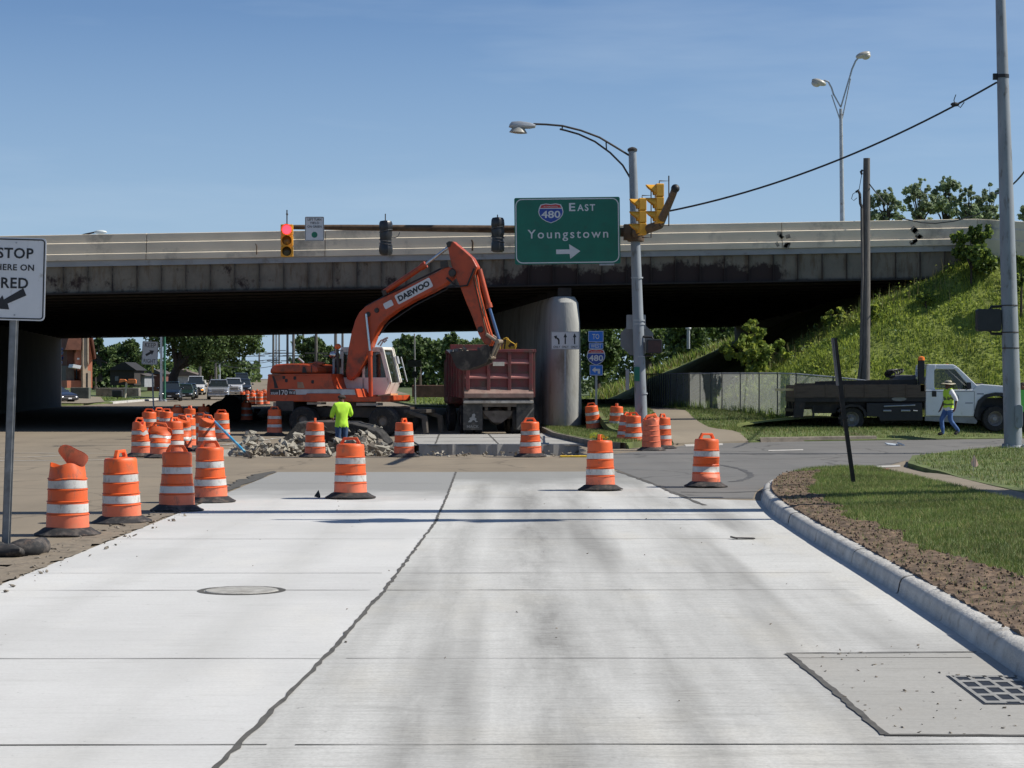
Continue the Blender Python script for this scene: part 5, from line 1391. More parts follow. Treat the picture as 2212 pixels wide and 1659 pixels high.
# ------------------------------------------------------------- rubble
def chunk(mb, c, s, seed, flat=.7, mi=0):
    rr = random.Random(seed)
    bm = bmesh.new()
    for k in range(11): bm.verts.new((rr.uniform(-1, 1) * s[0], rr.uniform(-1, 1) * s[1], rr.uniform(-1, 1) * s[2] * flat))
    bmesh.ops.convex_hull(bm, input=bm.verts)
    bm.verts.ensure_lookup_table()
    vv = [v for v in bm.verts if v.link_faces]; ix = {v: i for i, v in enumerate(vv)}
    Rm = Euler((rr.uniform(-.6, .6), rr.uniform(-.6, .6), rr.uniform(0, 6.28))).to_matrix()
    mb.add([Vector(c) + Rm @ v.co for v in vv], [tuple(ix[v] for v in f.verts) for f in bm.faces], mi)
    bm.free()
M_conc = M('broken_concrete', (.33, .305, .25), .9, 0, .3, 6, bump=.5, bscale=20, dirt=(.20, .17, .13), dirt_amt=.45, dirt_scale=6)
M_conc2 = M('broken_concrete_dark', (.22, .19, .15), .9, 0, .35, 6, bump=.5, bscale=20, dirt=(.1, .08, .06), dirt_amt=.5)
M_tar = M('broken_asphalt', (.030, .028, .026), .95, 0, .5, 7, bump=.9, bscale=14, dirt=(.10, .09, .075), dirt_amt=.25, dirt_scale=4)
mb = MB()
for k in range(680):
    u = random.uniform(500, 850); Y = random.uniform(54.0, 58.5)
    top = .12 + .46 * sstep(500, 540, u) * sstep(870, 800, u) * (.6 + .4 * math.sin(u * .05)) - .04 * sstep(690, 720, u) * sstep(790, 760, u)
    z = random.uniform(-.22, 1) ; z = -.2 + max(0, top + .2) * random.random() * (1 - .12 * abs(Y - 56.2))
    s = random.choice((.05, .07, .09, .13, .17)) 
    chunk(mb, (X(u, Y), Y, z), (s, s * random.uniform(.6, 1), s * random.uniform(.5, .9)), k, .8, random.choice((0, 0, 1)))
for k in range(90):
    u = random.uniform(712, 768); Y = random.uniform(55.6, 57.5); s = random.choice((.07, .10, .14, .18)); chunk(mb, (X(u, Y), Y, -.2 + random.random() * .52), (s, s * .8, s * .7), 1500 + k, .8, random.choice((0, 0, 1)))
for k in range(120):
    u = random.uniform(855, 1262); Y = random.uniform(53.2, 61); s = random.choice((.03, .05, .07))
    chunk(mb, (X(u, Y), Y, -.2 + random.random() * .12), (s, s, s * .7), 900 + k, .8, random.choice((0, 1)))
o = mb.build('concrete_rubble', [M_conc, M_conc2]); tag(o, 'loose heap of pale broken concrete in front of the excavator', 'rubble', None, 'stuff')
def slab(label, pts, Y, depth, tilt=0.0, mat=None):
    """a broken slab standing or leaning: outline seen from the front, real thickness behind"""
    c = U(sum(p[0] for p in pts) / len(pts), sum(p[1] for p in pts) / len(pts), Y)
    P = []
    for i in range(len(pts)):
        p, q = Vector(pts[i]), Vector(pts[(i + 1) % len(pts)])
        for k in range(4):
            w = p.lerp(q, k / 4); w += Vector((random.uniform(-1, 1), random.uniform(-1, 1))) * (.9 if k else 0)
            P.append(U(w.x, w.y, Y) - c)
    mb = MB(); mb.prism([(p.x, tilt * p.z, p.z) for p in P], (0.15, depth, .05))
    o = mb.build('asphalt_slab', mat or M_tar, None, bevel=.02); o.location = c
    tag(o, label, 'broken slab', 'broken pavement slabs'); return o
slab('large dark broken slab with flat top in front of the excavator wheels', [(622, 950), (655, 918), (700, 913), (762, 915), (800, 925), (828, 952), (826, 968), (622, 968)], 60.4, 1.0, .06)
slab('dark broken slab standing upright left behind the worker', [(655, 915), (700, 911), (742, 913), (738, 948), (668, 955)], 59.3, .35, .2, M('brown_slab_face', (.075, .055, .045), .9, 0, .3, 4))
slab('dark slab tipped down to the left of the heap', [(608, 952), (640, 914), (662, 913), (650, 935), (640, 960)], 59.8, .5, .5)
slab('dark wedge shaped slab leaning at the right end of the heap', [(790, 926), (812, 931), (835, 955), (848, 975), (800, 975), (780, 950)], 59.0, .5, .4)
mb = MB()
for k in range(46):
    u = random.uniform(620, 850); Y = random.uniform(58.6, 60.0); s = random.choice((.08, .12, .18, .24))
    chunk(mb, (X(u, Y), Y, random.uniform(-.1, .55) * sstep(610, 680, u) * sstep(862, 800, u)), (s, s * .8, s * .6), 2000 + k, .8, random.choice((0, 0, 0, 1)))
for k in range(14):
    u = random.uniform(725, 745) if k < 8 else random.uniform(800, 830); Y = 60.2; s = random.uniform(.05, .12)
    chunk(mb, (X(u, Y), Y, .78 + random.random() * .14 if k < 8 else .55), (s, s, s * .7), 2100 + k, .8, 1)
o = mb.build('asphalt_rubble', [M_tar, M_conc]); tag(o, 'dark broken asphalt chunks heaped under the excavator', 'rubble', None, 'stuff')
# dark spoil pile and compressor box in the shade under the bridge
mb = MB(); n = 24
for i in range(n + 1):
    for j in range(9):
        x = -1.9 + 4.4 * i / n; y = -1.2 + 2.4 * j / 8
        h = max(0, 1.15 * math.exp(-((x - .9) / 1.0) ** 2) + .35 * math.exp(-((x + .8) / .9) ** 2)) * max(0, 1 - (y / 1.25) ** 2) + .12 * noise.noise(Vector((x * 3, y * 3, 0)))
        mb.v.append((x, y, max(-.05, h)))
for i in range(n):
    for j in range(8): mb.f.append((i * 9 + j, (i + 1) * 9 + j, (i + 1) * 9 + j + 1, i * 9 + j + 1)); mb.m.append(0)
[chunk(mb, (random.uniform(-1.2, 2.2), random.uniform(-.9, 0), random.uniform(.1, .8)), (.2, .2, .15), 8000 + k) for k in range(40)]; o = mb.build('spoil_pile', M('black_millings', (.018, .016, .015), .95, 0, .4, 9, bump=.8), None, smooth=20); o.location = (X(455, 98), 98, 0); tag(o, 'black heap of milled asphalt in the shade under the bridge', 'spoil heap')
t = thing('site_trailer', 'small dark box trailer standing in the shade under the bridge', 'trailer', (X(509, 99), 99, 0))
mb = MB(); mb.bb(-.40, .42, -.9, .9, .35, 1.2); mb.build('body', MT['black'], t, bevel=.05)
for sx in (-.45, .47):
    mb = MB(); mb.lathe([(.0, -.07), (.27, -.07), (.27, .07), (0, .07)], 16, (sx, 0, .28), 'x', cap=False); mb.build('wheel', MT['tyre'], t)
# litter and small things on the ground
def bit(name, label, cat, pts_fn, loc, mat):
    mb = MB(); pts_fn(mb); o = mb.build(name, mat); o.location = loc; tag(o, label, cat); return o
bit('rebar_stub', 'short steel pipe stub standing on the cut slab edge', 'pipe', lambda m: (m.tube((0, 0, 0), (0, 0, .24), .035, .035, 8), m.box((0, 0, .02), (.3, .12, .04))), (X(1175, 61.9), 61.9, .035), MT['steel'])
bit('litter', 'flattened pale wrapper lying on the asphalt before the flatbed truck', 'litter', lambda m: (m.box((0, 0, .03), (.4, .2, .03), (.2, .1, .3)), m.box((.25, 0, .04), (.2, .2, .04), (0, .4, 0))), (*G(1928, 963), .008), M('pale_wrapper', (.45, .5, .55), .5))
bit('litter', 'dark flattened scrap lying on the tracked lane near the kerb', 'litter', lambda m: (m.box((0, 0, .01), (.26, .10, .012), (0, .03, .1)), m.box((-.12, 0, .015), (.08, .05, .02), (.1, .2, .5))), (*G(1607, 1166), .012), M('dark_scrap', (.10, .09, .08), .8))
bit('weight_block', 'small dark stone beside the foot of the middle drum', 'stone', lambda m: chunk(m, (0, 0, .05), (.09, .07, .07), 77), (*G(688, 1077), .01), M_tar)
mb = MB()
for k in range(50):
    P = (random.uniform(-4.7, 3.0), random.uniform(11, 34)); s = random.choice((.006, .009, .013))
    chunk(mb, (P[0], P[1], .012), (s, s, s * .6), 4000 + k)
for k in range(150):
    P = (random.uniform(-5.3, -4.6), random.uniform(17, 31)); s = random.choice((.01, .02, .03)); chunk(mb, (P[0], P[1], .02), (s, s, s * .7), 5000 + k)
for k in range(70):
    P = (random.uniform(2.0, 3.0), random.uniform(11.4, 15.4)); s = random.choice((.005, .008, .012)); chunk(mb, (P[0], P[1], .012), (s * 1.6, s, s * .6), 6000 + k)
o = mb.build('gravel_crumbs', M_conc2); o['kind'] = 'stuff'
# manhole and catch basin
ym, xm = 19.36, X(522, 19.36)
t = thing('manhole_cover', 'round grey manhole cover set in the pale lane', 'manhole', (xm, ym, .0075))
mb = MB(); mb.lathe([(.0, .006), (.33, .006), (.335, .002)], 40, cap=False); mb.build('cover', M('manhole_iron', (.40, .385, .345), .7, .1, .25, 9, bump=.5, bscale=60, dirt=(.17, .14, .11), dirt_amt=.4), t)
mb = MB(); n = 40
for k in range(n):
    for r in (.345, .405): mb.v.append((r * math.cos(2 * math.pi * k / n), r * math.sin(2 * math.pi * k / n), .001 + random.uniform(0, .002)))
mb.f = [(2 * k, 2 * k + 1, (2 * k + 3) % (2 * n), (2 * k + 2) % (2 * n)) for k in range(n)]; mb.m = [0] * n
mb.build('frame', M_joint, t)
gx0, gy0, gy1 = 2.84, 12.6, 13.76
t = thing('storm_drain', 'cast iron storm drain grate against the kerb', 'drain', (gx0, gy0, .0))
gw_, gd_ = .42, gy1 - gy0
mb = MB(); nx_, ny_ = 4, 4
bx_ = .026
xs_ = [i * gw_ / nx_ for i in range(nx_ + 1)]; 
sk = .14
def gpt(x, y): return (x + sk * (1 - y / gd_) * 0 + y * .02, y)
def bar(x0, x1, y0, y1):
    P = [gpt(x0, y0), gpt(x1, y0), gpt(x1, y1), gpt(x0, y1)]; mb.prism([(p[0], p[1], .0155) for p in P], (0, 0, -.012))
for x in xs_: bar(x - bx_ / 2, x + bx_ / 2, 0, gd_)
for j in range(ny_):
    for i in range(nx_):
        y = j * gd_ / ny_ + (.05 if i % 2 else 0); bar(xs_[i] + bx_ / 2, xs_[i + 1] - bx_ / 2, y, y + .085)
bar(0, gw_, gd_ - .06, gd_)
mb.build('grate', M('cast_iron_grate', (.33, .32, .29), .6, .3, .2, 9), t)
mb = MB(); P = [gpt(-.03, -.03), gpt(gw_ + .02, -.03), gpt(gw_ + .02, gd_ + .04), gpt(-.03, gd_ + .03)]; mb.add([(p[0], p[1], .0112) for p in P], [(0, 1, 2, 3)]); mb.build('sump', MT['black'], t)
# ------------------------------------------------------------- excavator
M_ex = M('excavator_orange_paint', (.46, .066, .016), .42, 0, .12, 2, dirt=(.16, .045, .02), dirt_amt=.55, dirt_scale=2.2)
M_cab = M('cab_cream_paint', (.72, .69, .62), .4, 0, .08, 2, dirt=(.35, .30, .24), dirt_amt=.3)
M_cyl = M('chromed_rod', (.55, .56, .58), .2, .9, .1)
EY = 73.0
EK = 62.5
ex0 = X(760, EY)
EX = thing('excavator', 'orange wheeled excavator with raised boom and white cab dipping its bucket into a truck', 'excavator', (ex0, EY, 0), R(-16))
CK = math.cos(R(16))
def el(uv):   # picture outline -> local (x, z) in the machine's own plane
    x = (uv[0] - 760) / EK; z = (939.9 - uv[1]) / EK
    return (x / CK, z)
z2 = zc(800, 700, 2.458); z3 = zc(860, 1040, 5.027)
def e2(*pts): return [el(z2(*p)) for p in pts]
def e3(*pts): return [el(z3(*p)) for p in pts]
# --- boom
bo = e2((757, 1195), (770, 1100), (783, 1000), (805, 890), (835, 790), (868, 728), (915, 685), (1000, 640), (1100, 596), (1250, 530), (1400, 463), (1500, 412), (1560, 382), (1590, 390), (1608, 430), (1596, 470), (1540, 522), (1440, 575), (1300, 640), (1170, 712), (1085, 772), (1030, 830), (1000, 885), (975, 950), (930, 1065), (890, 1150), (845, 1225), (800, 1262), (770, 1250))
mb = MB(); mb.xz(bo, -.24, .24); boom = mb.build('boom', M_ex, EX, bevel=.03)
text_p = e2((1160, 580), (1440, 475)); 
cxm = ((e2((1300, 568))[0])); ang = math.degrees(math.atan2(e2((1418, 500))[0][1] - e2((1180, 622))[0][1], e2((1418, 500))[0][0] - e2((1180, 622))[0][0]))
mb = MB(); mb.xz(rrect(1.40, .34, .05), -.004, .004); pbg = mb.build('name_panel', MT['sign_white'], EX); pbg.location = (cxm[0], -.245, cxm[1]); pbg.rotation_euler = (0, R(-ang), 0)
text('DAEWOO', MT['sign_black'], pbg, (0, -.007, 0), w=1.24, h=.205, bold=.05)
mb = MB(); mb.xz(rrect(.34, .21, .04), -.004, .004); c_ = e2((1100, 670))[0]; o = mb.build('side_decal', MT['sign_white'], boom); o.location = (c_[0], -.245, c_[1]); o.rotation_euler = (0, R(-ang), 0)
mb = MB()
for p in ((1008, 715), (940, 745)): q = e2(p)[0]; mb.lathe([(0, -.04), (.08, -.04), (.09, 0), (.09, .04)], 14, (q[0], -.245, q[1]), 'y', cap=False)
q = e2((1600, 432))[0]; mb.lathe([(0, -.03), (.11, -.03), (.14, .02)], 16, (q[0], -.26, q[1]), 'y', cap=False)
[q.build('pivot_pin', MT['dark_steel'], boom, smooth=40) for q in comps(mb)]
mb = MB(); hl = e2((800, 1000), (830, 850), (900, 720), (1050, 640), (1300, 520), (1540, 410)); mb.path([(p[0], 0, p[1] + .16) for p in hl], .03, 6); hl = e2((1020, 900), (1100, 800), (1300, 668), (1560, 540)); mb.path([(p[0], -.2, p[1] - .06) for p in hl], .022, 6)
hl = e2((1560, 470), (1640, 540), (1720, 530), (1775, 400)); mb.path([(p[0], -.3, p[1]) for p in hl], .035, 6)
mb.build('hydraulic_hoses', MT['black'], boom, smooth=40)
# --- stick
stp = e2((1556, 205), (1575, 190), (1605, 190), (1720, 290), (1752, 320), (1790, 390), (1772, 450), (1790, 560), (1830, 720), (1868, 850), (1905, 960), (1885, 1000), (1840, 975), (1800, 905), (1750, 770), (1700, 650), (1650, 520), (1612, 440), (1585, 350))
mb = MB(); mb.xz(stp, -.20, .20); stick = mb.build('stick', M_ex, EX, bevel=.03)
mb = MB(); mb.xz(e2((1553, 200), (1575, 187), (1600, 190), (1580, 230), (1560, 235)), -.24, .24); q = e2((1815, 870))[0]; mb.lathe([(0, -.03), (.10, -.03), (.11, .02)], 12, (q[0], -.21, q[1]), 'y', cap=False); mb.build('pin_lug', MT['dark_steel'], stick)
mb = MB()
for a_, b_ in (((1762, 470), (1830, 760)), ((1775, 450), (1850, 770)), ((1830, 760), (1870, 930))):
    p, q = e2(a_, b_); mb.tube((p[0], -.24, p[1]), (q[0], -.24, q[1]), .022, .022, 6)
mb.build('hydraulic_hoses', MT['rust_arm'], stick)
def cyl(par, a_, m_, b_, y, r1=.095, r2=.05, rodmat=None):
    p, m2, q = e2(a_, m_, b_)
    mb = MB(); mb.tube((p[0], y, p[1]), (m2[0], y, m2[1]), r1, r1, 14); d = Vector((m2[0] - p[0], 0, m2[1] - p[1])).normalized()
    mb.tube(Vector((m2[0], y, m2[1])) - d * .12, Vector((m2[0], y, m2[1])) + d * .05, r1 * 1.25, r1 * 1.25, 14)
    o = mb.build('cylinder', M_ex, par, smooth=40)
    mb = MB(); mb.tube((m2[0], y, m2[1]), (q[0], y, q[1]), r2, r2, 10); mb.build('piston_rod', rodmat or M_cyl, o, smooth=40)
cyl(EX, (1050, 572), (1368, 365), (1560, 225), 0, .10, .055)
cyl(EX, (1792, 405), (1868, 692), (1945, 945), 0, .10, .06, M('blue_steel_rod', (.12, .20, .34), .3, .6, .1))
cyl(EX, (968, 1385), (962, 1040), (930, 742), -.33, .075, .045)
cyl(EX, (892, 1330), (905, 1085), (925, 742), .33, .075, .045)
mb = MB(); mb.xz(e2((1035, 560), (1065, 555), (1080, 590), (1050, 602)), -.13, .13); p = e2((1460, 350), (1530, 410)); mb.xz(e2((1508, 342), (1560, 335), (1572, 385), (1515, 400)), -.3, -.22); [q.build('cylinder_lug', MT['dark_steel'], EX) for q in comps(mb)]
# --- bucket and linkage
bk = e2((1540, 1040), (1590, 1037), (1730, 1032), (1790, 1030), (1840, 990), (1880, 985), (1905, 1010), (1900, 1070), (1870, 1125), (1800, 1150), (1720, 1175), (1650, 1182), (1600, 1160), (1568, 1100))
mb = MB(); mb.xz(bk, -.36, -.32); mb.xz(bk, .32, .36)
out = bk[8:] + bk[:1]
out = e2((1900, 1070), (1870, 1125), (1800, 1150), (1720, 1175), (1650, 1182), (1600, 1160), (1568, 1100), (1540, 1040))
for a_, b_ in zip(out[:-1], out[1:]):
    mb.prism([(a_[0], -.32, a_[1]), (b_[0], -.32, b_[1]), (b_[0], -.32, b_[1] + .05), (a_[0], -.32, a_[1] + .05)], (0, .64, 0))
bk0 = bk[5]; mb.warp(lambda p: Vector((bk0[0] + (p.x - bk0[0]) * .86, p.y, p.z)))
buck = mb.build('bucket', M('worn_bucket_steel', (.045, .038, .032), .7, .2, .4, 4, dirt=(.16, .13, .10), dirt_amt=.4, dirt_scale=2), EX, bevel=.01)
mb = MB()
for k in range(5):
    y = -.30 + .15 * k; q = e2((1590, 1040))[0]; mb.prism([(q[0], y - .05, q[1] - .05), (q[0] + .02, y - .05, q[1] + .08), (q[0] - .15, y - .03, q[1] + .07)], (0, .1, 0))
mb.build('teeth', MT['steel'], buck)
mb = MB()
for k in range(14): q = e2((random.uniform(1630, 1780), random.uniform(1015, 1045)))[0]; s = random.uniform(.04, .10); chunk(mb, (q[0], random.uniform(-.25, .25), q[1]), (s, s, s), 7000 + k)
for k in range(18): q = e2((random.uniform(1650, 1850), random.uniform(1050, 1110)))[0]; chunk(mb, (q[0], random.uniform(-.2, .2), q[1]), (.16, .16, .12), 7100 + k)
o = mb.build('bucket_load', M_conc2); o.location = EX.location; o.rotation_euler = EX.rotation_euler; tag(o, 'broken concrete heaped in the excavator bucket', 'rubble', None, 'stuff')
mb = MB()
p, q, r_ = e2((1945, 962), (1892, 1085), (1862, 905))
mb.tube((p[0], -.17, p[1]), (q[0], -.17, q[1]), .06, .05, 8); mb.tube((p[0], .17, p[1]), (q[0], .17, q[1]), .06, .05, 8); mb.tube((r_[0], -.22, r_[1]), (p[0], -.22, p[1]), .055, .055, 8); mb.tube((r_[0], .22, r_[1]), (p[0], .22, p[1]), .055, .055, 8)
mb.tube((p[0], -.27, p[1]), (p[0], .27, p[1]), .08, .08, 12); mb.tube((q[0], -.27, q[1]), (q[0], .27, q[1]), .06, .06, 12)
mb.build('bucket_linkage', M('worn_link_steel', (.30, .24, .18), .5, .4, .3, 5), EX, smooth=40)
# --- upper structure
W0, W1 = -1.15, 1.15
mb = MB(); up = e3((105, 1180), (118, 960), (135, 790), (150, 768), (600, 762), (1160, 760), (1190, 900), (1225, 1000), (1545, 1000), (1580, 1130), (1700, 1130), (1960, 1110), (2100, 1100), (2110, 1180), (2080, 1205), (1500, 1205), (700, 1205), (200, 1205), (120, 1200))
mb.xz(up, W0, W1 * .95); upper = mb.build('upper_body', M_ex, EX, bevel=.05)
mb = MB(); mb.xz(e3((135, 790), (150, 768), (610, 762), (1160, 760), (1165, 782), (140, 800)), W0 - .03, W0 - .001); mb.xz(e3((780, 1075), (1320, 1075), (1340, 1205), (770, 1205)), W0 - .05, W0 - .001); mb.build('side_panels', M_ex, upper, bevel=.01)
mb = MB(); mb.xz(e3((205, 800), (240, 800), (310, 990), (245, 995), (235, 900)), W0 - .006, W0 - .001)
for c_ in ((440, 870), (580, 830), (870, 890), (400, 820)): q = e3(c_)[0]; mb.xz(rrect(.10, .12, .03, 3, q[0], q[1]), W0 - .008, W0 - .001)
mb.build('vents', MT['black'], upper)
mb = MB(); mb.xz(e3((620, 890), (710, 895), (740, 990), (625, 990)), W0 - .008, W0 - .001); mb.build('worn_patch', M('bare_worn_paint', (.33, .20, .13), .7, 0, .2), upper)
mb = MB(); mb.xz(e3((175, 1005), (480, 1005), (760, 1095), (175, 1095)), W0 - .012, W0 - .001); mb.build('black_stripe', MT['sign_black'], upper)
mb = MB(); mb.xz(e3((478, 1008), (1545, 1008), (1570, 1095), (1330, 1095), (1320, 1072), (778, 1072), (760, 1092), (600, 1092), (590, 1020), (478, 1020)), W0 - .017, W0 - .001); mb.build('grey_stripe', M('grey_stripe_paint', (.42, .43, .44), .5), upper)
q = e3((395, 1060))[0]; text('170', MT['sign_white'], upper, (q[0], W0 - .022, q[1]), w=.31, h=.17, bold=.01)
q = e3((250, 1072))[0]; text('SOLAR', MT['sign_white'], upper, (q[0], W0 - .022, q[1]), w=.27, h=.085, bold=.02)
q = e3((535, 1062))[0]; text('W-II', MT['sign_white'], upper, (q[0], W0 - .022, q[1]), w=.22, h=.10, bold=.02)
# engine hood
mb = MB(); hd = e3((148, 762), (160, 690), (190, 640), (250, 612), (420, 600), (600, 598), (760, 608), (860, 622), (920, 660), (940, 710), (940, 762)); mb.xz(hd, W0 + .05, W1 - .2); hood = mb.build('engine_hood', M_ex, EX, bevel=.09, seg=3)
mb = MB(); mb.xz(e3((700, 650), (740, 645), (765, 745), (690, 745)), W0 + .04, W0 + .051); mb.xz(e3((835, 640), (850, 640), (855, 745), (840, 745)), W0 + .04, W0 + .051); q = e3((560, 545))[0]; mb.build('hood_grille', MT['black'], hood)
mb = MB(); q = e3((820, 600))[0]; mb.lathe([(.22, 0), (.22, .06), (.15, .11), (0, .12)], 16, (q[0], -.3, q[1] - .04), cap=False); mb.build('air_cleaner_cap', M_ex, hood, smooth=40)
mb = MB(); a_, b_ = e3((525, 515), (610, 585)); mb.tube((a_[0], -.5, a_[1]), (b_[0], -.5, b_[1]), .035, .035, 8); a_, b_ = e3((1050, 760), (1055, 520)); mb.path([(a_[0], -.2, a_[1]), (b_[0], -.2, b_[1])], [.05, .05], 8); [q.build('hood_rail', MT['steel'], EX) for q in comps(mb)]
mb = MB(); q = e3((1050, 455))[0]; mb.ball((q[0], -.25, q[1]), (.15, .12, .12), 12); mb.build('mirror', MT['chrome'], EX, smooth=60)
mb = MB(); a_, b_ = e3((1135, 760), (1130, 360)); mb.tube((a_[0], -.3, a_[1]), (b_[0], -.3, b_[1]), .06, .05, 8); a_, b_ = e3((1085, 660), (1085, 520)); mb.tube((a_[0], .0, a_[1]), (b_[0], .0, b_[1]), .12, .12, 10); mb.build('exhaust_stack', MT['dark_steel'], EX)
mb = MB(); q = e3((1135, 325))[0]; mb.ball((q[0], -.3, q[1]), (.12, .12, .10), 10); mb.build('beacon', M('amber_beacon', (.75, .14, .03), .35), EX, smooth=60)
mb = MB()
for a_, b_ in (((1730, 320), (1800, 200)), ((1690, 300), (1740, 230)), ((1800, 200), (1860, 180)), ((1740, 230), (1860, 185)), ((1790, 260), (1840, 215))):
    p, q = e3(a_, b_); mb.tube((p[0], .3, p[1]), (q[0], .3, q[1]), .03, .03, 6)
mb.build('work_light_bracket', MT['steel'], EX)
# cab: side outline extruded, window openings as separate dark glass with frames
CY0, CY1 = .12, 1.10
cs = e3((1190, 1000), (1180, 720), (1190, 400), (1215, 350), (1260, 335), (1820, 335), (1860, 360), (1985, 900), (1975, 960), (1900, 1105), (1680, 1105), (1560, 1000))
cs = [(x, z) for x, z in cs]
mb = MB()
def framed(outer, holes_outer):
    pass
# pillars and panels built from strips so that the glazing is see-through
def bar3(a_, b_, w, y0, y1, mi=0):
    p, q = e3(a_, b_); d = Vector((q[0] - p[0], q[1] - p[1])).normalized(); n_ = Vector((-d.y, d.x)) * w / 2
    mb.xz([(p[0] + n_.x, p[1] + n_.y), (q[0] + n_.x, q[1] + n_.y), (q[0] - n_.x, q[1] - n_.y), (p[0] - n_.x, p[1] - n_.y)], y0, y1, mi)
for y0, y1 in ((-1.12, -1.04), (-.05, .03)):
    bar3((1195, 1000), (1203, 370), .13, y0, y1); bar3((1850, 360), (1985, 905), .15, y0, y1); bar3((1190, 372), (1870, 372), .17, y0, y1); bar3((1560, 372), (1560, 1000), .09, y0, y1)
    mb.xz(e3((1190, 820), (1965, 820), (1988, 905), (1900, 1105), (1680, 1105), (1560, 1000), (1190, 1000)), y0, y1)
    mb.xz(e3((1850, 352), (1880, 420), (1840, 420), (1800, 352)), y0, y1)
mb.xz(e3((1195, 332), (1850, 332), (1868, 362), (1868, 380), (1190, 380)), -1.04, -.05)
p, q = e3((1988, 905), (1900, 1105)); mb.prism([(p[0], -1.04, p[1]), (q[0], -1.04, q[1]), (q[0] - .06, -1.04, q[1]), (p[0] - .06, -1.04, p[1])], (0, .99, 0))
p, q = e3((1855, 365), (1985, 905))
for y in (-1.04, -.13): mb.prism([(p[0] + .04, y, p[1]), (q[0] + .04, y, q[1]), (q[0] - .05, y, q[1]), (p[0] - .05, y, p[1])], (0, .08, 0))
cab_o = mb.build('cab', M_cab, EX, bevel=.012); cab_o.location = (-.14, 1.16, 0)
mb = MB(); mb.xz(e3((1200, 378), (1845, 378), (1960, 820), (1200, 820)), -1.075, -1.07); mb.build('side_window', M('cab_glass', (.03, .035, .035), .05, 0, .1, spec=.7, alpha=.72), cab_o)
mb = MB(); p, q = e3((1862, 385), (1978, 895)); mb.prism([(p[0] - .01, -.96, p[1]), (q[0] - .01, -.96, q[1]), (q[0] - .02, -.96, q[1]), (p[0] - .02, -.96, p[1])], (0, .83, 0)); mb.build('windscreen', M('cab_glass_front', (.03, .04, .03), .05, 0, .1, spec=.7, alpha=.6), cab_o)
mb = MB(); q = e3((1750, 760))[0]; mb.box((q[0], -.55, q[1] - .1), (.45, .45, .35)); mb.box((q[0] - .2, -.55, q[1] + .3), (.12, .45, .7)); mb.build('seat', MT['black'], cab_o, bevel=.04)
mb = MB()
for dz in (0, 1): p, q = e3((2020 + 40 * dz, 490), (2110 + 50 * dz, 890)); mb.tube((p[0], -.9 + .5 * dz, p[1]), (q[0], -.9 + .5 * dz, q[1]), .025, .025, 6)
p, q = e3((2045, 480), (2075, 600)); mb.prism([(p[0], -.9, p[1]), (q[0], -.9, q[1]), (q[0] + .05, -.9, q[1]), (p[0] + .05, -.9, p[1])], (0, .18, 0)); mb.build('grab_rails', MT['steel'], cab_o)
mb = MB(); mb.xz(e3((1900, 1105), (2060, 1075), (2065, 1110), (1960, 1205), (1890, 1205)), -.9, .0); mb.build('front_step', M('worn_step_paint', (.62, .30, .14), .6), EX)
# --- undercarriage (turned along the street)
mb = MB(); mb.bb(-1.9, 2.2, -.5, .5, .62, .98); mb.lathe([(.65, .98), (.65, 1.2)], 20, (.2, 0, 0)); mb.bb(-2.35, -1.7, -1.15, 1.1, .85, 1.2); under = mb.build('chassis', MT['dark_steel'], EX, bevel=.02)
for ax in (-1.35, 1.55):
    for sy in (-1.0, 1.0):
        mb = MB(); mb.lathe([(.20, -.24), (.44, -.25), (.50, -.20), (.50, .20), (.44, .25), (.20, .24)], 24, (ax, sy, .5), 'y', cap=False)
        wh = mb.build('wheel', MT['tyre'], EX, smooth=40)
        mb = MB(); mb.lathe([(.0, -.16), (.12, -.18), (.22, -.12), (.25, -.22)], 16, (ax, sy, .5), 'y', cap=False); mb.lathe([(.25, .22), (.22, .12), (.12, .18), (0, .16)], 16, (ax, sy, .5), 'y', cap=False); mb.build('rim', M('dusty_rim', (.16, .14, .12), .7), wh, smooth=40)
mb = MB(); mb.bb(2.2, 2.75, -.9, .9, .78, .9); mb.xz([(2.4, .9), (3.0, .7), (3.05, .12), (2.9, .1), (2.85, .6), (2.4, .75)], -.95, -.75); mb.xz([(2.4, .9), (3.0, .7), (3.05, .12), (2.9, .1), (2.85, .6), (2.4, .75)], .75, .95); mb.build('stabiliser_blade', M('dusty_blade', (.07, .06, .05), .7, .2, .3, 5), EX, bevel=.02)
for a_, b_, c_, d_ in ((195, 470, 1215, 1285), (750, 980, 1215, 1250), (1550, 1900, 1220, 1265)):
    mb = MB(); mb.xz(e3((a_, c_), (b_, c_), (b_, d_), (a_, d_)), -1.0, -.5); mb.build('step_plate', M('pale_step_plate', (.36, .34, .31), .6), under)

# ------------------------------------------------------------- dump truck seen from behind
M_dt = M('dump_body_red', (.19, .042, .042), .5, 0, .2, 2, dirt=(.12, .075, .055), dirt_amt=.7, dirt_scale=2.5)
M_dtf = M('dump_rib_pale_red', (.44, .17, .15), .6, 0, .2, 3, dirt=(.26, .18, .14), dirt_amt=.5)  # paler, duller red than the gate, for its ribs
M_dust = M('dusty_steel', (.15, .125, .105), .75, .1, .3, 4, dirt=(.07, .055, .045), dirt_amt=.45)
TYY = 72.9
DT = thing('dump_truck', 'dark red dump truck seen from behind with ribbed tailgate and mud flaps', 'dump truck', (X(1077, TYY), TYY, 0), math.atan(.116) + R(1.5))
def z5(x, y): return ((x - 865) / 437.0, (1600 - y) / 437.0)
tw = 1.22
mb = MB()
mb.bb(-tw, tw, .10, .16, 1.28, 2.95)                      # tailgate skin
mb.bb(-tw, tw, .16, .22, 1.28, 2.95)
gate = mb.build('tailgate', M_dt, DT)
mb = MB()
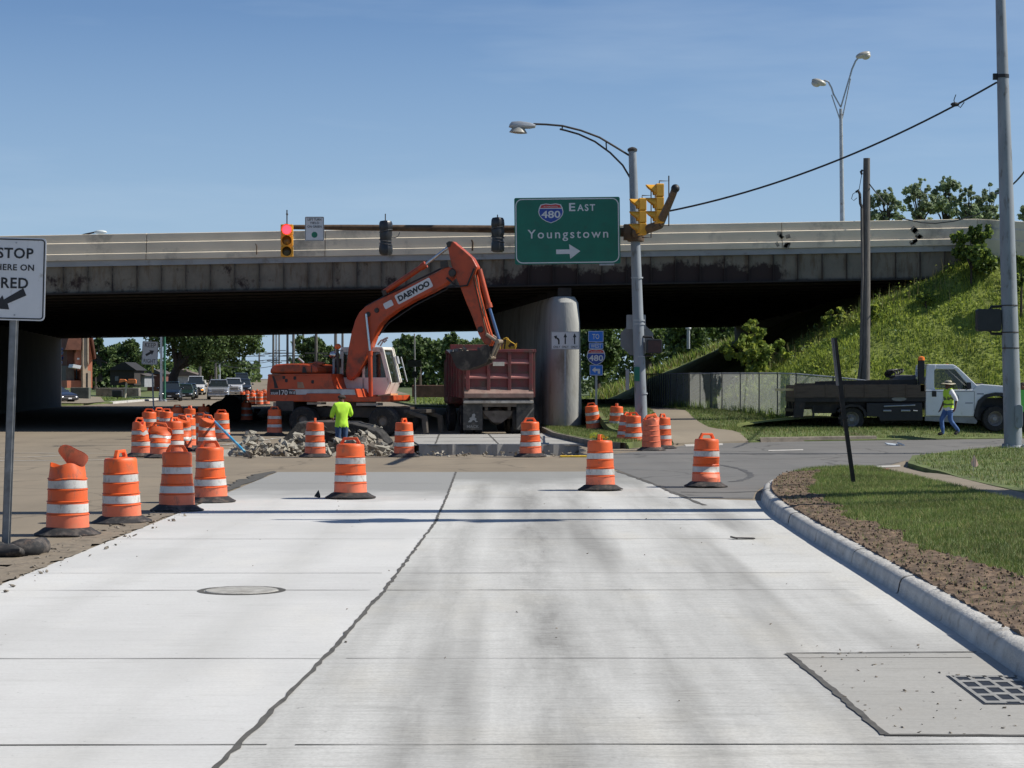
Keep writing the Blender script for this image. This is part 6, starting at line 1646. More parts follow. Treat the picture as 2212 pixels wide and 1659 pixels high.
for x in (395, 712, 1030, 1355):
    c = z5(x, 0)[0]; w = .13 if x in (395, 1355) else .115
    mb.bb(c - w / 2, c + w / 2, -.02, .10, 1.30 if x in (395, 1355) else 1.42, 2.95)
mb.bb(-tw, tw, -.03, .12, 2.86, 2.97)
mb.build('gate_posts', M_dt, gate, bevel=.012)
mb = MB()
for y in (505, 725):
    z = z5(0, y)[1]
    mb.prism([(-tw + .05, .10, z - .05), (-tw + .05, -.015, z - .05), (-tw + .05, -.015, z), (-tw + .05, .10, z + .12)], (2 * tw - .1, 0, 0))
mb.build('gate_ribs', M_dtf, gate)
mb = MB(); mb.prism([(-tw + .02, .10, 1.66), (-tw + .02, -.13, 1.44), (-tw + .02, -.13, 1.30), (-tw + .02, .10, 1.26)], (2 * tw - .04, 0, 0)); mb.build('lower_ledge', M('dusty_red_ledge', (.27, .17, .14), .8, 0, .25, 4, dirt=(.30, .25, .2), dirt_amt=.5), gate)
mb = MB(); q = z5(865, 525); mb.bb(q[0] - .20, q[0] + .20, -.035, -.018, q[1] - .07, q[1] + .07); mb.build('plate_sticker', M('dirty_white_plate', (.62, .58, .50), .6), gate)
# open box behind it
mb = MB()
for s in (-1, 1):
    mb.bb(s * tw - (.06 if s > 0 else 0), s * tw + (.06 if s < 0 else 0), .222, 4.7, 1.28, 2.92)
    for k in range(6): y = .35 + k * .8; mb.bb(s * (tw + .055) - .055, s * (tw + .055) + .055, y, y + .14, 1.30, 2.86)
    mb.bb(s * (tw + .06) - .06, s * (tw + .06) + .06, .18, 4.75, 2.86, 2.97)
mb.bb(-tw + .06, tw - .06, .222, 4.7, 1.28, 1.36); mb.bb(-tw + .06, tw - .06, 4.6, 4.7, 1.36, 3.2)
mb.build('dump_box', M_dt, DT, bevel=.012)
mb = MB(); n = 10
for i in range(n + 1):
    for j in range(n + 1):
        x = -tw + .08 + (2 * tw - .16) * i / n; y = .25 + 4.3 * j / n
        mb.v.append((x, y, 2.35 + .4 * math.sin(math.pi * i / n) * math.sin(math.pi * j / n) + .2 * noise.noise(Vector((x * 2, y * 2, 0)))))
mb.f = [(i * (n + 1) + j, (i + 1) * (n + 1) + j, (i + 1) * (n + 1) + j + 1, i * (n + 1) + j + 1) for i in range(n) for j in range(n)]; mb.m = [0] * len(mb.f)
o = mb.build('rubble_load', M_conc2); o.location = DT.location; o.rotation_euler = DT.rotation_euler; tag(o, 'load of broken concrete lying in the dump truck box', 'rubble', None, 'stuff')
mb = MB(); mb.bb(-tw + .0, tw - .02, -.12, .04, 1.10, 1.20); mb.build('rear_apron', M('worn_white_bar', (.42, .38, .33), .7, 0, .25, 5, dirt=(.2, .16, .13), dirt_amt=.4), DT, bevel=.015)
mb = MB(); mb.bb(-tw, tw, .04, .20, .98, 1.27)
for x in (-1.13, 1.13): mb.bb(x - .07, x + .07, -.06, .03, 1.22, 1.55)
mb.build('rear_sill', M_dust, DT)
for x0, x1 in ((330, 620), (1140, 1410)):
    a_, b_ = z5(x0, 1520), z5(x1, 1130)
    mb = MB(); mb.bb(a_[0], b_[0], .02, .035, a_[1], b_[1]); fl = mb.build('mud_flap', M('mud_flap_rubber', (.05, .048, .045), .8, 0, .25, 5, dirt=(.14, .125, .105), dirt_amt=.5, dirt_scale=3), DT)
    if x0 == 330:
        c = z5(475, 1350)
        pts = [(-.17, -.12), (-.10, -.03), (-.12, .02), (-.04, .06), (-.02, .15), (.05, .18), (.09, .12), (.06, .05), (.13, .0), (.10, -.06), (.18, -.10), (.10, -.12), (.06, -.06), (0, -.05), (-.06, -.12)]
        shape(fl, [(x, z) for x, z in pts], M('worn_white_print', (.30, .30, .29), .7), (c[0], .0195, c[1]), .002, 'flap_emblem')
        text('MACK', M('worn_white_print', (.22, .22, .21), .7), fl, (c[0] + .0, .017, c[1] - .27), w=.42, h=.10, bold=.02)
    else:
        mb = MB(); p = [z5(1145, 1505), z5(1395, 1180), z5(1408, 1200), z5(1250, 1400), z5(1170, 1510)]; mb.xz(p, .010, .018); mb.build('dried_mud', M('dried_mud', (.22, .20, .17), .9, 0, .3, 9), fl)
mb = MB()
mb.lathe([(.0, -.30), (.20, -.26), (.31, -.05), (.31, .05), (.20, .26), (0, .30)], 18, (0, .62, .66), 'y', cap=False); mb.bb(-.95, .95, .5, .74, .56, .78); mb.prism([(z5(635, 1235)[0], .3, z5(0, 1235)[1]), (z5(1115, 1235)[0], .3, z5(0, 1235)[1]), (z5(1060, 1320)[0], .3, z5(0, 1320)[1]), (z5(930, 1415)[0], .3, z5(0, 1415)[1]), (z5(800, 1410)[0], .3, z5(0, 1410)[1]), (z5(690, 1310)[0], .3, z5(0, 1310)[1])], (0, .06, 0))
mb.bb(-.45, -.35, .2, 6.8, .85, 1.1); mb.bb(.35, .45, .2, 6.8, .85, 1.1); mb.build('rear_axle', M_dust, DT, smooth=40)
for ax in (.62, 1.95, 6.2):
    for sx in ((-.98, -.66, .66, .98) if ax < 5 else (-.95, .95)):
        mb = MB(); mb.lathe([(.26, -.13), (.46, -.14), (.51, -.10), (.51, .10), (.46, .14), (.26, .13)], 22, (sx, ax, .51), 'x', cap=False); w_o = mb.build('wheel', MT['tyre'], DT, smooth=40)
        if abs(sx) > .9: mb = MB(); s_ = 1 if sx > 0 else -1; mb.lathe([(0, .03 * s_), (.1, .06 * s_), (.27, .10 * s_)], 14, (sx, ax, .51), 'x', cap=False); mb.build('rim', M_dust, w_o)
mb = MB(); mb.bb(-1.15, 1.15, 5.3, 6.9, 1.0, 2.7); mb.bb(-.9, .9, 6.9, 8.2, .9, 1.75); mb.build('cab', M_dt, DT, bevel=.12)
mb = MB(); mb.bb(-1.0, 1.0, 5.27, 5.297, 1.9, 2.5); mb.build('rear_window', MT['glass'], DT)
# yellow machine on the load's rim
q = z5(1145, 285)
t = thing('yellow_compactor', 'yellow compactor with dark straps perched on the dump truck box', 'compactor', Vector(DT.location) + Vector((q[0] - .3, 1.2, q[1] - .03)))
M_yel = M('machine_yellow', (.66, .40, .03), .45, 0, .12, 5, dirt=(.2, .12, .02), dirt_amt=.35)
mb = MB(); mb.xz([(-.24, 0), (.24, 0), (.25, .18), (.12, .26), (-.02, .36), (-.12, .34), (-.20, .12)], -.18, .18); mb.build('body', M_yel, t, bevel=.02)
mb = MB(); mb.xz([(-.02, .12), (.08, .24), (.20, .18), (.19, .10), (.10, .12), (.05, .04)], -.19, -.181); mb.build('opening', M('dark_brown_recess', (.06, .025, .01), .7), t)
mb = MB()
for y in (-.2, .2): mb.path([(-.30, y, 0), (-.27, y, .22), (-.16, y, .37), (-.08, y, .40), (.0, y, .36)], .022, 6); mb.path([(.22, y, .0), (.27, y, .12), (.27, y, .22)], .02, 6)
mb.build('roll_frame', M_yel, t, smooth=40)
mb = MB(); mb.xz([(-.17, 0), (-.12, 0), (-.08, .35), (-.13, .34)], -.186, -.181); mb.build('strap', MT['black'], t)
# ------------------------------------------------------------- flatbed truck
FYY = 69.0
FT = thing('flatbed_truck', 'white cab flatbed work truck with dark wooden bed parked on the grass', 'truck', (X(1891, FYY), FYY, .235)); FT.scale = (1.012, 1.012, 1.012)
def zf(x, y): return ((x - 1000) / 253.5, (940 - y) / 253.5 + .10)
def fp(*p): return [zf(*q) for q in p]
DEP = 2.25
M_fwood = M('bed_side_wood', (.105, .078, .056), .85, 0, .35, 3, stretch=(.5, 1, 5), bump=.3, bscale=12, dirt=(.05, .04, .03), dirt_amt=.5)
M_fdark = M('dark_bed_steel', (.022, .02, .018), .6, .2, .4, 4, dirt=(.07, .045, .03), dirt_amt=.35)
mb = MB()
mb.xz(fp((342, 590), (1405, 585), (1410, 688), (338, 690)), 0, .05); mb.xz(fp((342, 590), (1405, 585), (1410, 688), (338, 690)), DEP - .05, DEP)
for x in (340, 590, 750, 910, 1110, 1250): mb.xz(fp((x, 580), (x + 9, 580), (x + 9, 692), (x, 692)), -.022, -.001)
mb.xz(fp((342, 600), (360, 600), (356, 690), (338, 690)), .052, DEP - .052)
mb.build('bed_sideboards', M_fwood, FT)
mb = MB(); mb.xz(fp((338, 691), (1410, 689), (1410, 722), (338, 726)), .03, DEP - .03); bed = mb.build('bed_deck', M_fdark, FT)
mb = MB(); mb.xz(fp((345, 722), (430, 722), (410, 852), (332, 855)), .05, .12); mb.xz(fp((345, 722), (430, 722), (410, 852), (332, 855)), DEP - .12, DEP - .05); mb.xz(fp((330, 725), (1410, 722), (1410, 770), (700, 775), (690, 820), (500, 820), (490, 775), (335, 780)), .35, .5); mb.xz(fp((330, 725), (1830, 740), (1830, 800), (340, 790)), DEP - .9, DEP - .75)
mb.bb(zf(330, 0)[0], zf(345, 0)[0], .1, DEP - .1, .62, .72); mb.xz(fp((490, 760), (505, 760), (505, 850), (490, 850)), .1, .2)
mb.build('under_frame', M_fdark, FT)
mb = MB(); mb.xz(fp((690, 800), (720, 770), (790, 745), (870, 750), (920, 790), (935, 850), (915, 850), (900, 800), (860, 768), (790, 765), (730, 785), (705, 815)), .02, .5); mb.build('fender', M_fdark, FT)
mb = MB(); mb.xz(fp((930, 735), (1385, 730), (1390, 880), (1040, 882), (1030, 850), (930, 845)), .03, .42); tb = mb.build('tool_box', MT['black'], FT, bevel=.02)
mb = MB()
for a_, b_, r_ in (((1070, 762), (1325, 752), .022), ((1065, 798), (1130, 798), .03), ((1210, 797), (1285, 797), .03), ((1310, 797), (1345, 800), .02)):
    p, q = zf(*a_), zf(*b_); mb.tube((p[0], .0, p[1]), (q[0], .0, q[1]), r_, r_, 8)
mb.build('steel_bars', MT['steel'], tb)
q = zf(1195, 702); mb = MB(); mb.lathe([(0, 0), (.24, 0), (.24, .006), (0, .006)], 20, (0, 0, 0), 'y', cap=False); mb.v = [(x, y, z * .28) for x, y, z in mb.v]; o = mb.build('oval_sticker', M('grey_sticker', (.22, .22, .20), .6), FT); o.location = (q[0], .025, q[1]); 
# load: boards, hoses, box
mb = MB()
for k in range(9):
    y = .12 + k * .22; z0 = zf(0, 585)[1] + random.uniform(-.05, .06); mb.box((-.75 + random.uniform(-.15, .15), y, z0), (3.4, .16, .05), (0, R(random.uniform(-.8, 1.2)), R(random.uniform(-1, 1))))
o = mb.build('boards', M_fwood); o.location = FT.location; tag(o, 'old boards and rails laid along the flatbed truck deck', 'lumber')
mb = MB(); mb.xz(fp((520, 558), (700, 552), (1360, 540), (1360, 600), (520, 600)), .3, .42); mb.xz(fp((590, 565), (1000, 556), (1000, 575), (590, 580)), 1.4, 1.5); mb.build('stake_rail', M_fdark, FT, bevel=.01)
a_ = zf(180, 622); b_ = zf(700, 622)
mb = MB(); mb.box(((a_[0] + b_[0]) / 2, .35, a_[1]), (b_[0] - a_[0], .10, .07)); o = mb.build('timber', M('pale_yellow_timber', (.55, .46, .25), .8, 0, .12, 4)); o.location = FT.location; tag(o, 'pale yellow timber sticking out behind the flatbed', 'timber')
mb = MB(); mb.xz(fp((1180, 505), (1240, 498), (1375, 500), (1375, 560), (1180, 560)), .8, 1.4); o = mb.build('generator', M('grey_machine_box', (.10, .10, .105), .6, 0, .3, 4), None, bevel=.03); o.location = FT.location; tag(o, 'grey machine box on the flatbed just behind the cab', 'machine')
mb = MB()
for k in range(4):
    c = zf(1165 + k * 22, 488 - k * 2); pts = [(c[0] + .17 * math.cos(t) * (1 + .1 * k), .9 + .12 * k + .1 * math.sin(2 * t), c[1] + .12 * math.sin(t + k * .3)) for t in np.linspace(0, 2 * np.pi, 18)]; mb.path(pts, .03, 6, cap=False)
o = mb.build('coiled_hose', MT['black'], None, smooth=50); o.location = FT.location; tag(o, 'coiled black hoses heaped on the flatbed machine box', 'hose')
# beacon mast
mb = MB(); mb.xz(fp((1362, 385), (1412, 385), (1405, 600), (1362, 600)), .15, .33); mb.build('headboard_mast', MT['black'], FT, bevel=.02)
mb = MB(); c = zf(1388, 370); mb.lathe([(.11, -.06), (.11, -.02), (.10, .04), (.04, .07), (0, .075)], 14, (c[0], .24, c[1])); mb.build('beacon', M('orange_beacon', (.85, .20, .02), .3, 0, .1), FT, smooth=40)
mb = MB(); c = zf(1635, 422); mb.ball((c[0], 1.0, c[1]), (.06, .3, .04), 8); mb.build('roof_marker_light', M('amber_marker', (.7, .25, .02), .4), FT)
mb = MB(); mb.xz(fp((1370, 580), (1400, 580), (1400, 640), (1370, 640)), .0, .14); mb.build('yellow_latch', M('yellow_latch_paint', (.35, .24, .04), .6), FT)
# cab: lower body, pillars, roof, hood as one shell with a window opening
cab = MB()
y0, y1 = .06, 2.05
low = fp((1412, 625), (1800, 625), (1835, 592), (1870, 580), (2060, 595), (2185, 610), (2215, 640), (2225, 760), (2160, 790), (2120, 690), (2060, 655), (1985, 650), (1900, 668), (1845, 715), (1820, 790), (1810, 845), (1412, 840))
cab.xz(low, y0, y1)
cab.xz(fp((1412, 628), (1425, 430), (1440, 418), (1500, 418), (1500, 455), (1488, 470), (1488, 600), (1495, 620), (1495, 628)), y0 + .04, y0 + .14); cab.xz(fp((1412, 628), (1425, 430), (1440, 418), (1500, 418), (1500, 455), (1488, 470), (1488, 600), (1495, 620), (1495, 628)), y1 - .14, y1 - .04)
cab.xz(fp((1430, 418), (1640, 418), (1670, 432), (1690, 460), (1500, 458), (1430, 458)), y0 + .05, y1 - .05)
for ya, yb in ((y0 + .04, y0 + .14), (y1 - .14, y1 - .04)): cab.xz(fp((1640, 440), (1680, 440), (1840, 592), (1800, 626), (1780, 626), (1780, 605)), ya, yb)
cab.xz(fp((1412, 628), (1418, 520), (1432, 520), (1432, 628)), y0 + .15, y1 - .15)
cabo = cab.build('cab', MT['white_paint'], FT, bevel=.025)
mb = MB(); mb.xz(fp((1488, 465), (1655, 458), (1780, 606), (1785, 622), (1492, 610)), y0 + .08, y0 + .085); mb.build('door_window', M('door_glass', (.035, .05, .03), .05, 0, .2, spec=.7, alpha=.55), cabo)
p, q = fp((1672, 436), (1845, 590)); mb = MB(); mb.prism([(p[0], y0 + .15, p[1]), (q[0], y0 + .15, q[1]), (q[0] - .02, y0 + .15, q[1]), (p[0] - .02, y0 + .15, p[1])], (0, y1 - y0 - .3, 0)); mb.build('windscreen', M('tinted_windscreen', (.05, .08, .11), .06, 0, .1, spec=.8), cabo)
mb = MB()
for pts in (((1412, 640), (1415, 640), (1415, 838), (1412, 838)), ((1812, 640), (1815, 640), (1813, 800), (1810, 800)), ((1414, 640), (1812, 640), (1812, 643), (1414, 643))): mb.xz(fp(*pts), y0 - .004, y0 - .001)
mb.build('door_seams', MT['sign_black'], cabo)
mb = MB(); mb.xz(fp((1465, 635), (1502, 635), (1502, 683), (1465, 683)), y0 - .02, y0 - .001); mb.build('door_handle', MT['black'], cabo, bevel=.008)
mb = MB(); ring(mb, [(zf(1662, 690)[0] + .10 * math.cos(t), zf(1662, 690)[1] + .10 * math.sin(t)) for t in np.linspace(0, 2 * np.pi, 20, False)], [(zf(1662, 690)[0] + .08 * math.cos(t), zf(1662, 690)[1] + .08 * math.sin(t)) for t in np.linspace(0, 2 * np.pi, 20, False)], y0 - .004, y0 - .001); mb.xz(fp((1738, 731), (1800, 731), (1800, 739), (1738, 739)), y0 - .004, y0 - .001); mb.xz(fp((1835, 655), (1890, 655), (1890, 665), (1835, 665)), y0 - .004, y0 - .001); mb.build('door_emblem', M('grey_door_print', (.18, .2, .24), .5), cabo)
mb = MB(); mb.xz(fp((1742, 565), (1772, 565), (1776, 618), (1738, 618)), y0 - .25, y0 - .14); mb.path([(zf(1758, 600)[0], y0 - .15, zf(1758, 600)[1]), (zf(1775, 608)[0], y0 + .06, zf(1775, 608)[1])], .02, 6); mb.build('side_mirror', MT['black'], cabo, bevel=.015)
mb = MB(); mb.xz(fp((1790, 610), (1905, 572), (1880, 592), (1830, 600)), .3, 1.8); mb.build('cowl', MT['black'], cabo)
mb = MB(); mb.xz(fp((1412, 842), (1810, 847), (1840, 885), (1830, 905), (1412, 880)), .1, .3); mb.build('running_board', M('grey_running_board', (.22, .23, .24), .6), FT)
mb = MB(); mb.xz(fp((1812, 850), (1820, 790), (1845, 715), (1900, 668), (1985, 650), (2060, 655), (2120, 690), (2150, 760), (2130, 760), (2100, 710), (2050, 680), (1985, 676), (1915, 692), (1868, 735), (1845, 800), (1840, 850)), y0 - .05, .55)
mb.xz(fp((2160, 780), (2240, 770), (2245, 840), (2150, 845)), y0, y1); mb.build('wheel_arch', MT['black'], FT)
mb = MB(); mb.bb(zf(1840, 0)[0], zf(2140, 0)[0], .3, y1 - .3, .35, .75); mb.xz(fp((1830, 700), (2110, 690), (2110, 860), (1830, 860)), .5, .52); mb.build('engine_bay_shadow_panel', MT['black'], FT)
for nm, (cx_, cy_), r_ in (('rear', (812, 862), .405), ('front', (1988, 862), .42)):
    c = zf(cx_, 0)[0]; z_ = r_ - .02
    for ys in ((.12, .36) if nm == 'rear' else (.12,)):
        pass
    for ya in (.24, DEP - .30):
        mb = MB(); mb.lathe([(.24, -.13), (r_ - .03, -.14), (r_, -.09), (r_, .09), (r_ - .03, .14), (.24, .13)], 26, (c, ya, z_), 'y', cap=False); w_o = mb.build('wheel', MT['tyre'], FT, smooth=40)
        mb = MB(); sg_ = -1 if ya < 1 else 1
        mb.lathe([(0, -.05), (.07, -.06), (.08, -.02), (.17, .02), (.20, -.03), (.245, -.12), (.26, -.12)], 22, (c, ya, z_), 'y', cap=False)
        for k in range(8): a = 2 * math.pi * k / 8; mb.ball((c + .13 * math.cos(a), ya - .0 if 0 else ya - .01 - .0, z_ + .13 * math.sin(a)), .016, 6)
        if sg_ > 0: mb.v = [(x, 2 * ya - y, z) for x, y, z in mb.v]; mb.f = [tuple(reversed(f)) for f in mb.f]
        mb.build('rim', M('dull_wheel_rim', (.27, .26, .25), .5, .4, .2, 6), w_o, smooth=40)

# ------------------------------------------------------------- people
def person(name_label, loc, rotz, J, hair_col, skin_col, shirt, trousers, shoes, vest=None, hat=False, extra=None, H=1.75):
    """J: joint positions; one continuous skinned body, clothing as its children"""
    names = list(J.keys()); idx = {k: i for i, k in enumerate(names)}
    bones = [('pelvis', 'waist', 'torso'), ('waist', 'chest', 'torso'), ('chest', 'neck', 'torso'), ('neck', 'jaw', 'head'), ('jaw', 'skull', 'head'), ('skull', 'crown', 'head'), ('jaw', 'nose', 'head')]
    for s in 'LR':
        bones += [('chest', 'sh' + s, 'torso'), ('sh' + s, 'el' + s, 'uarm'), ('el' + s, 'wr' + s, 'farm'), ('wr' + s, 'pa' + s, 'hand'), ('pelvis', 'hip' + s, 'torso'), ('hip' + s, 'kn' + s, 'thigh'), ('kn' + s, 'an' + s, 'shin'), ('an' + s, 'toe' + s, 'foot'), ('skull', 'ear' + s, 'head')]
    rad = dict(pelvis=.150, waist=.140, chest=.155, neck=.058, jaw=.072, skull=.098, crown=.075, nose=.016)
    for s in 'LR': rad.update({'sh' + s: .072, 'el' + s: .045, 'wr' + s: .030, 'pa' + s: .036, 'hip' + s: .105, 'kn' + s: .062, 'an' + s: .042, 'toe' + s: .036, 'ear' + s: .016})
    P = [Vector(J[k]) for k in names]; rr = [rad[k] for k in names]; E = [(idx[a], idx[b]) for a, b, _ in bones]
    for s in 'LR':                                    # five fingers rooted in the palm
        wr, pa = Vector(J['wr' + s]), Vector(J['pa' + s]); d = (pa - wr).normalized()
        side = d.cross(Vector((0, 1, 0))); side = side.normalized() if side.length > .1 else Vector((1, 0, 0)); dn = d.cross(side)
        for q, (o_, L_) in enumerate(((-.03, .070), (-.010, .082), (.010, .076), (.028, .060))):
            a = len(P); P += [pa + d * .035 + side * o_, pa + d * (.035 + L_ * .5) + side * o_ + dn * .012, pa + d * (.035 + L_ * .9) + side * o_ + dn * .035]; rr += [.011, .0095, .008]
            E += [(idx['pa' + s], a), (a, a + 1), (a + 1, a + 2)]
        a = len(P); P += [pa - side * .045 + d * .0, pa - side * .06 + d * .045 + dn * .01]; rr += [.012, .009]; E += [(idx['pa' + s], a), (a, a + 1)]
    me = bpy.data.meshes.new('body'); me.from_pydata([tuple(p) for p in P], E, [])
    o = bpy.data.objects.new('body', me); COL.objects.link(o)
    sk_ = o.modifiers.new('skin', 'SKIN'); sk_.use_smooth_shade = True
    sb = o.modifiers.new('sub', 'SUBSURF'); sb.levels = 2; sb.render_levels = 2
    for i, sv in enumerate(me.skin_vertices[0].data):
        r = rr[i]; k = names[i] if i < len(names) else ''
        sv.radius = (r, r * .72) if k in ('pelvis', 'waist', 'chest') else (r, r)
        sv.use_root = (k == 'pelvis')
    bpy.context.view_layer.update(); dg = bpy.context.evaluated_depsgraph_get()
    bm_ = bpy.data.meshes.new_from_object(o.evaluated_get(dg)); bpy.data.objects.remove(o)
    B = [(Vector(J[a]), Vector(J[b]), k, max(rad[a], rad[b])) for a, b, k in bones]
    def region(c):
        best, bk_ = 1e9, 'torso'
        for a, b, k, r in B:
            ab = b - a; t = max(0, min(1, (c - a).dot(ab) / max(1e-9, ab.length_squared))); d = (c - (a + ab * t)).length - r * .8
            if d < best: best, bk_ = d, k
        return bk_
    t = thing('person', name_label, 'person', loc, rotz)
    S = M('skin', skin_col, .55, 0, .08, 8); bm_.materials.clear(); bm_.materials.append(S)
    body = bpy.data.objects.new('body', bm_); COL.objects.link(body); body.parent = t
    V = [v.co.copy() for v in bm_.vertices]; Nn = [v.normal.copy() for v in bm_.vertices]
    reg = [region(p.center) for p in bm_.polygons]
    def cloth(nm, sel, off, mat):
        fs = [tuple(p.vertices) for p, r in zip(bm_.polygons, reg) if sel(r, p.center)]
        if not fs: return None
        ids = sorted({i for f in fs for i in f}); mp = {i: k for k, i in enumerate(ids)}
        mb = MB(); mb.add([V[i] + Nn[i] * (off + .008 * noise.noise(V[i] * 9)) for i in ids], [tuple(mp[i] for i in f) for f in fs]); return mb.build(nm, mat, t, smooth=80)
    zneck = J['neck'][2]; zp = J['pelvis'][2]
    cloth('shirt', lambda r, c: (r == 'torso' and c.z > zp - .10 and c.z < zneck + .0) or r == 'uarm', .022, shirt)
    cloth('trousers', lambda r, c: r in ('thigh', 'shin') or (r == 'torso' and c.z < zp + .08), .014, trousers)
    cloth('shoes', lambda r, c: r == 'foot', .014, shoes)
    if vest:
        cloth('vest', lambda r, c: r == 'torso' and c.z > zp - .02 and c.z < zneck - .01 and abs(c.x - J['chest'][0]) < .19, .036, vest)
        for z0 in (zp + .08, zp + .27): cloth('reflective_stripe', lambda r, c, z0=z0: r == 'torso' and abs(c.z - z0) < .032 and abs(c.x - J['chest'][0]) < .2, .042, M('vest_stripe', (.12, .14, .05), .5))
    hc = M('hair', hair_col, .8, 0, .2, 20)
    sc_ = Vector(J['skull'])
    cloth('hair', lambda r, c: r == 'head' and c.z > sc_.z - .045 and (c - sc_).dot(Vector(J['nose']) - sc_) < .004 + .02 * (c.z - sc_.z) / .1 or (r == 'head' and c.z > sc_.z + .055), .010, hc)
    f_ = (Vector(J['nose']) - Vector(J['jaw'])); f_.z = 0; f_.normalize(); sd_ = Vector((-f_.y, f_.x, 0))
    for s in (-1, 1):
        mb = MB(); e = sc_ + f_ * .088 + sd_ * s * .033 + Vector((0, 0, -.012)); mb.ball(e, .013, 8); mb.build('eye', MT['black'], t)
    mb = MB(); e = Vector(J['jaw']) + f_ * .070; mb.ball(e, (.012 + .022 * abs(sd_.x), .012 + .022 * abs(sd_.y), .008), 8); mb.build('mouth', M('lips', (.25, .10, .08), .6), t)
    if hat:
        mb = MB(); mb.lathe([(.235, -.035), (.24, -.025), (.17, .0), (.118, .015), (.115, .075), (.09, .105), (.0, .112)], 24, tuple(sc_ + Vector((0, 0, .012)))); mb.lathe([(.0, -.002), (.118, -.002), (.235, -.037)], 24, tuple(sc_ + Vector((0, 0, .012))), cap=False)
        mb.warp(lambda p: p + Vector((0, 0, .03 * abs(p.y - sc_.y) / .2 if (p - sc_).length > .16 else 0))); h_ = mb.build('hat', M('khaki_hat_cloth', (.42, .38, .28), .85, 0, .15, 8), t, smooth=45)
        mb = MB(); mb.lathe([(.121, .016), (.120, .05)], 24, tuple(sc_ + Vector((0, 0, .012))), cap=False); mb.build('hat_band', MT['black'], h_)
    return t
def joints(lean=0.0, **kw):
    J = dict(pelvis=(0, 0, .93), waist=(0, .0, 1.10), chest=(0, .01, 1.33), neck=(0, .0, 1.49), jaw=(0, -.025, 1.565), skull=(0, -.012, 1.645), crown=(0, -.005, 1.705), nose=(0, -.125, 1.60))
    for s, k in (('L', -1), ('R', 1)):
        J.update({'sh' + s: (k * .185, .01, 1.41), 'el' + s: (k * .245, .03, 1.13), 'wr' + s: (k * .25, -.05, .89), 'pa' + s: (k * .245, -.075, .81),
                  'hip' + s: (k * .09, 0, .88), 'kn' + s: (k * .10, -.02, .48), 'an' + s: (k * .10, .03, .09), 'toe' + s: (k * .115, -.15, .045), 'ear' + s: (k * .10, .0, 1.625)})
    J.update(kw); return J
# worker seen from behind in front of the excavator, looking left, arms forward
J = joints(elL=(-.30, -.02, 1.17), wrL=(-.22, -.24, 1.05), paL=(-.17, -.30, 1.03), elR=(.27, -.05, 1.14), wrR=(.17, -.25, 1.04), paR=(.12, -.31, 1.03), anR=(.14, .02, .09), toeR=(.2, -.15, .045))
WYd = 58.2
person('worker in a loose lime T-shirt and blue jeans seen from behind before the excavator', (X(738, WYd), WYd, -.20), R(180 + 28), J, (.03, .022, .018), (.16, .075, .045),
       M('lime_shirt_cloth', (.50, .86, .045), .7, 0, .08, 6, bump=.3, bscale=9), M('blue_jeans', (.045, .085, .17), .85, 0, .25, 8), M('brown_boots', (.06, .04, .03), .8))
# man in a vest walking to the left
J = joints(pelvis=(0, 0, .92), elR=(.25, .14, 1.15), wrR=(.27, .10, .90), paR=(.27, .07, .83), elL=(-.25, -.02, 1.13), wrL=(-.26, -.12, .90), paL=(-.26, -.15, .83),
           knL=(-.10, -.20, .50), anL=(-.10, -.14, .09), toeL=(-.11, -.31, .045), knR=(.10, .02, .49), anR=(.10, .30, .16), toeR=(.115, .16, .05), nose=(0, -.125, 1.595))
PYd = 67.3
pm = person('man in lime vest, white T-shirt, jeans and brimmed hat walking before the white truck', (X(2049, PYd), PYd, .13), R(-75), J, (.02, .015, .012), (.11, .05, .03),
       M('white_shirt_cloth', (.72, .72, .72), .8, 0, .06), M('blue_denim', (.06, .13, .30), .85, 0, .3, 7), M('dark_boots', (.025, .022, .02), .8), M('lime_vest_mesh', (.55, .80, .05), .6, 0, .1, 6), True)
J = joints()
person('worker in a bright green shirt mostly hidden behind the right edge pole', (X(2209, 64.0), 64.0, .13), R(-20), J, (.03, .02, .015), (.2, .1, .06),
       M('green_shirt_cloth', (.16, .62, .10), .7, 0, .1, 6), M('dark_trousers', (.03, .03, .04), .85), M('black_boots', (.02, .02, .02), .8))

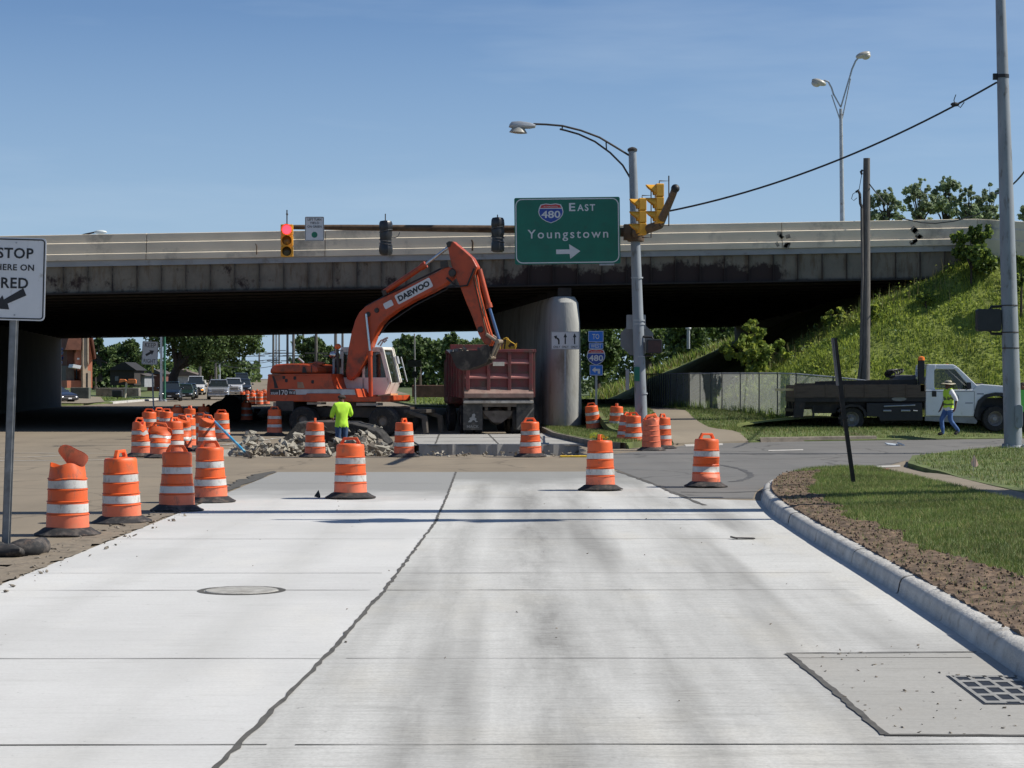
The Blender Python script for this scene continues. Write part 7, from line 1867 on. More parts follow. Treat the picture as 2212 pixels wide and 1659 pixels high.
# ------------------------------------------------------------- queued cars beyond the bridge (they face us)
HEAD = R(-6.6)
def car(label, u, Y, kind, paint, lights=False, turn=False):
    """local: -y is the front"""
    L_, W_, H_, hb, hz_ = dict(suv=(4.6, 1.86, 1.70, 1.05, .95), van=(5.4, 1.98, 2.05, 1.15, 1.02), pickup=(5.7, 2.02, 1.88, 1.20, 1.12), sedan=(4.6, 1.80, 1.45, .95, .80))[kind]
    t = thing('car' if kind != 'pickup' else 'pickup_truck', label, 'car' if kind != 'pickup' else 'pickup', (X(u, Y), Y, gh(Y) + .01), -HEAD, 'vehicles queued beyond the bridge')
    f, r = 0.0, L_
    ws = {'suv': (.95, 1.75, 4.2), 'van': (.55, 1.35, 5.3), 'pickup': (1.35, 2.05, 3.6), 'sedan': (1.0, 1.9, 4.0)}[kind]
    mb = MB()
    def loft(st, mi=0):
        vs = []
        for (y, z0, z1, w0, w1) in st: vs += [(-w0, y, z0), (w0, y, z0), (w1, y, z1), (-w1, y, z1)]
        n = len(st); fs = [(3, 2, 1, 0), tuple(4 * (n - 1) + k for k in range(4))]
        for i in range(n - 1):
            for k in range(4): a = 4 * i + k; b = 4 * i + (k + 1) % 4; fs.append((a, b, b + 4, a + 4))
        mb.add(vs, [tuple(reversed(x)) for x in fs], mi)
    hw = W_ / 2
    loft([(0, .32, hz_ * .86, hw * .9, hw * .86), (.25, .26, hz_ * .97, hw, hw * .94), (ws[0], .26, hb * .99, hw, hw * .95), (L_ - .3, .28, hb, hw, hw * .95), (L_, .4, hb * .96, hw * .93, hw * .9)])
    b_ = mb.build('body', paint, t, bevel=.06)
    mb = MB(); loft([(ws[0] + .02, hb - .02, hb, hw * .90, hw * .90), (ws[1], hb - .02, H_ - .06, hw * .91, hw * .74), (ws[2] - .35, hb - .02, H_ - .06, hw * .91, hw * .74), (ws[2] + .05, hb - .02, hb + .05, hw * .9, hw * .88)])
    mb.build('greenhouse', MT['glass'], b_)
    mb = MB(); loft([(ws[1] - .12, H_ - .10, H_ - .05, hw * .78, hw * .70), (ws[1] + .1, H_ - .10, H_, hw * .78, hw * .68), (ws[2] - .5, H_ - .10, H_, hw * .78, hw * .68), (ws[2] - .28, H_ - .12, H_ - .06, hw * .78, hw * .7)])
    for s in (-1, 1): mb.prism([(s * hw * .90, ws[0] + .05, hb), (s * hw * .75, ws[1] - .05, H_ - .07), (s * hw * .70, ws[1] - .05, H_ - .07), (s * hw * .84, ws[0] + .05, hb)], (0, .08, 0))
    mb.build('roof', paint, b_)
    mb = MB(); mb.bb(-hw * .5, hw * .5, -.03, .05, hz_ * .52, hz_ * .76); mb.build('grille', MT['black'] if kind != 'pickup' else MT['dark_steel'], t)
    if kind == 'pickup':
        mb = MB()
        for z in (.54, .68, .82): mb.bb(-hw * .56, hw * .56, -.06, -.031, hz_ * z, hz_ * z + .07)
        mb.build('grille_bars', MT['chrome'], t)
    for s in (-1, 1):
        mb = MB(); mb.ball((s * hw * .72, .02, hz_ * .66), (.20, .10, .10), 8); mb.build('headlight', M('lit_headlight', (1, .98, .9), .2, emit=3.0, var=0) if lights else MT['chrome'], t, smooth=60)
        mb = MB(); mb.ball((s * (hw + .12), ws[0] + .45, hb + .06), (.13, .06, .10), 8); mb.build('mirror', paint, t, smooth=60)
        for y in (.85, L_ - .95):
            mb = MB(); mb.lathe([(.0, -.11), (.34, -.11), (.36, -.06), (.36, .06), (.34, .11), (0, .11)], 18, (s * (hw - .10), y, .36), 'x', cap=False); w_o = mb.build('wheel', MT['tyre'], t, smooth=40)
    if turn:
        mb = MB(); mb.bb(hw * .62, hw * .86, -.05, .0, hz_ * .50, hz_ * .60); mb.build('turn_signal', M('lit_turn_signal', (1, .32, .03), .3, emit=2.0, var=0), t)
    mb = MB(); mb.bb(-hw * .92, hw * .92, -.07, .1, .34, .52); mb.build('bumper', MT['black'] if kind != 'pickup' else MT['chrome'], t, bevel=.03)
    mb = MB(); mb.bb(-.16, .16, -.085, -.071, .40, .50); mb.build('licence_plate', MT['sign_white'], t)
    return t
PB = lambda n, c, r=.25: M(n, c, r, .2, .05, 2, coat=.5)
car('dark navy crossover leading the left lane of the queue', 366, 181, 'suv', PB('navy_car_paint', (.012, .022, .04)))
car('dark green car close behind the navy crossover', 396, 191, 'sedan', PB('green_car_paint', (.02, .05, .04)))
car('black car hidden between the navy crossover and the white van', 405, 203, 'sedan', PB('black_car_paint', (.014, .016, .018)))
car('white van with amber light in the queue', 422, 226, 'van', PB('white_van_paint', (.68, .68, .66)), False, True)
car('silver pickup leading the right lane of the queue', 471, 193, 'pickup', PB('silver_pickup_paint', (.30, .32, .35)))
car('white pickup behind the silver one', 503, 222, 'pickup', PB('white_pickup_paint', (.66, .67, .68)))
car('dark grey car behind the far drums in the queue', 525, 232, 'suv', PB('grey_car_paint', (.04, .05, .065)))
car('dark car high on the rise at the end of the queue', 522, 268, 'van', PB('far_car_paint', (.05, .06, .07)), True)
# ------------------------------------------------------------- houses and yards on the far left
def at(u, v, Y): return U(u, v, Y)
HY = 186.0
M_brick = M('salmon_brick', (.46, .17, .10), .85, 0, .15, 2, dirt=(.36, .14, .09), dirt_amt=.4)
M_stucco = M('tan_chimney_stone', (.42, .33, .24), .85, 0, .12, 2)
M_roofd = M('dark_shingles', (.08, .07, .065), .9, 0, .2, 3)
hz0 = .9
hx0 = X(166, HY)
def hh(u, v, Y=HY): return (X(u, Y) - hx0, Zh(v, Y) - hz0)
t = thing('brick_house', 'salmon coloured brick house with gable and tan chimney beyond the left abutment', 'house', (hx0, HY, hz0), R(30)); t.scale = (1.15, 1, 1)
mb = MB(); mb.xz([hh(176, 838), hh(174, 640), hh(184, 690), hh(196, 772), hh(196, 838)], 0, 2.5); mb.xz([hh(163, 800), hh(163, 765), hh(170, 742), hh(176, 700), hh(176, 800)], .003, 2.4); mb.xz([hh(147, 838), hh(147, 822), hh(176, 822), hh(176, 838)], .02, 5); mb.build('wall', M_brick, t)
mb = MB(); mb.xz([hh(174.5, 838), hh(174.5, 730), hh(184, 730), hh(184, 800), hh(190, 802), hh(190, 838)], -.45, -.003); mb.xz([hh(182.5, 780), hh(182.5, 700), hh(185, 700), hh(185, 790)], -.6, -.46); mb.build('chimney', M_stucco, t)
mb = MB(); mb.xz([hh(192, 730), hh(195, 730), hh(201, 772), hh(199, 776)], -.4, 2.8); mb.xz([hh(140, 756), hh(150, 715), hh(172, 735), hh(170, 756)], -.5, 2.6); mb.build('roof', M('red_brown_shingles', (.14, .055, .035), .9, 0, .2, 3), t)
mb = MB(); mb.xz([hh(147, 812), hh(147, 790), hh(163, 790), hh(163, 822), hh(147, 822)], .3, 6); mb.build('garage_front', M('brown_garage_panel', (.13, .11, .095), .8), t)
mb = MB(); mb.xz([hh(150, 790), hh(150, 756), hh(163, 756), hh(163, 790)], .4, 6); mb.build('shadowed_gable', M('shaded_red_siding', (.12, .045, .03), .85), t)  # gable's shadow put into the colour, a darkened brick red
for (u0, u1, v0, v1) in ((166.5, 171, 773, 777), (181, 184, 806, 838), (164, 167, 795, 818)):
    mb = MB(); a, b = hh(u0, v0), hh(u1, v1); y_ = -.47 if u0 > 175 else -.012; mb.bb(a[0], b[0], y_, y_ + .011, b[1], a[1]); f = mb.build('window', MT['glass'] if v1 > 780 else MT['sign_white'], t)
mb = MB(); mb.xz([hh(147, 794), hh(149, 787), hh(164, 790), hh(162, 797)], -1.5, -.3); mb.build('awning', MT['sign_white'], t)
# interstate sign stack by the abutment edge
YI = 152.5
t = thing('route_sign_assembly', 'small blue interstate sign stack beside the left abutment edge', 'sign', (X(130, YI), YI, .1))
for (v0, v1) in ((751, 758), (759, 766), (780, 787)):
    w, h = 9.5 / F * YI, (v1 - v0) / F * YI; p = plate(t, w, h, .03, MT['sign_blue'], (X(131.5 if v0 < 770 else 130, YI) - X(130, YI), -.03, Zh((v0 + v1) / 2, YI) - .1)); border(p, w, h, .03, .02, MT['sign_white'], (0, -.004, 0), .01)
s = shape(t, shield_pts(.42, .42), MT['shield_blue'], (.03, -.03, Zh(773, YI) - .1), .004, 'route_shield'); shape(s, [(-.17, .1), (.17, .1), (.16, .17), (-.16, .17)], MT['sign_red'], (0, -.004, 0), .002, 'red_band')
mb = MB(); mb.bb(-.03, .03, 0, .04, 0, Zh(751, YI) - .1); mb.build('post', MT['steel'], t)
# parked dark car by the abutment
c_ = car('black car parked on the lawn edge beside the left abutment', 150, 160, 'sedan', PB('parked_black_paint', (.012, .012, .02))); c_.rotation_euler = (0, 0, R(50)); c_['group'] = 'parked cars'
# low stone wall, hedge box, bins, orange sign on cream post
WYy = 190.0
def lowbox(name, label, cat, u0, u1, v0, v1, Y, mat, depth=.6, bev=.04, zj=0):
    a, b = U(u0, v1, Y), U(u1, v0, Y); mb = MB(); n = max(1, int((b.x - a.x) / .35))
    mb.bb(0, b.x - a.x, 0, depth, 0, b.z - a.z); o = mb.build(name, mat, None, bevel=bev); o.location = (a.x, Y, a.z); tag(o, label, cat); return o
M_stone = M('grey_stone_wall', (.24, .22, .19), .9, 0, .35, 2.2, dirt=(.1, .095, .085), dirt_amt=.5)
lowbox('stone_wall', 'low grey stone retaining wall left of the tree beyond the bridge', 'wall', 207, 300, 838, 856, WYy + 2, M_stone, 1.0)
lowbox('stone_wall', 'low dark block wall in front of the salmon house', 'wall', 152, 192, 837, 866, 178, M('dark_block_wall', (.10, .11, .09), .9, 0, .3, 2), .8)
t = thing('yard_sign', 'bright orange crosspiece on a cream post in the far left yard', 'yard sign', (X(270, 184), 184, Zh(859, 184)))
mb = MB(); mb.tube((0, 0, 0), (.16, 0, 1.45), .09, .09, 8); mb.build('post', M('cream_post_paint', (.55, .50, .38), .7), t)
mb = MB(); mb.xz([(-.5, 1.30), (-.45, 1.62), (.0, 1.6), (.3, 1.4), (.3, 1.62), (.9, 1.62), (1.0, 1.5), (.98, 1.22), (.75, 1.25), (.3, 1.25), (0, 1.42)], -.15, .15); mb.build('orange_panel', M('orange_panel_paint', (.75, .22, .06), .6), t, bevel=.03)
t = thing('mailbox', 'small dark mailbox on its post left of the yard sign', 'mailbox', (X(254, 182), 182, Zh(861, 182)))
mb = MB(); mb.bb(-.45, .45, -.3, .3, .12, .75); mb.build('box', MT['black'], t, bevel=.1)
mb = MB(); mb.tube((0, 0, 0), (0, 0, .2), .06, .06, 6); mb.build('post', MT['wood'], t)
# dark gabled shed, grey shed, brick house behind
def house(label, u0, u1, vb, vw, vr, Y, wall, roof, win=None, ur=None):
    a, b = U(u0, vb, Y), U(u1, vw, Y); w, h = b.x - a.x, b.z - a.z; r = Zh(vr, Y) - a.z
    t = thing('house', label, 'house', a)
    mb = MB(); mb.xz([(0, 0), (w, 0), (w, h), (0, h)], 0, 6); mb.build('wall', wall, t)
    mb = MB(); k = w / 2 if ur is None else X(ur, Y) - a.x; mb.xz([(-.3, h + .003), (w + .3, h + .003), (k + .1, r), (k - .1, r)], -.3, 6.3); mb.build('roof', roof, t)
    for (x0, x1, z0, z1) in (win or []): mb = MB(); mb.bb(x0 * w, x1 * w, -.02, -.003, z0 * h, z1 * h); mb.build('window', MT['glass'], t)
    return t
house('dark brown gabled shed among the trees beyond the bridge', 238, 290, 832, 800, 782, 220, M('dark_shed_boards', (.03, .026, .024), .9), M('dark_shed_roof', (.02, .02, .022), .9), [(.2, .35, .3, .6)], 268)
house('pale grey shed with white door behind the yard sign', 285, 312, 836, 812, 806, 224, M('grey_shed_boards', (.26, .27, .29), .8), M_roofd, [(.05, .3, .1, .8)])
house('dark red brick bungalow behind the keep right sign', 318, 348, 846, 808, 798, 232, M('dark_red_brick', (.16, .06, .045), .9, 0, .2, 2), M_roofd, [(.2, .5, .3, .6)])
house('small white gabled house behind the large tree trunk', 366, 432, 832, 812, 796, 300, M('white_siding', (.42, .42, .40), .8), M('brown_shingles', (.14, .11, .09), .9), [(.1, .25, .2, .7), (.6, .85, .2, .7)], 385)
house('dark blocky building at the top of the rise', 592, 640, 838, 790, 789, 360, M('black_cladding', (.02, .022, .028), .8), M_roofd, [(.3, .6, .4, .8)])
lowbox('brick_wall', 'long low reddish brick wall behind the excavator cab', 'wall', 890, 1040, 832, 858, 176, M('red_brick_wall', (.17, .085, .06), .9, 0, .3, 2, dirt=(.10, .06, .045), dirt_amt=.5), .5)
t = thing('street_sign', 'pale sign plate on a thin post right of the excavator cab', 'sign', (X(897, 150), 150, .1))
mb = MB(); mb.tube((0, 0, 0), (-.06, 0, Zh(724, 150)), .06, .05, 8); mb.build('post', MT['steel'], t)
plate(t, 30 / F * 150, 15 / F * 150, .04, MT['sign_white'], (-.03, -.08, Zh(785, 150) - .1)); plate(t, 11 / F * 150, 14 / F * 150, .04, MT['sign_back'], (-.03, -.08, Zh(809, 150) - .1))
t = thing('street_sign', 'grey sign back on a post left of the truck tailgate', 'sign', (X(1012, 120), 120, .1))
mb = MB(); mb.tube((0, .05, 0), (0, .05, Zh(782, 120)), .045, .045, 8); mb.build('post', MT['steel'], t)
plate(t, 18 / F * 120, 22 / F * 120, .03, MT['sign_back'], (-.1, 0, Zh(792, 120) - .1))
for (u, lab) in ((348.5, 'white metal pole left of the large tree beyond the bridge'), (355.5, 'green street light pole beside the white one')):
    t = thing('street_light_pole', lab, 'pole', (X(u, 172), 172, .1))
    mb = MB(); mb.path([(0, 0, 0), (0, 0, 6.2), (.1, 0, 7.4)], [.11, .09, .07], 10); mb.build('pole_shaft', MT['sign_white'] if u < 350 else M('green_pole_paint', (.03, .14, .08), .5), t, smooth=40)
    mb = MB(); mb.lathe([(.2, 0), (.2, .1), (.12, .15)], 10); mb.build('pole_foot', MT['steel'], t)
# utility poles down the far road with wires
pl_specs = [(432, 230), (466, 245), (474, 290), (506, 330), (590.5, 260), (597, 300), (603, 350), (621, 250), (634, 215), (655, 250), (683, 205), (725, 190), (740, 240), (486, 380), (560, 400)]
for k, (u, Y) in enumerate(pl_specs):
    t = thing('utility_pole', 'utility pole along the far road beyond the bridge, number of its row unseen', 'utility pole', (X(u, Y), Y, gh(Y) + .0), 0, 'far utility poles')
    t['label'] = ['brown pole in front of the far tree left of the silver pickup', 'brown pole just above the silver pickup', 'pale pole above the white pickup', 'thin pole left of the car on the rise', 'thick pole at the left of the open sky gap group', 'middle pole of the close trio beside the excavator hood', 'right pole of the close trio beside the excavator hood', 'pole over the left end of the excavator hood',
                  'pole in front of the dark tree above the hood', 'pole behind the middle of the excavator hood', 'pole behind the air cleaner cap of the excavator', 'pole just left of the excavator mirror', 'pole right behind the excavator beacon', 'hazy thin pole above the far white roof', 'tiny pole in the open sky gap on the rise'][k]
    mb = MB(); hgt = 10.5; mb.path([(0, 0, 0), (0, 0, hgt)], [.17, .11], 8); mb.build('pole_shaft', MT['pole_wood'] if k not in (2, 5) else MT['steel'], t)
    mb = MB(); zb = Zh(758 + 6 * (k % 3), Y) - gh(Y); mb.bb(-1.1, 1.1, -.08, .08, zb, zb + .12); mb.bb(-.8, .8, -.08, .08, zb - .9, zb - .8); mb.build('crossarm', MT['pole_wood'], t)
for i, (va, vb, Ya) in enumerate(((762, 760, 260), (769, 773, 260), (779, 776, 260), (786, 788, 260))):
    wire(['upper thin line crossing the far sky gap', 'second thin line crossing the far sky gap', 'third thin line crossing the far sky gap', 'lowest thin line crossing the far sky gap'][i], [U(470, va, 250), U(600, vb, 265)], .035, .5, 12, 'power line')

# ------------------------------------------------------------- trees
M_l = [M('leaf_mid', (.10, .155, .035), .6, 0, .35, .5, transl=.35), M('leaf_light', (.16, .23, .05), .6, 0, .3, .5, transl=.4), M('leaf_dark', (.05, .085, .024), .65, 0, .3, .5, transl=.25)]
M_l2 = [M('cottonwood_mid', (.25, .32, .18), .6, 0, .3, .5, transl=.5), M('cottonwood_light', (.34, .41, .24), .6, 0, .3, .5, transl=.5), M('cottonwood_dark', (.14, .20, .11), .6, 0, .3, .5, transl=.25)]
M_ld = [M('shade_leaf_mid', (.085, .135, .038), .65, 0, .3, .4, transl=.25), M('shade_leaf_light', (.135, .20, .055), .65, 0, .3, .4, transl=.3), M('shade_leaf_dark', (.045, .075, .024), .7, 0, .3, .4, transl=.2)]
M_bark = M('tree_bark', (.045, .036, .028), .95, 0, .3, 5, stretch=(4, 4, .6), bump=.5, bscale=9)
def tree(label, base, clumps, leaf, nleaf, mats, trunk_r=.2, trunk_pts=None, limbs=True, group=None, name='tree', cat='tree'):
    """clumps: list of (x, y, z, r) relative to base"""
    t = thing(name, label, cat, base, 0, group)
    mb = MB()
    tp = trunk_pts or [(0, 0, -.2), (0, 0, clumps[0][2] * .6)]
    mb.path(tp, [trunk_r * (1 - .35 * i / max(1, len(tp) - 1)) for i in range(len(tp))], 9)
    if limbs:
        for (x, y, z, r) in clumps:
            s = Vector(tp[-1]); e = Vector((x, y, z)); m = s.lerp(e, .5) + Vector((0, 0, .1 * (e - s).length))
            mb.path([s, m, e], [trunk_r * .55, trunk_r * .3, trunk_r * .08], 6)
    mb.build('trunk', M_bark, t, smooth=50)
    if leaf > .25: leaf, nleaf = leaf * .62, int(nleaf * 2.3)
    C = []; tot = sum(c[3] ** 2 for c in clumps)
    for (x, y, z, r) in clumps:
        n = int(nleaf * r * r / tot); k = max(3, int(n / 40)); sub = RNG.normal(size=(k, 3)); sub /= np.linalg.norm(sub, axis=1)[:, None]
        sub *= (r * RNG.uniform(.35, 1.0, k) ** .6)[:, None]; sub[:, 2] *= .8
        p = sub[RNG.integers(0, k, n)] + RNG.normal(0, r * .13, (n, 3))
        C.append(p + np.array([x, y, z]))
    leaves('crown', np.concatenate(C), leaf, mats, t); return t
def rclumps(n, c, ext, r0, r1, seed):
    g = np.random.default_rng(seed); out = []
    for k in range(n):
        d = g.normal(size=3); d /= np.linalg.norm(d); d *= g.uniform(.2, 1) ** .5
        out.append((c[0] + d[0] * ext[0], c[1] + d[1] * ext[1], c[2] + d[2] * ext[2], g.uniform(r0, r1)))
    return out
# the big street tree beyond the bridge on the left
BY = 198.0; bb_ = U(374, 850, BY)
def tc(u, v, Y=BY): p = U(u, v, Y) - bb_; return (p.x, p.y, p.z)
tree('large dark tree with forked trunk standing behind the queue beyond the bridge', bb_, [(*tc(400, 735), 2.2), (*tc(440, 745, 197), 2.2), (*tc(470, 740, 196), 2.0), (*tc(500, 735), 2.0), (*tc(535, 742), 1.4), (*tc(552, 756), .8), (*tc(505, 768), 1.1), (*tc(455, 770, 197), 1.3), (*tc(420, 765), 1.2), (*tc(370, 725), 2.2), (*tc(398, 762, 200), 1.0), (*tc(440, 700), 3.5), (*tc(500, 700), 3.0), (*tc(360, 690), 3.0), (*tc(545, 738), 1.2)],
     .42, 9000, M_ld[:1] + M_l[:1] + M_ld[:1], .55, [(0, 0, -.2), (tc(374, 815)[0], 0, tc(374, 815)[2]), (tc(383, 795)[0], 0, tc(383, 795)[2])])
L = [('dense dark tree behind the salmon house', 215, 820, 236, (30, 80), 9), ('dark bushy tree between the salmon house and keep right sign', 262, 820, 250, (55, 80), 11), ('small bright bush at the corner of the salmon house', 205, 838, 212, (12, 36), 1.4)]
for k, (lab, u, v, Y, e, r) in enumerate(L):
    b = U(u, v, Y); ex = e[0] / F * Y; ez = e[1] / F * Y
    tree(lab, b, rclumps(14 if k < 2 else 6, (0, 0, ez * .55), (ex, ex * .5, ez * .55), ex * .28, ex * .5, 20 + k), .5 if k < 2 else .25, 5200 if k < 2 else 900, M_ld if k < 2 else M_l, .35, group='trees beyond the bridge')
def btree(lab, u, vb, Y, hw, vt, n=4000, leaf=.5, mats=None, seed=0, nm='tree'):
    b = U(u, vb, Y); ex = hw / F * Y; ez = (vb - vt) / F * Y
    return tree(lab, b, rclumps(13, (0, 0, ez * .58), (ex * .8, ex * .5, ez * .42), min(ex, ez) * .28, min(ex, ez) * .45, seed), leaf, n, mats or M_ld, .3, group='trees beyond the bridge', name=nm)
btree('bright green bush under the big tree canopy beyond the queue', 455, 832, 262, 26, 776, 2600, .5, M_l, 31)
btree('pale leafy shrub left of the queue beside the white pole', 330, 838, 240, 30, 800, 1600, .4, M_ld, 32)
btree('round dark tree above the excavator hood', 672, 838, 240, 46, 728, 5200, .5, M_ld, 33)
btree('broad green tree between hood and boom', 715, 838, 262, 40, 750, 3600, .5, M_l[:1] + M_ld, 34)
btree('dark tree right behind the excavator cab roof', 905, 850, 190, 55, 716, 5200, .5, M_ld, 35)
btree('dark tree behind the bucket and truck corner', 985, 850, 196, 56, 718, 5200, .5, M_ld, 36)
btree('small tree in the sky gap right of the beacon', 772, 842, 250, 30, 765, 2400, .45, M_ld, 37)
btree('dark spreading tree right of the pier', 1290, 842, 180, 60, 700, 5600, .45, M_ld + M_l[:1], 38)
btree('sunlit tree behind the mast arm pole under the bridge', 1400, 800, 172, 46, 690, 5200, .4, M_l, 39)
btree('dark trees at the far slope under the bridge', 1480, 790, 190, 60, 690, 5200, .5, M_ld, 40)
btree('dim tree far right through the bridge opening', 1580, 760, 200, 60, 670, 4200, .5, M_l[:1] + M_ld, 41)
t = thing('vent_pipe', 'pale pipe with cap standing on the slope seen under the bridge', 'pipe', U(1487, 745, 162))
mb = MB(); mb.tube((0, 0, -.3), (0, 0, 1.25), .12, .12, 10); mb.build('pipe', MT['steel'], t); mb = MB(); mb.lathe([(.2, 1.2), (.22, 1.3), (.15, 1.4)], 10); mb.build('cap', MT['sign_white'], t)
# far woods closing the view beyond the road
def woods(name, spans, leaf, n, mats):
    C = []
    for (u0, u1, Y, v0, v1) in spans:
        m = int(n * (u1 - u0) / 100)
        u = RNG.uniform(u0, u1, m); Yv = RNG.normal(Y, 3, m)
        top = np.array([v0 + 14 * noise.noise(Vector((a * .045, Y, 0))) + 8 * noise.noise(Vector((a * .14, Y, 4))) for a in u])
        v = v1 + (top - v1) * RNG.random(m) ** .8
        clump = np.array([noise.noise(Vector((a * .12, b * .12, Y))) for a, b in zip(u, v)]); kk = clump > -.28
        C.append(np.stack([(u - 1106) / F * Yv, Yv + clump * 5, CAM_H - (v - 818) / F * Yv], 1)[kk])
    o = leaves(name, np.concatenate(C), leaf, mats); o['kind'] = 'stuff'; return o
woods('far_woods', [(130, 300, 285, 752, 845), (300, 420, 310, 775, 840), (420, 560, 330, 782, 836), (625, 720, 300, 772, 842), (700, 860, 310, 768, 845), (850, 1060, 290, 735, 850)], .6, 3200, M_ld + M_l[:1])
woods('slope_woods', [(1235, 1330, 215, 690, 850), (1330, 1460, 225, 690, 830), (1440, 1720, 215, 680, 800)], .4, 5200, M_ld + M_l[:1])
# cottonwoods above the parapet at the right
for k, (u, vb, Y, hw, vt, lab) in enumerate(((1915, 470, 112, 34, 408, 'leftmost low cottonwood crown above the parapet at right'), (1985, 470, 114, 44, 384, 'second cottonwood crown with tall tip above the parapet'), (2040, 470, 116, 32, 376, 'tallest slender cottonwood crown above the parapet'), (2090, 470, 113, 30, 405, 'cottonwood crown left of the right edge pole'), (2135, 470, 115, 30, 398, 'cottonwood crown just beside the right edge pole'), (2230, 480, 112, 34, 440, 'cottonwood crown cut by the right picture edge'))):
    b = U(u, vb + 70, Y); top = Zh(vt - 10, Y) - b.z; ex = hw / F * Y; s = top / 1.0
    cl = rclumps(15, (0, 0, top * .58), (ex * .9, ex * .6, top * .30), .22, .55, 60 + k) + [(ex * .1, 0, top * .9, .22), (ex * .35, 0, top * .8, .25), (-ex * .3, 0, top * .78, .25)]
    tree(lab, b, cl, .17, 3600, M_l2, .09, [(0, 0, -1.0), (0, 0, top * .25)], group='cottonwoods above the parapet')
# outside the frame on the right: the tree whose shade falls over the sidewalk
tree('leafy tree outside the picture shading the sidewalk at right', (14.8, 33.2, .1), rclumps(14, (0, 0, 5.6), (2.0, 1.9, 1.5), .8, 1.3, 77), .3, 5200, M_l, .2)

# ------------------------------------------------------------- slope weeds, saplings, bushes
def bush(lab, u, v, Y, hw, hh_, n, leaf, mats, seed, nm='bush', z=None):
    x = X(u, Y); b = Vector((x, Y, emb(x, Y) if z is None else z)); ex = hw / F * Y; ez = hh_ / F * Y
    return tree(lab, b, rclumps(9, (0, 0, ez * .55), (ex * .8, ex * .6, ez * .42), min(ex, ez) * .25, min(ex, ez) * .42, seed), leaf, n, mats, .05, name=nm, cat='bush')
M_wb = [M_w2, M_w1, M_w3]
bush('dark green bush growing against the parapet end', 2098, 0, 76.8, 62, 150, 7500, .15, [M_w2, M_w3, M_w3], 81)
bush('small leafy shrub at the right edge below the parapet end', 2206, 0, 75.5, 30, 150, 2600, .15, [M_w3, M_w2], 82)
bush('leafy weed clump on the slope above the utility pole foot', 1880, 0, 75.6, 30, 50, 700, .18, M_wb, 83)
bush('leafy weed clump on the slope behind the leaning sign post', 1800, 0, 77.4, 28, 60, 700, .18, M_wb, 84)
bush('bright low bush behind the truck hood', 2165, 0, 72.2, 44, 48, 1600, .15, [M_w1, M_w2], 85)
bush('green bush on the slope right of the utility pole', 2000, 0, 76.0, 24, 30, 500, .16, [M_w3, M_w2], 86)
# tall sapling in front of the dark opening
YS = 75.9; xs_ = X(1630, YS); b = Vector((xs_, YS, 1.1))
def sp(u, v): p = U(u, v, YS) - b; return (p.x, random.uniform(-.5, .5), p.z)
tree('slender bright sapling rising behind the fence before the dark opening', b, [(*sp(1640, 695), .28), (*sp(1632, 715), .42), (*sp(1622, 738), .45), (*sp(1612, 757), .42), (*sp(1590, 757), .38), (*sp(1560, 745), .26), (*sp(1572, 762), .28), (*sp(1652, 765), .42), (*sp(1678, 752), .32), (*sp(1700, 766), .24), (*sp(1620, 785), .5), (*sp(1640, 780), .4)], .17, 3000, [M_w2, M_l[1], M_w1], .04, [(0, 0, -.2), sp(1625, 770)])
# sheet of slope grass and weeds
def slope_pts(n, ymin, ymax, x0, x1):
    P = np.stack([RNG.uniform(x0, x1, n), RNG.uniform(ymin, ymax, n)], 1)
    h = np.array([emb(a, b) for a, b in P]); k = h > .45
    return np.concatenate([P[k], h[k][:, None] - .08], 1)
SP = slope_pts(90000, 72.4, 79.5, 6.2, 25)
o = blades('slope_grass', SP, .17, .016, [M_w1, M_w2, M_w2, M_w1, M_w3], lean=.45); o['kind'] = 'stuff'
CL = slope_pts(420, 72.6, 79.0, 6.6, 25); 
C = np.concatenate([np.repeat(CL, 14, 0) + RNG.normal(0, 1, (len(CL) * 14, 3)) * np.array([.20, .20, .10]) + np.array([0, 0, .16])])
o = leaves('slope_weeds', C, .10, [M_w1, M_w2, M_w2, M_w3], flat=.4); o['kind'] = 'stuff'
SE = slope_pts(700, 76.0, 78.6, 6.6, 16); o = blades('seed_stalks', SE, .5, .014, [M_w4, M_w4, M_w3], lean=.2); o['kind'] = 'stuff'
FP = slope_pts(9000, 150, 185, 5.5, 26); o = blades('far_slope_grass', FP, .5, .07, [M_w4, M_w2, M_w3], lean=.5); o['kind'] = 'stuff'

# chain link fence ---------------------------------------------------------------
fpts = [(1385, 92.0), (1449, 80.5), (1490, 77.5), (1560, 75.0), (1640, 73.2), (1720, 72.0), (1800, 71.4), (1900, 71.0), (1990, 70.9)]
FB = []
for u, Y in fpts: FB.append(Vector((X(u, Y), Y, .84)))
FB = [Vector((p[0], p[1], zl3(p[0], p[1]))) for p in resample([(q.x, q.y) for q in FB], .8)]
t = thing('chain_link_fence', 'grey chain link fence curving along the foot of the green slope', 'fence', FB[0])
fh = lambda i: 1.62
M_mesh = bpy.data.materials.new('chain_link_mesh'); M_mesh.use_nodes = True
N, L_ = M_mesh.node_tree.nodes, M_mesh.node_tree.links; bs = N['Principled BSDF']; bs.inputs['Base Color'].default_value = (.55, .58, .56, 1); bs.inputs['Metallic'].default_value = .0; bs.inputs['Roughness'].default_value = .5
tcn = N.new('ShaderNodeTexCoord'); mpn = N.new('ShaderNodeMapping'); mpn.inputs['Rotation'].default_value = (0, R(45), 0); L_.new(tcn.outputs['Object'], mpn.inputs['Vector'])
sx = N.new('ShaderNodeSeparateXYZ'); L_.new(mpn.outputs['Vector'], sx.inputs['Vector'])
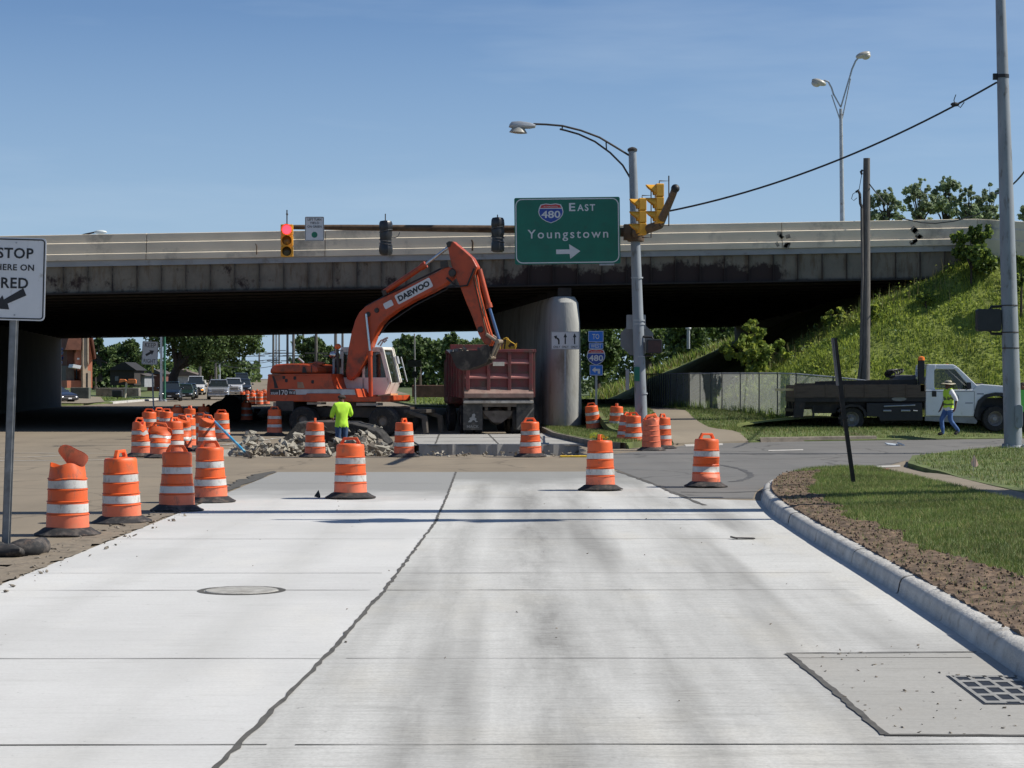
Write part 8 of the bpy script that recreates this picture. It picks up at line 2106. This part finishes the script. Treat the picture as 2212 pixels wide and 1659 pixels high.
def tri(sock):
    a = N.new('ShaderNodeMath'); a.operation = 'MULTIPLY'; a.inputs[1].default_value = 38.0; L_.new(sock, a.inputs[0])
    b_ = N.new('ShaderNodeMath'); b_.operation = 'FRACT'; L_.new(a.outputs[0], b_.inputs[0]); c_ = N.new('ShaderNodeMath'); c_.operation = 'LESS_THAN'; c_.inputs[1].default_value = .21; L_.new(b_.outputs[0], c_.inputs[0]); return c_.outputs[0]
mxm = N.new('ShaderNodeMath'); mxm.operation = 'MAXIMUM'; L_.new(tri(sx.outputs['X']), mxm.inputs[0]); L_.new(tri(sx.outputs['Z']), mxm.inputs[1]); 
_tl = N.new('ShaderNodeBsdfTranslucent'); _tl.inputs['Color'].default_value = (.72, .75, .73, 1); _tp = N.new('ShaderNodeBsdfTransparent'); _m1 = N.new('ShaderNodeMixShader'); _m1.inputs['Fac'].default_value = .5; _m2 = N.new('ShaderNodeMixShader')
L_.new(bs.outputs['BSDF'], _m1.inputs[1]); L_.new(_tl.outputs['BSDF'], _m1.inputs[2]); L_.new(mxm.outputs[0], _m2.inputs['Fac']); L_.new(_tp.outputs['BSDF'], _m2.inputs[1]); L_.new(_m1.outputs['Shader'], _m2.inputs[2]); L_.new(_m2.outputs['Shader'], N['Material Output'].inputs['Surface'])
zF = FB[0].z
def ftop(p): return 2.14 - .36 * sstep(9.0, 13.5, p.x)
mb = MB(); vs = []
for p in FB: q = p - FB[0]; vs += [(q.x, q.y, q.z + .02), (q.x, q.y, ftop(p) - .03 - zF)]
mb.add(vs, [(2 * i, 2 * i + 2, 2 * i + 3, 2 * i + 1) for i in range(len(FB) - 1)]); mb.build('mesh_panel', M_mesh, t)
M_fpost = M('fence_post_steel', (.07, .08, .07), .6, .3, .2)
for i, p in enumerate(FB):
    q = p - FB[0]; mb = MB(); mb.tube((q.x, q.y, q.z - .2), (q.x, q.y, ftop(p) + .03 - zF), .026, .026, 8); mb.build('fence_post', M_fpost if i else MT['steel'], t)
mb = MB(); mb.path([Vector((p.x - FB[0].x, p.y - FB[0].y, ftop(p) - zF)) for p in FB], .024, 6); mb.build('top_rail', MT['steel'], t)

# ------------------------------------------------------------- lawn grass
def grass(name, poly, n, h, w, zf_, mats, clip=None):
    P = scatter(poly, n)
    if clip is not None: P = P[clip(P)]
    z = np.array([zf_(a, b) for a, b in P]); o = blades(name, np.concatenate([P, z[:, None]], 1), h, w, mats, lean=.5); o['kind'] = 'stuff'; return o
GM = [M_g1, M_g1, M_g2, M_g1, M_g3]
dout = {}
def outside_dirt(P):
    k = np.ones(len(P), bool); d = in_poly(P, DIRT); return in_poly(P, V1) & (~d | (RNG.random(len(P)) < .09))
V1g = [p for p in V1 if p[1] > 12] + [(7.25, 12), (3.4, 12)]
grass('verge_grass', [(3.2, 7), (7.25, 7)] + [p for p in SWL[::-1] if p[1] > 7] + [(6.7, 41.2), (6.0, 41.3), (5.5, 40.6), (4.95, 38.7), (4.45, 36.2), (4.1, 33.5), (3.9, 31), (3.5, 21)], 185000, .055, .0045, zv1, GM, outside_dirt)
grass('verge_grass', [(8.6, 8), (8.5, 25), (8.5, 40), (8.8, 46.2), (9.5, 49.3), (14.8, 59.2), (22, 64), (22, 8)], 100000, .07, .008, zv2, GM)
grass('verge_grass', [(3.95, 60.7), (5.3, 63.3), (8.9, 65.55), (16.8, 68.95), (24, 76), (24, 79), (7, 79), (3, 92), (2.6, 82)], 90000, .09, .010, zl3, GM, lambda P: ~in_poly(P, SWK))
grass('verge_grass', [(1.6, 69.5), (2.7, 59.7), (3.2, 59), (3.9, 60.5), (2.6, 80), (1.0, 82)], 16000, .08, .009, lambda x, y: .17, GM)
P = scatter([(5.9, 80), (6.5, 77.2), (8.5, 72.8), (10, 71.6), (16, 70.6), (16, 71.2), (10, 72.2), (8.7, 73.6), (7, 77.6), (6.3, 80)], 3200); o = blades('fence_weeds', np.concatenate([P, np.array([zl3(x, y) for x, y in P])[:, None]], 1), .30, .016, [M_w2, M_w3, M_w3], lean=.3); o['kind'] = 'stuff'
P = scatter([(-32.5, 154), (-33.2, 190), (-60, 190), (-60, 154)], 9000); P = P[~in_poly(P, [(-31.0, 154), (-31.6, 164), (-37, 190), (-39.5, 190), (-36, 163), (-37, 152)])]; o = blades('lawn_grass', np.concatenate([P, np.array([.13 + gh(y) + max(0, -33 - x) * .035 for x, y in P])[:, None]], 1), .16, .03, [M_g1, M_g2, M_w2], lean=.5); o['kind'] = 'stuff'
P = scatter([(-6.4, 147), (-4, 142), (4, 150), (20, 205), (-12, 205), (-10, 180)], 9000); o = blades('lawn_grass', np.concatenate([P, np.array([.14 + gh(y) for x, y in P])[:, None]], 1), .16, .03, [M_g1, M_g2, M_w1], lean=.5); o['kind'] = 'stuff'
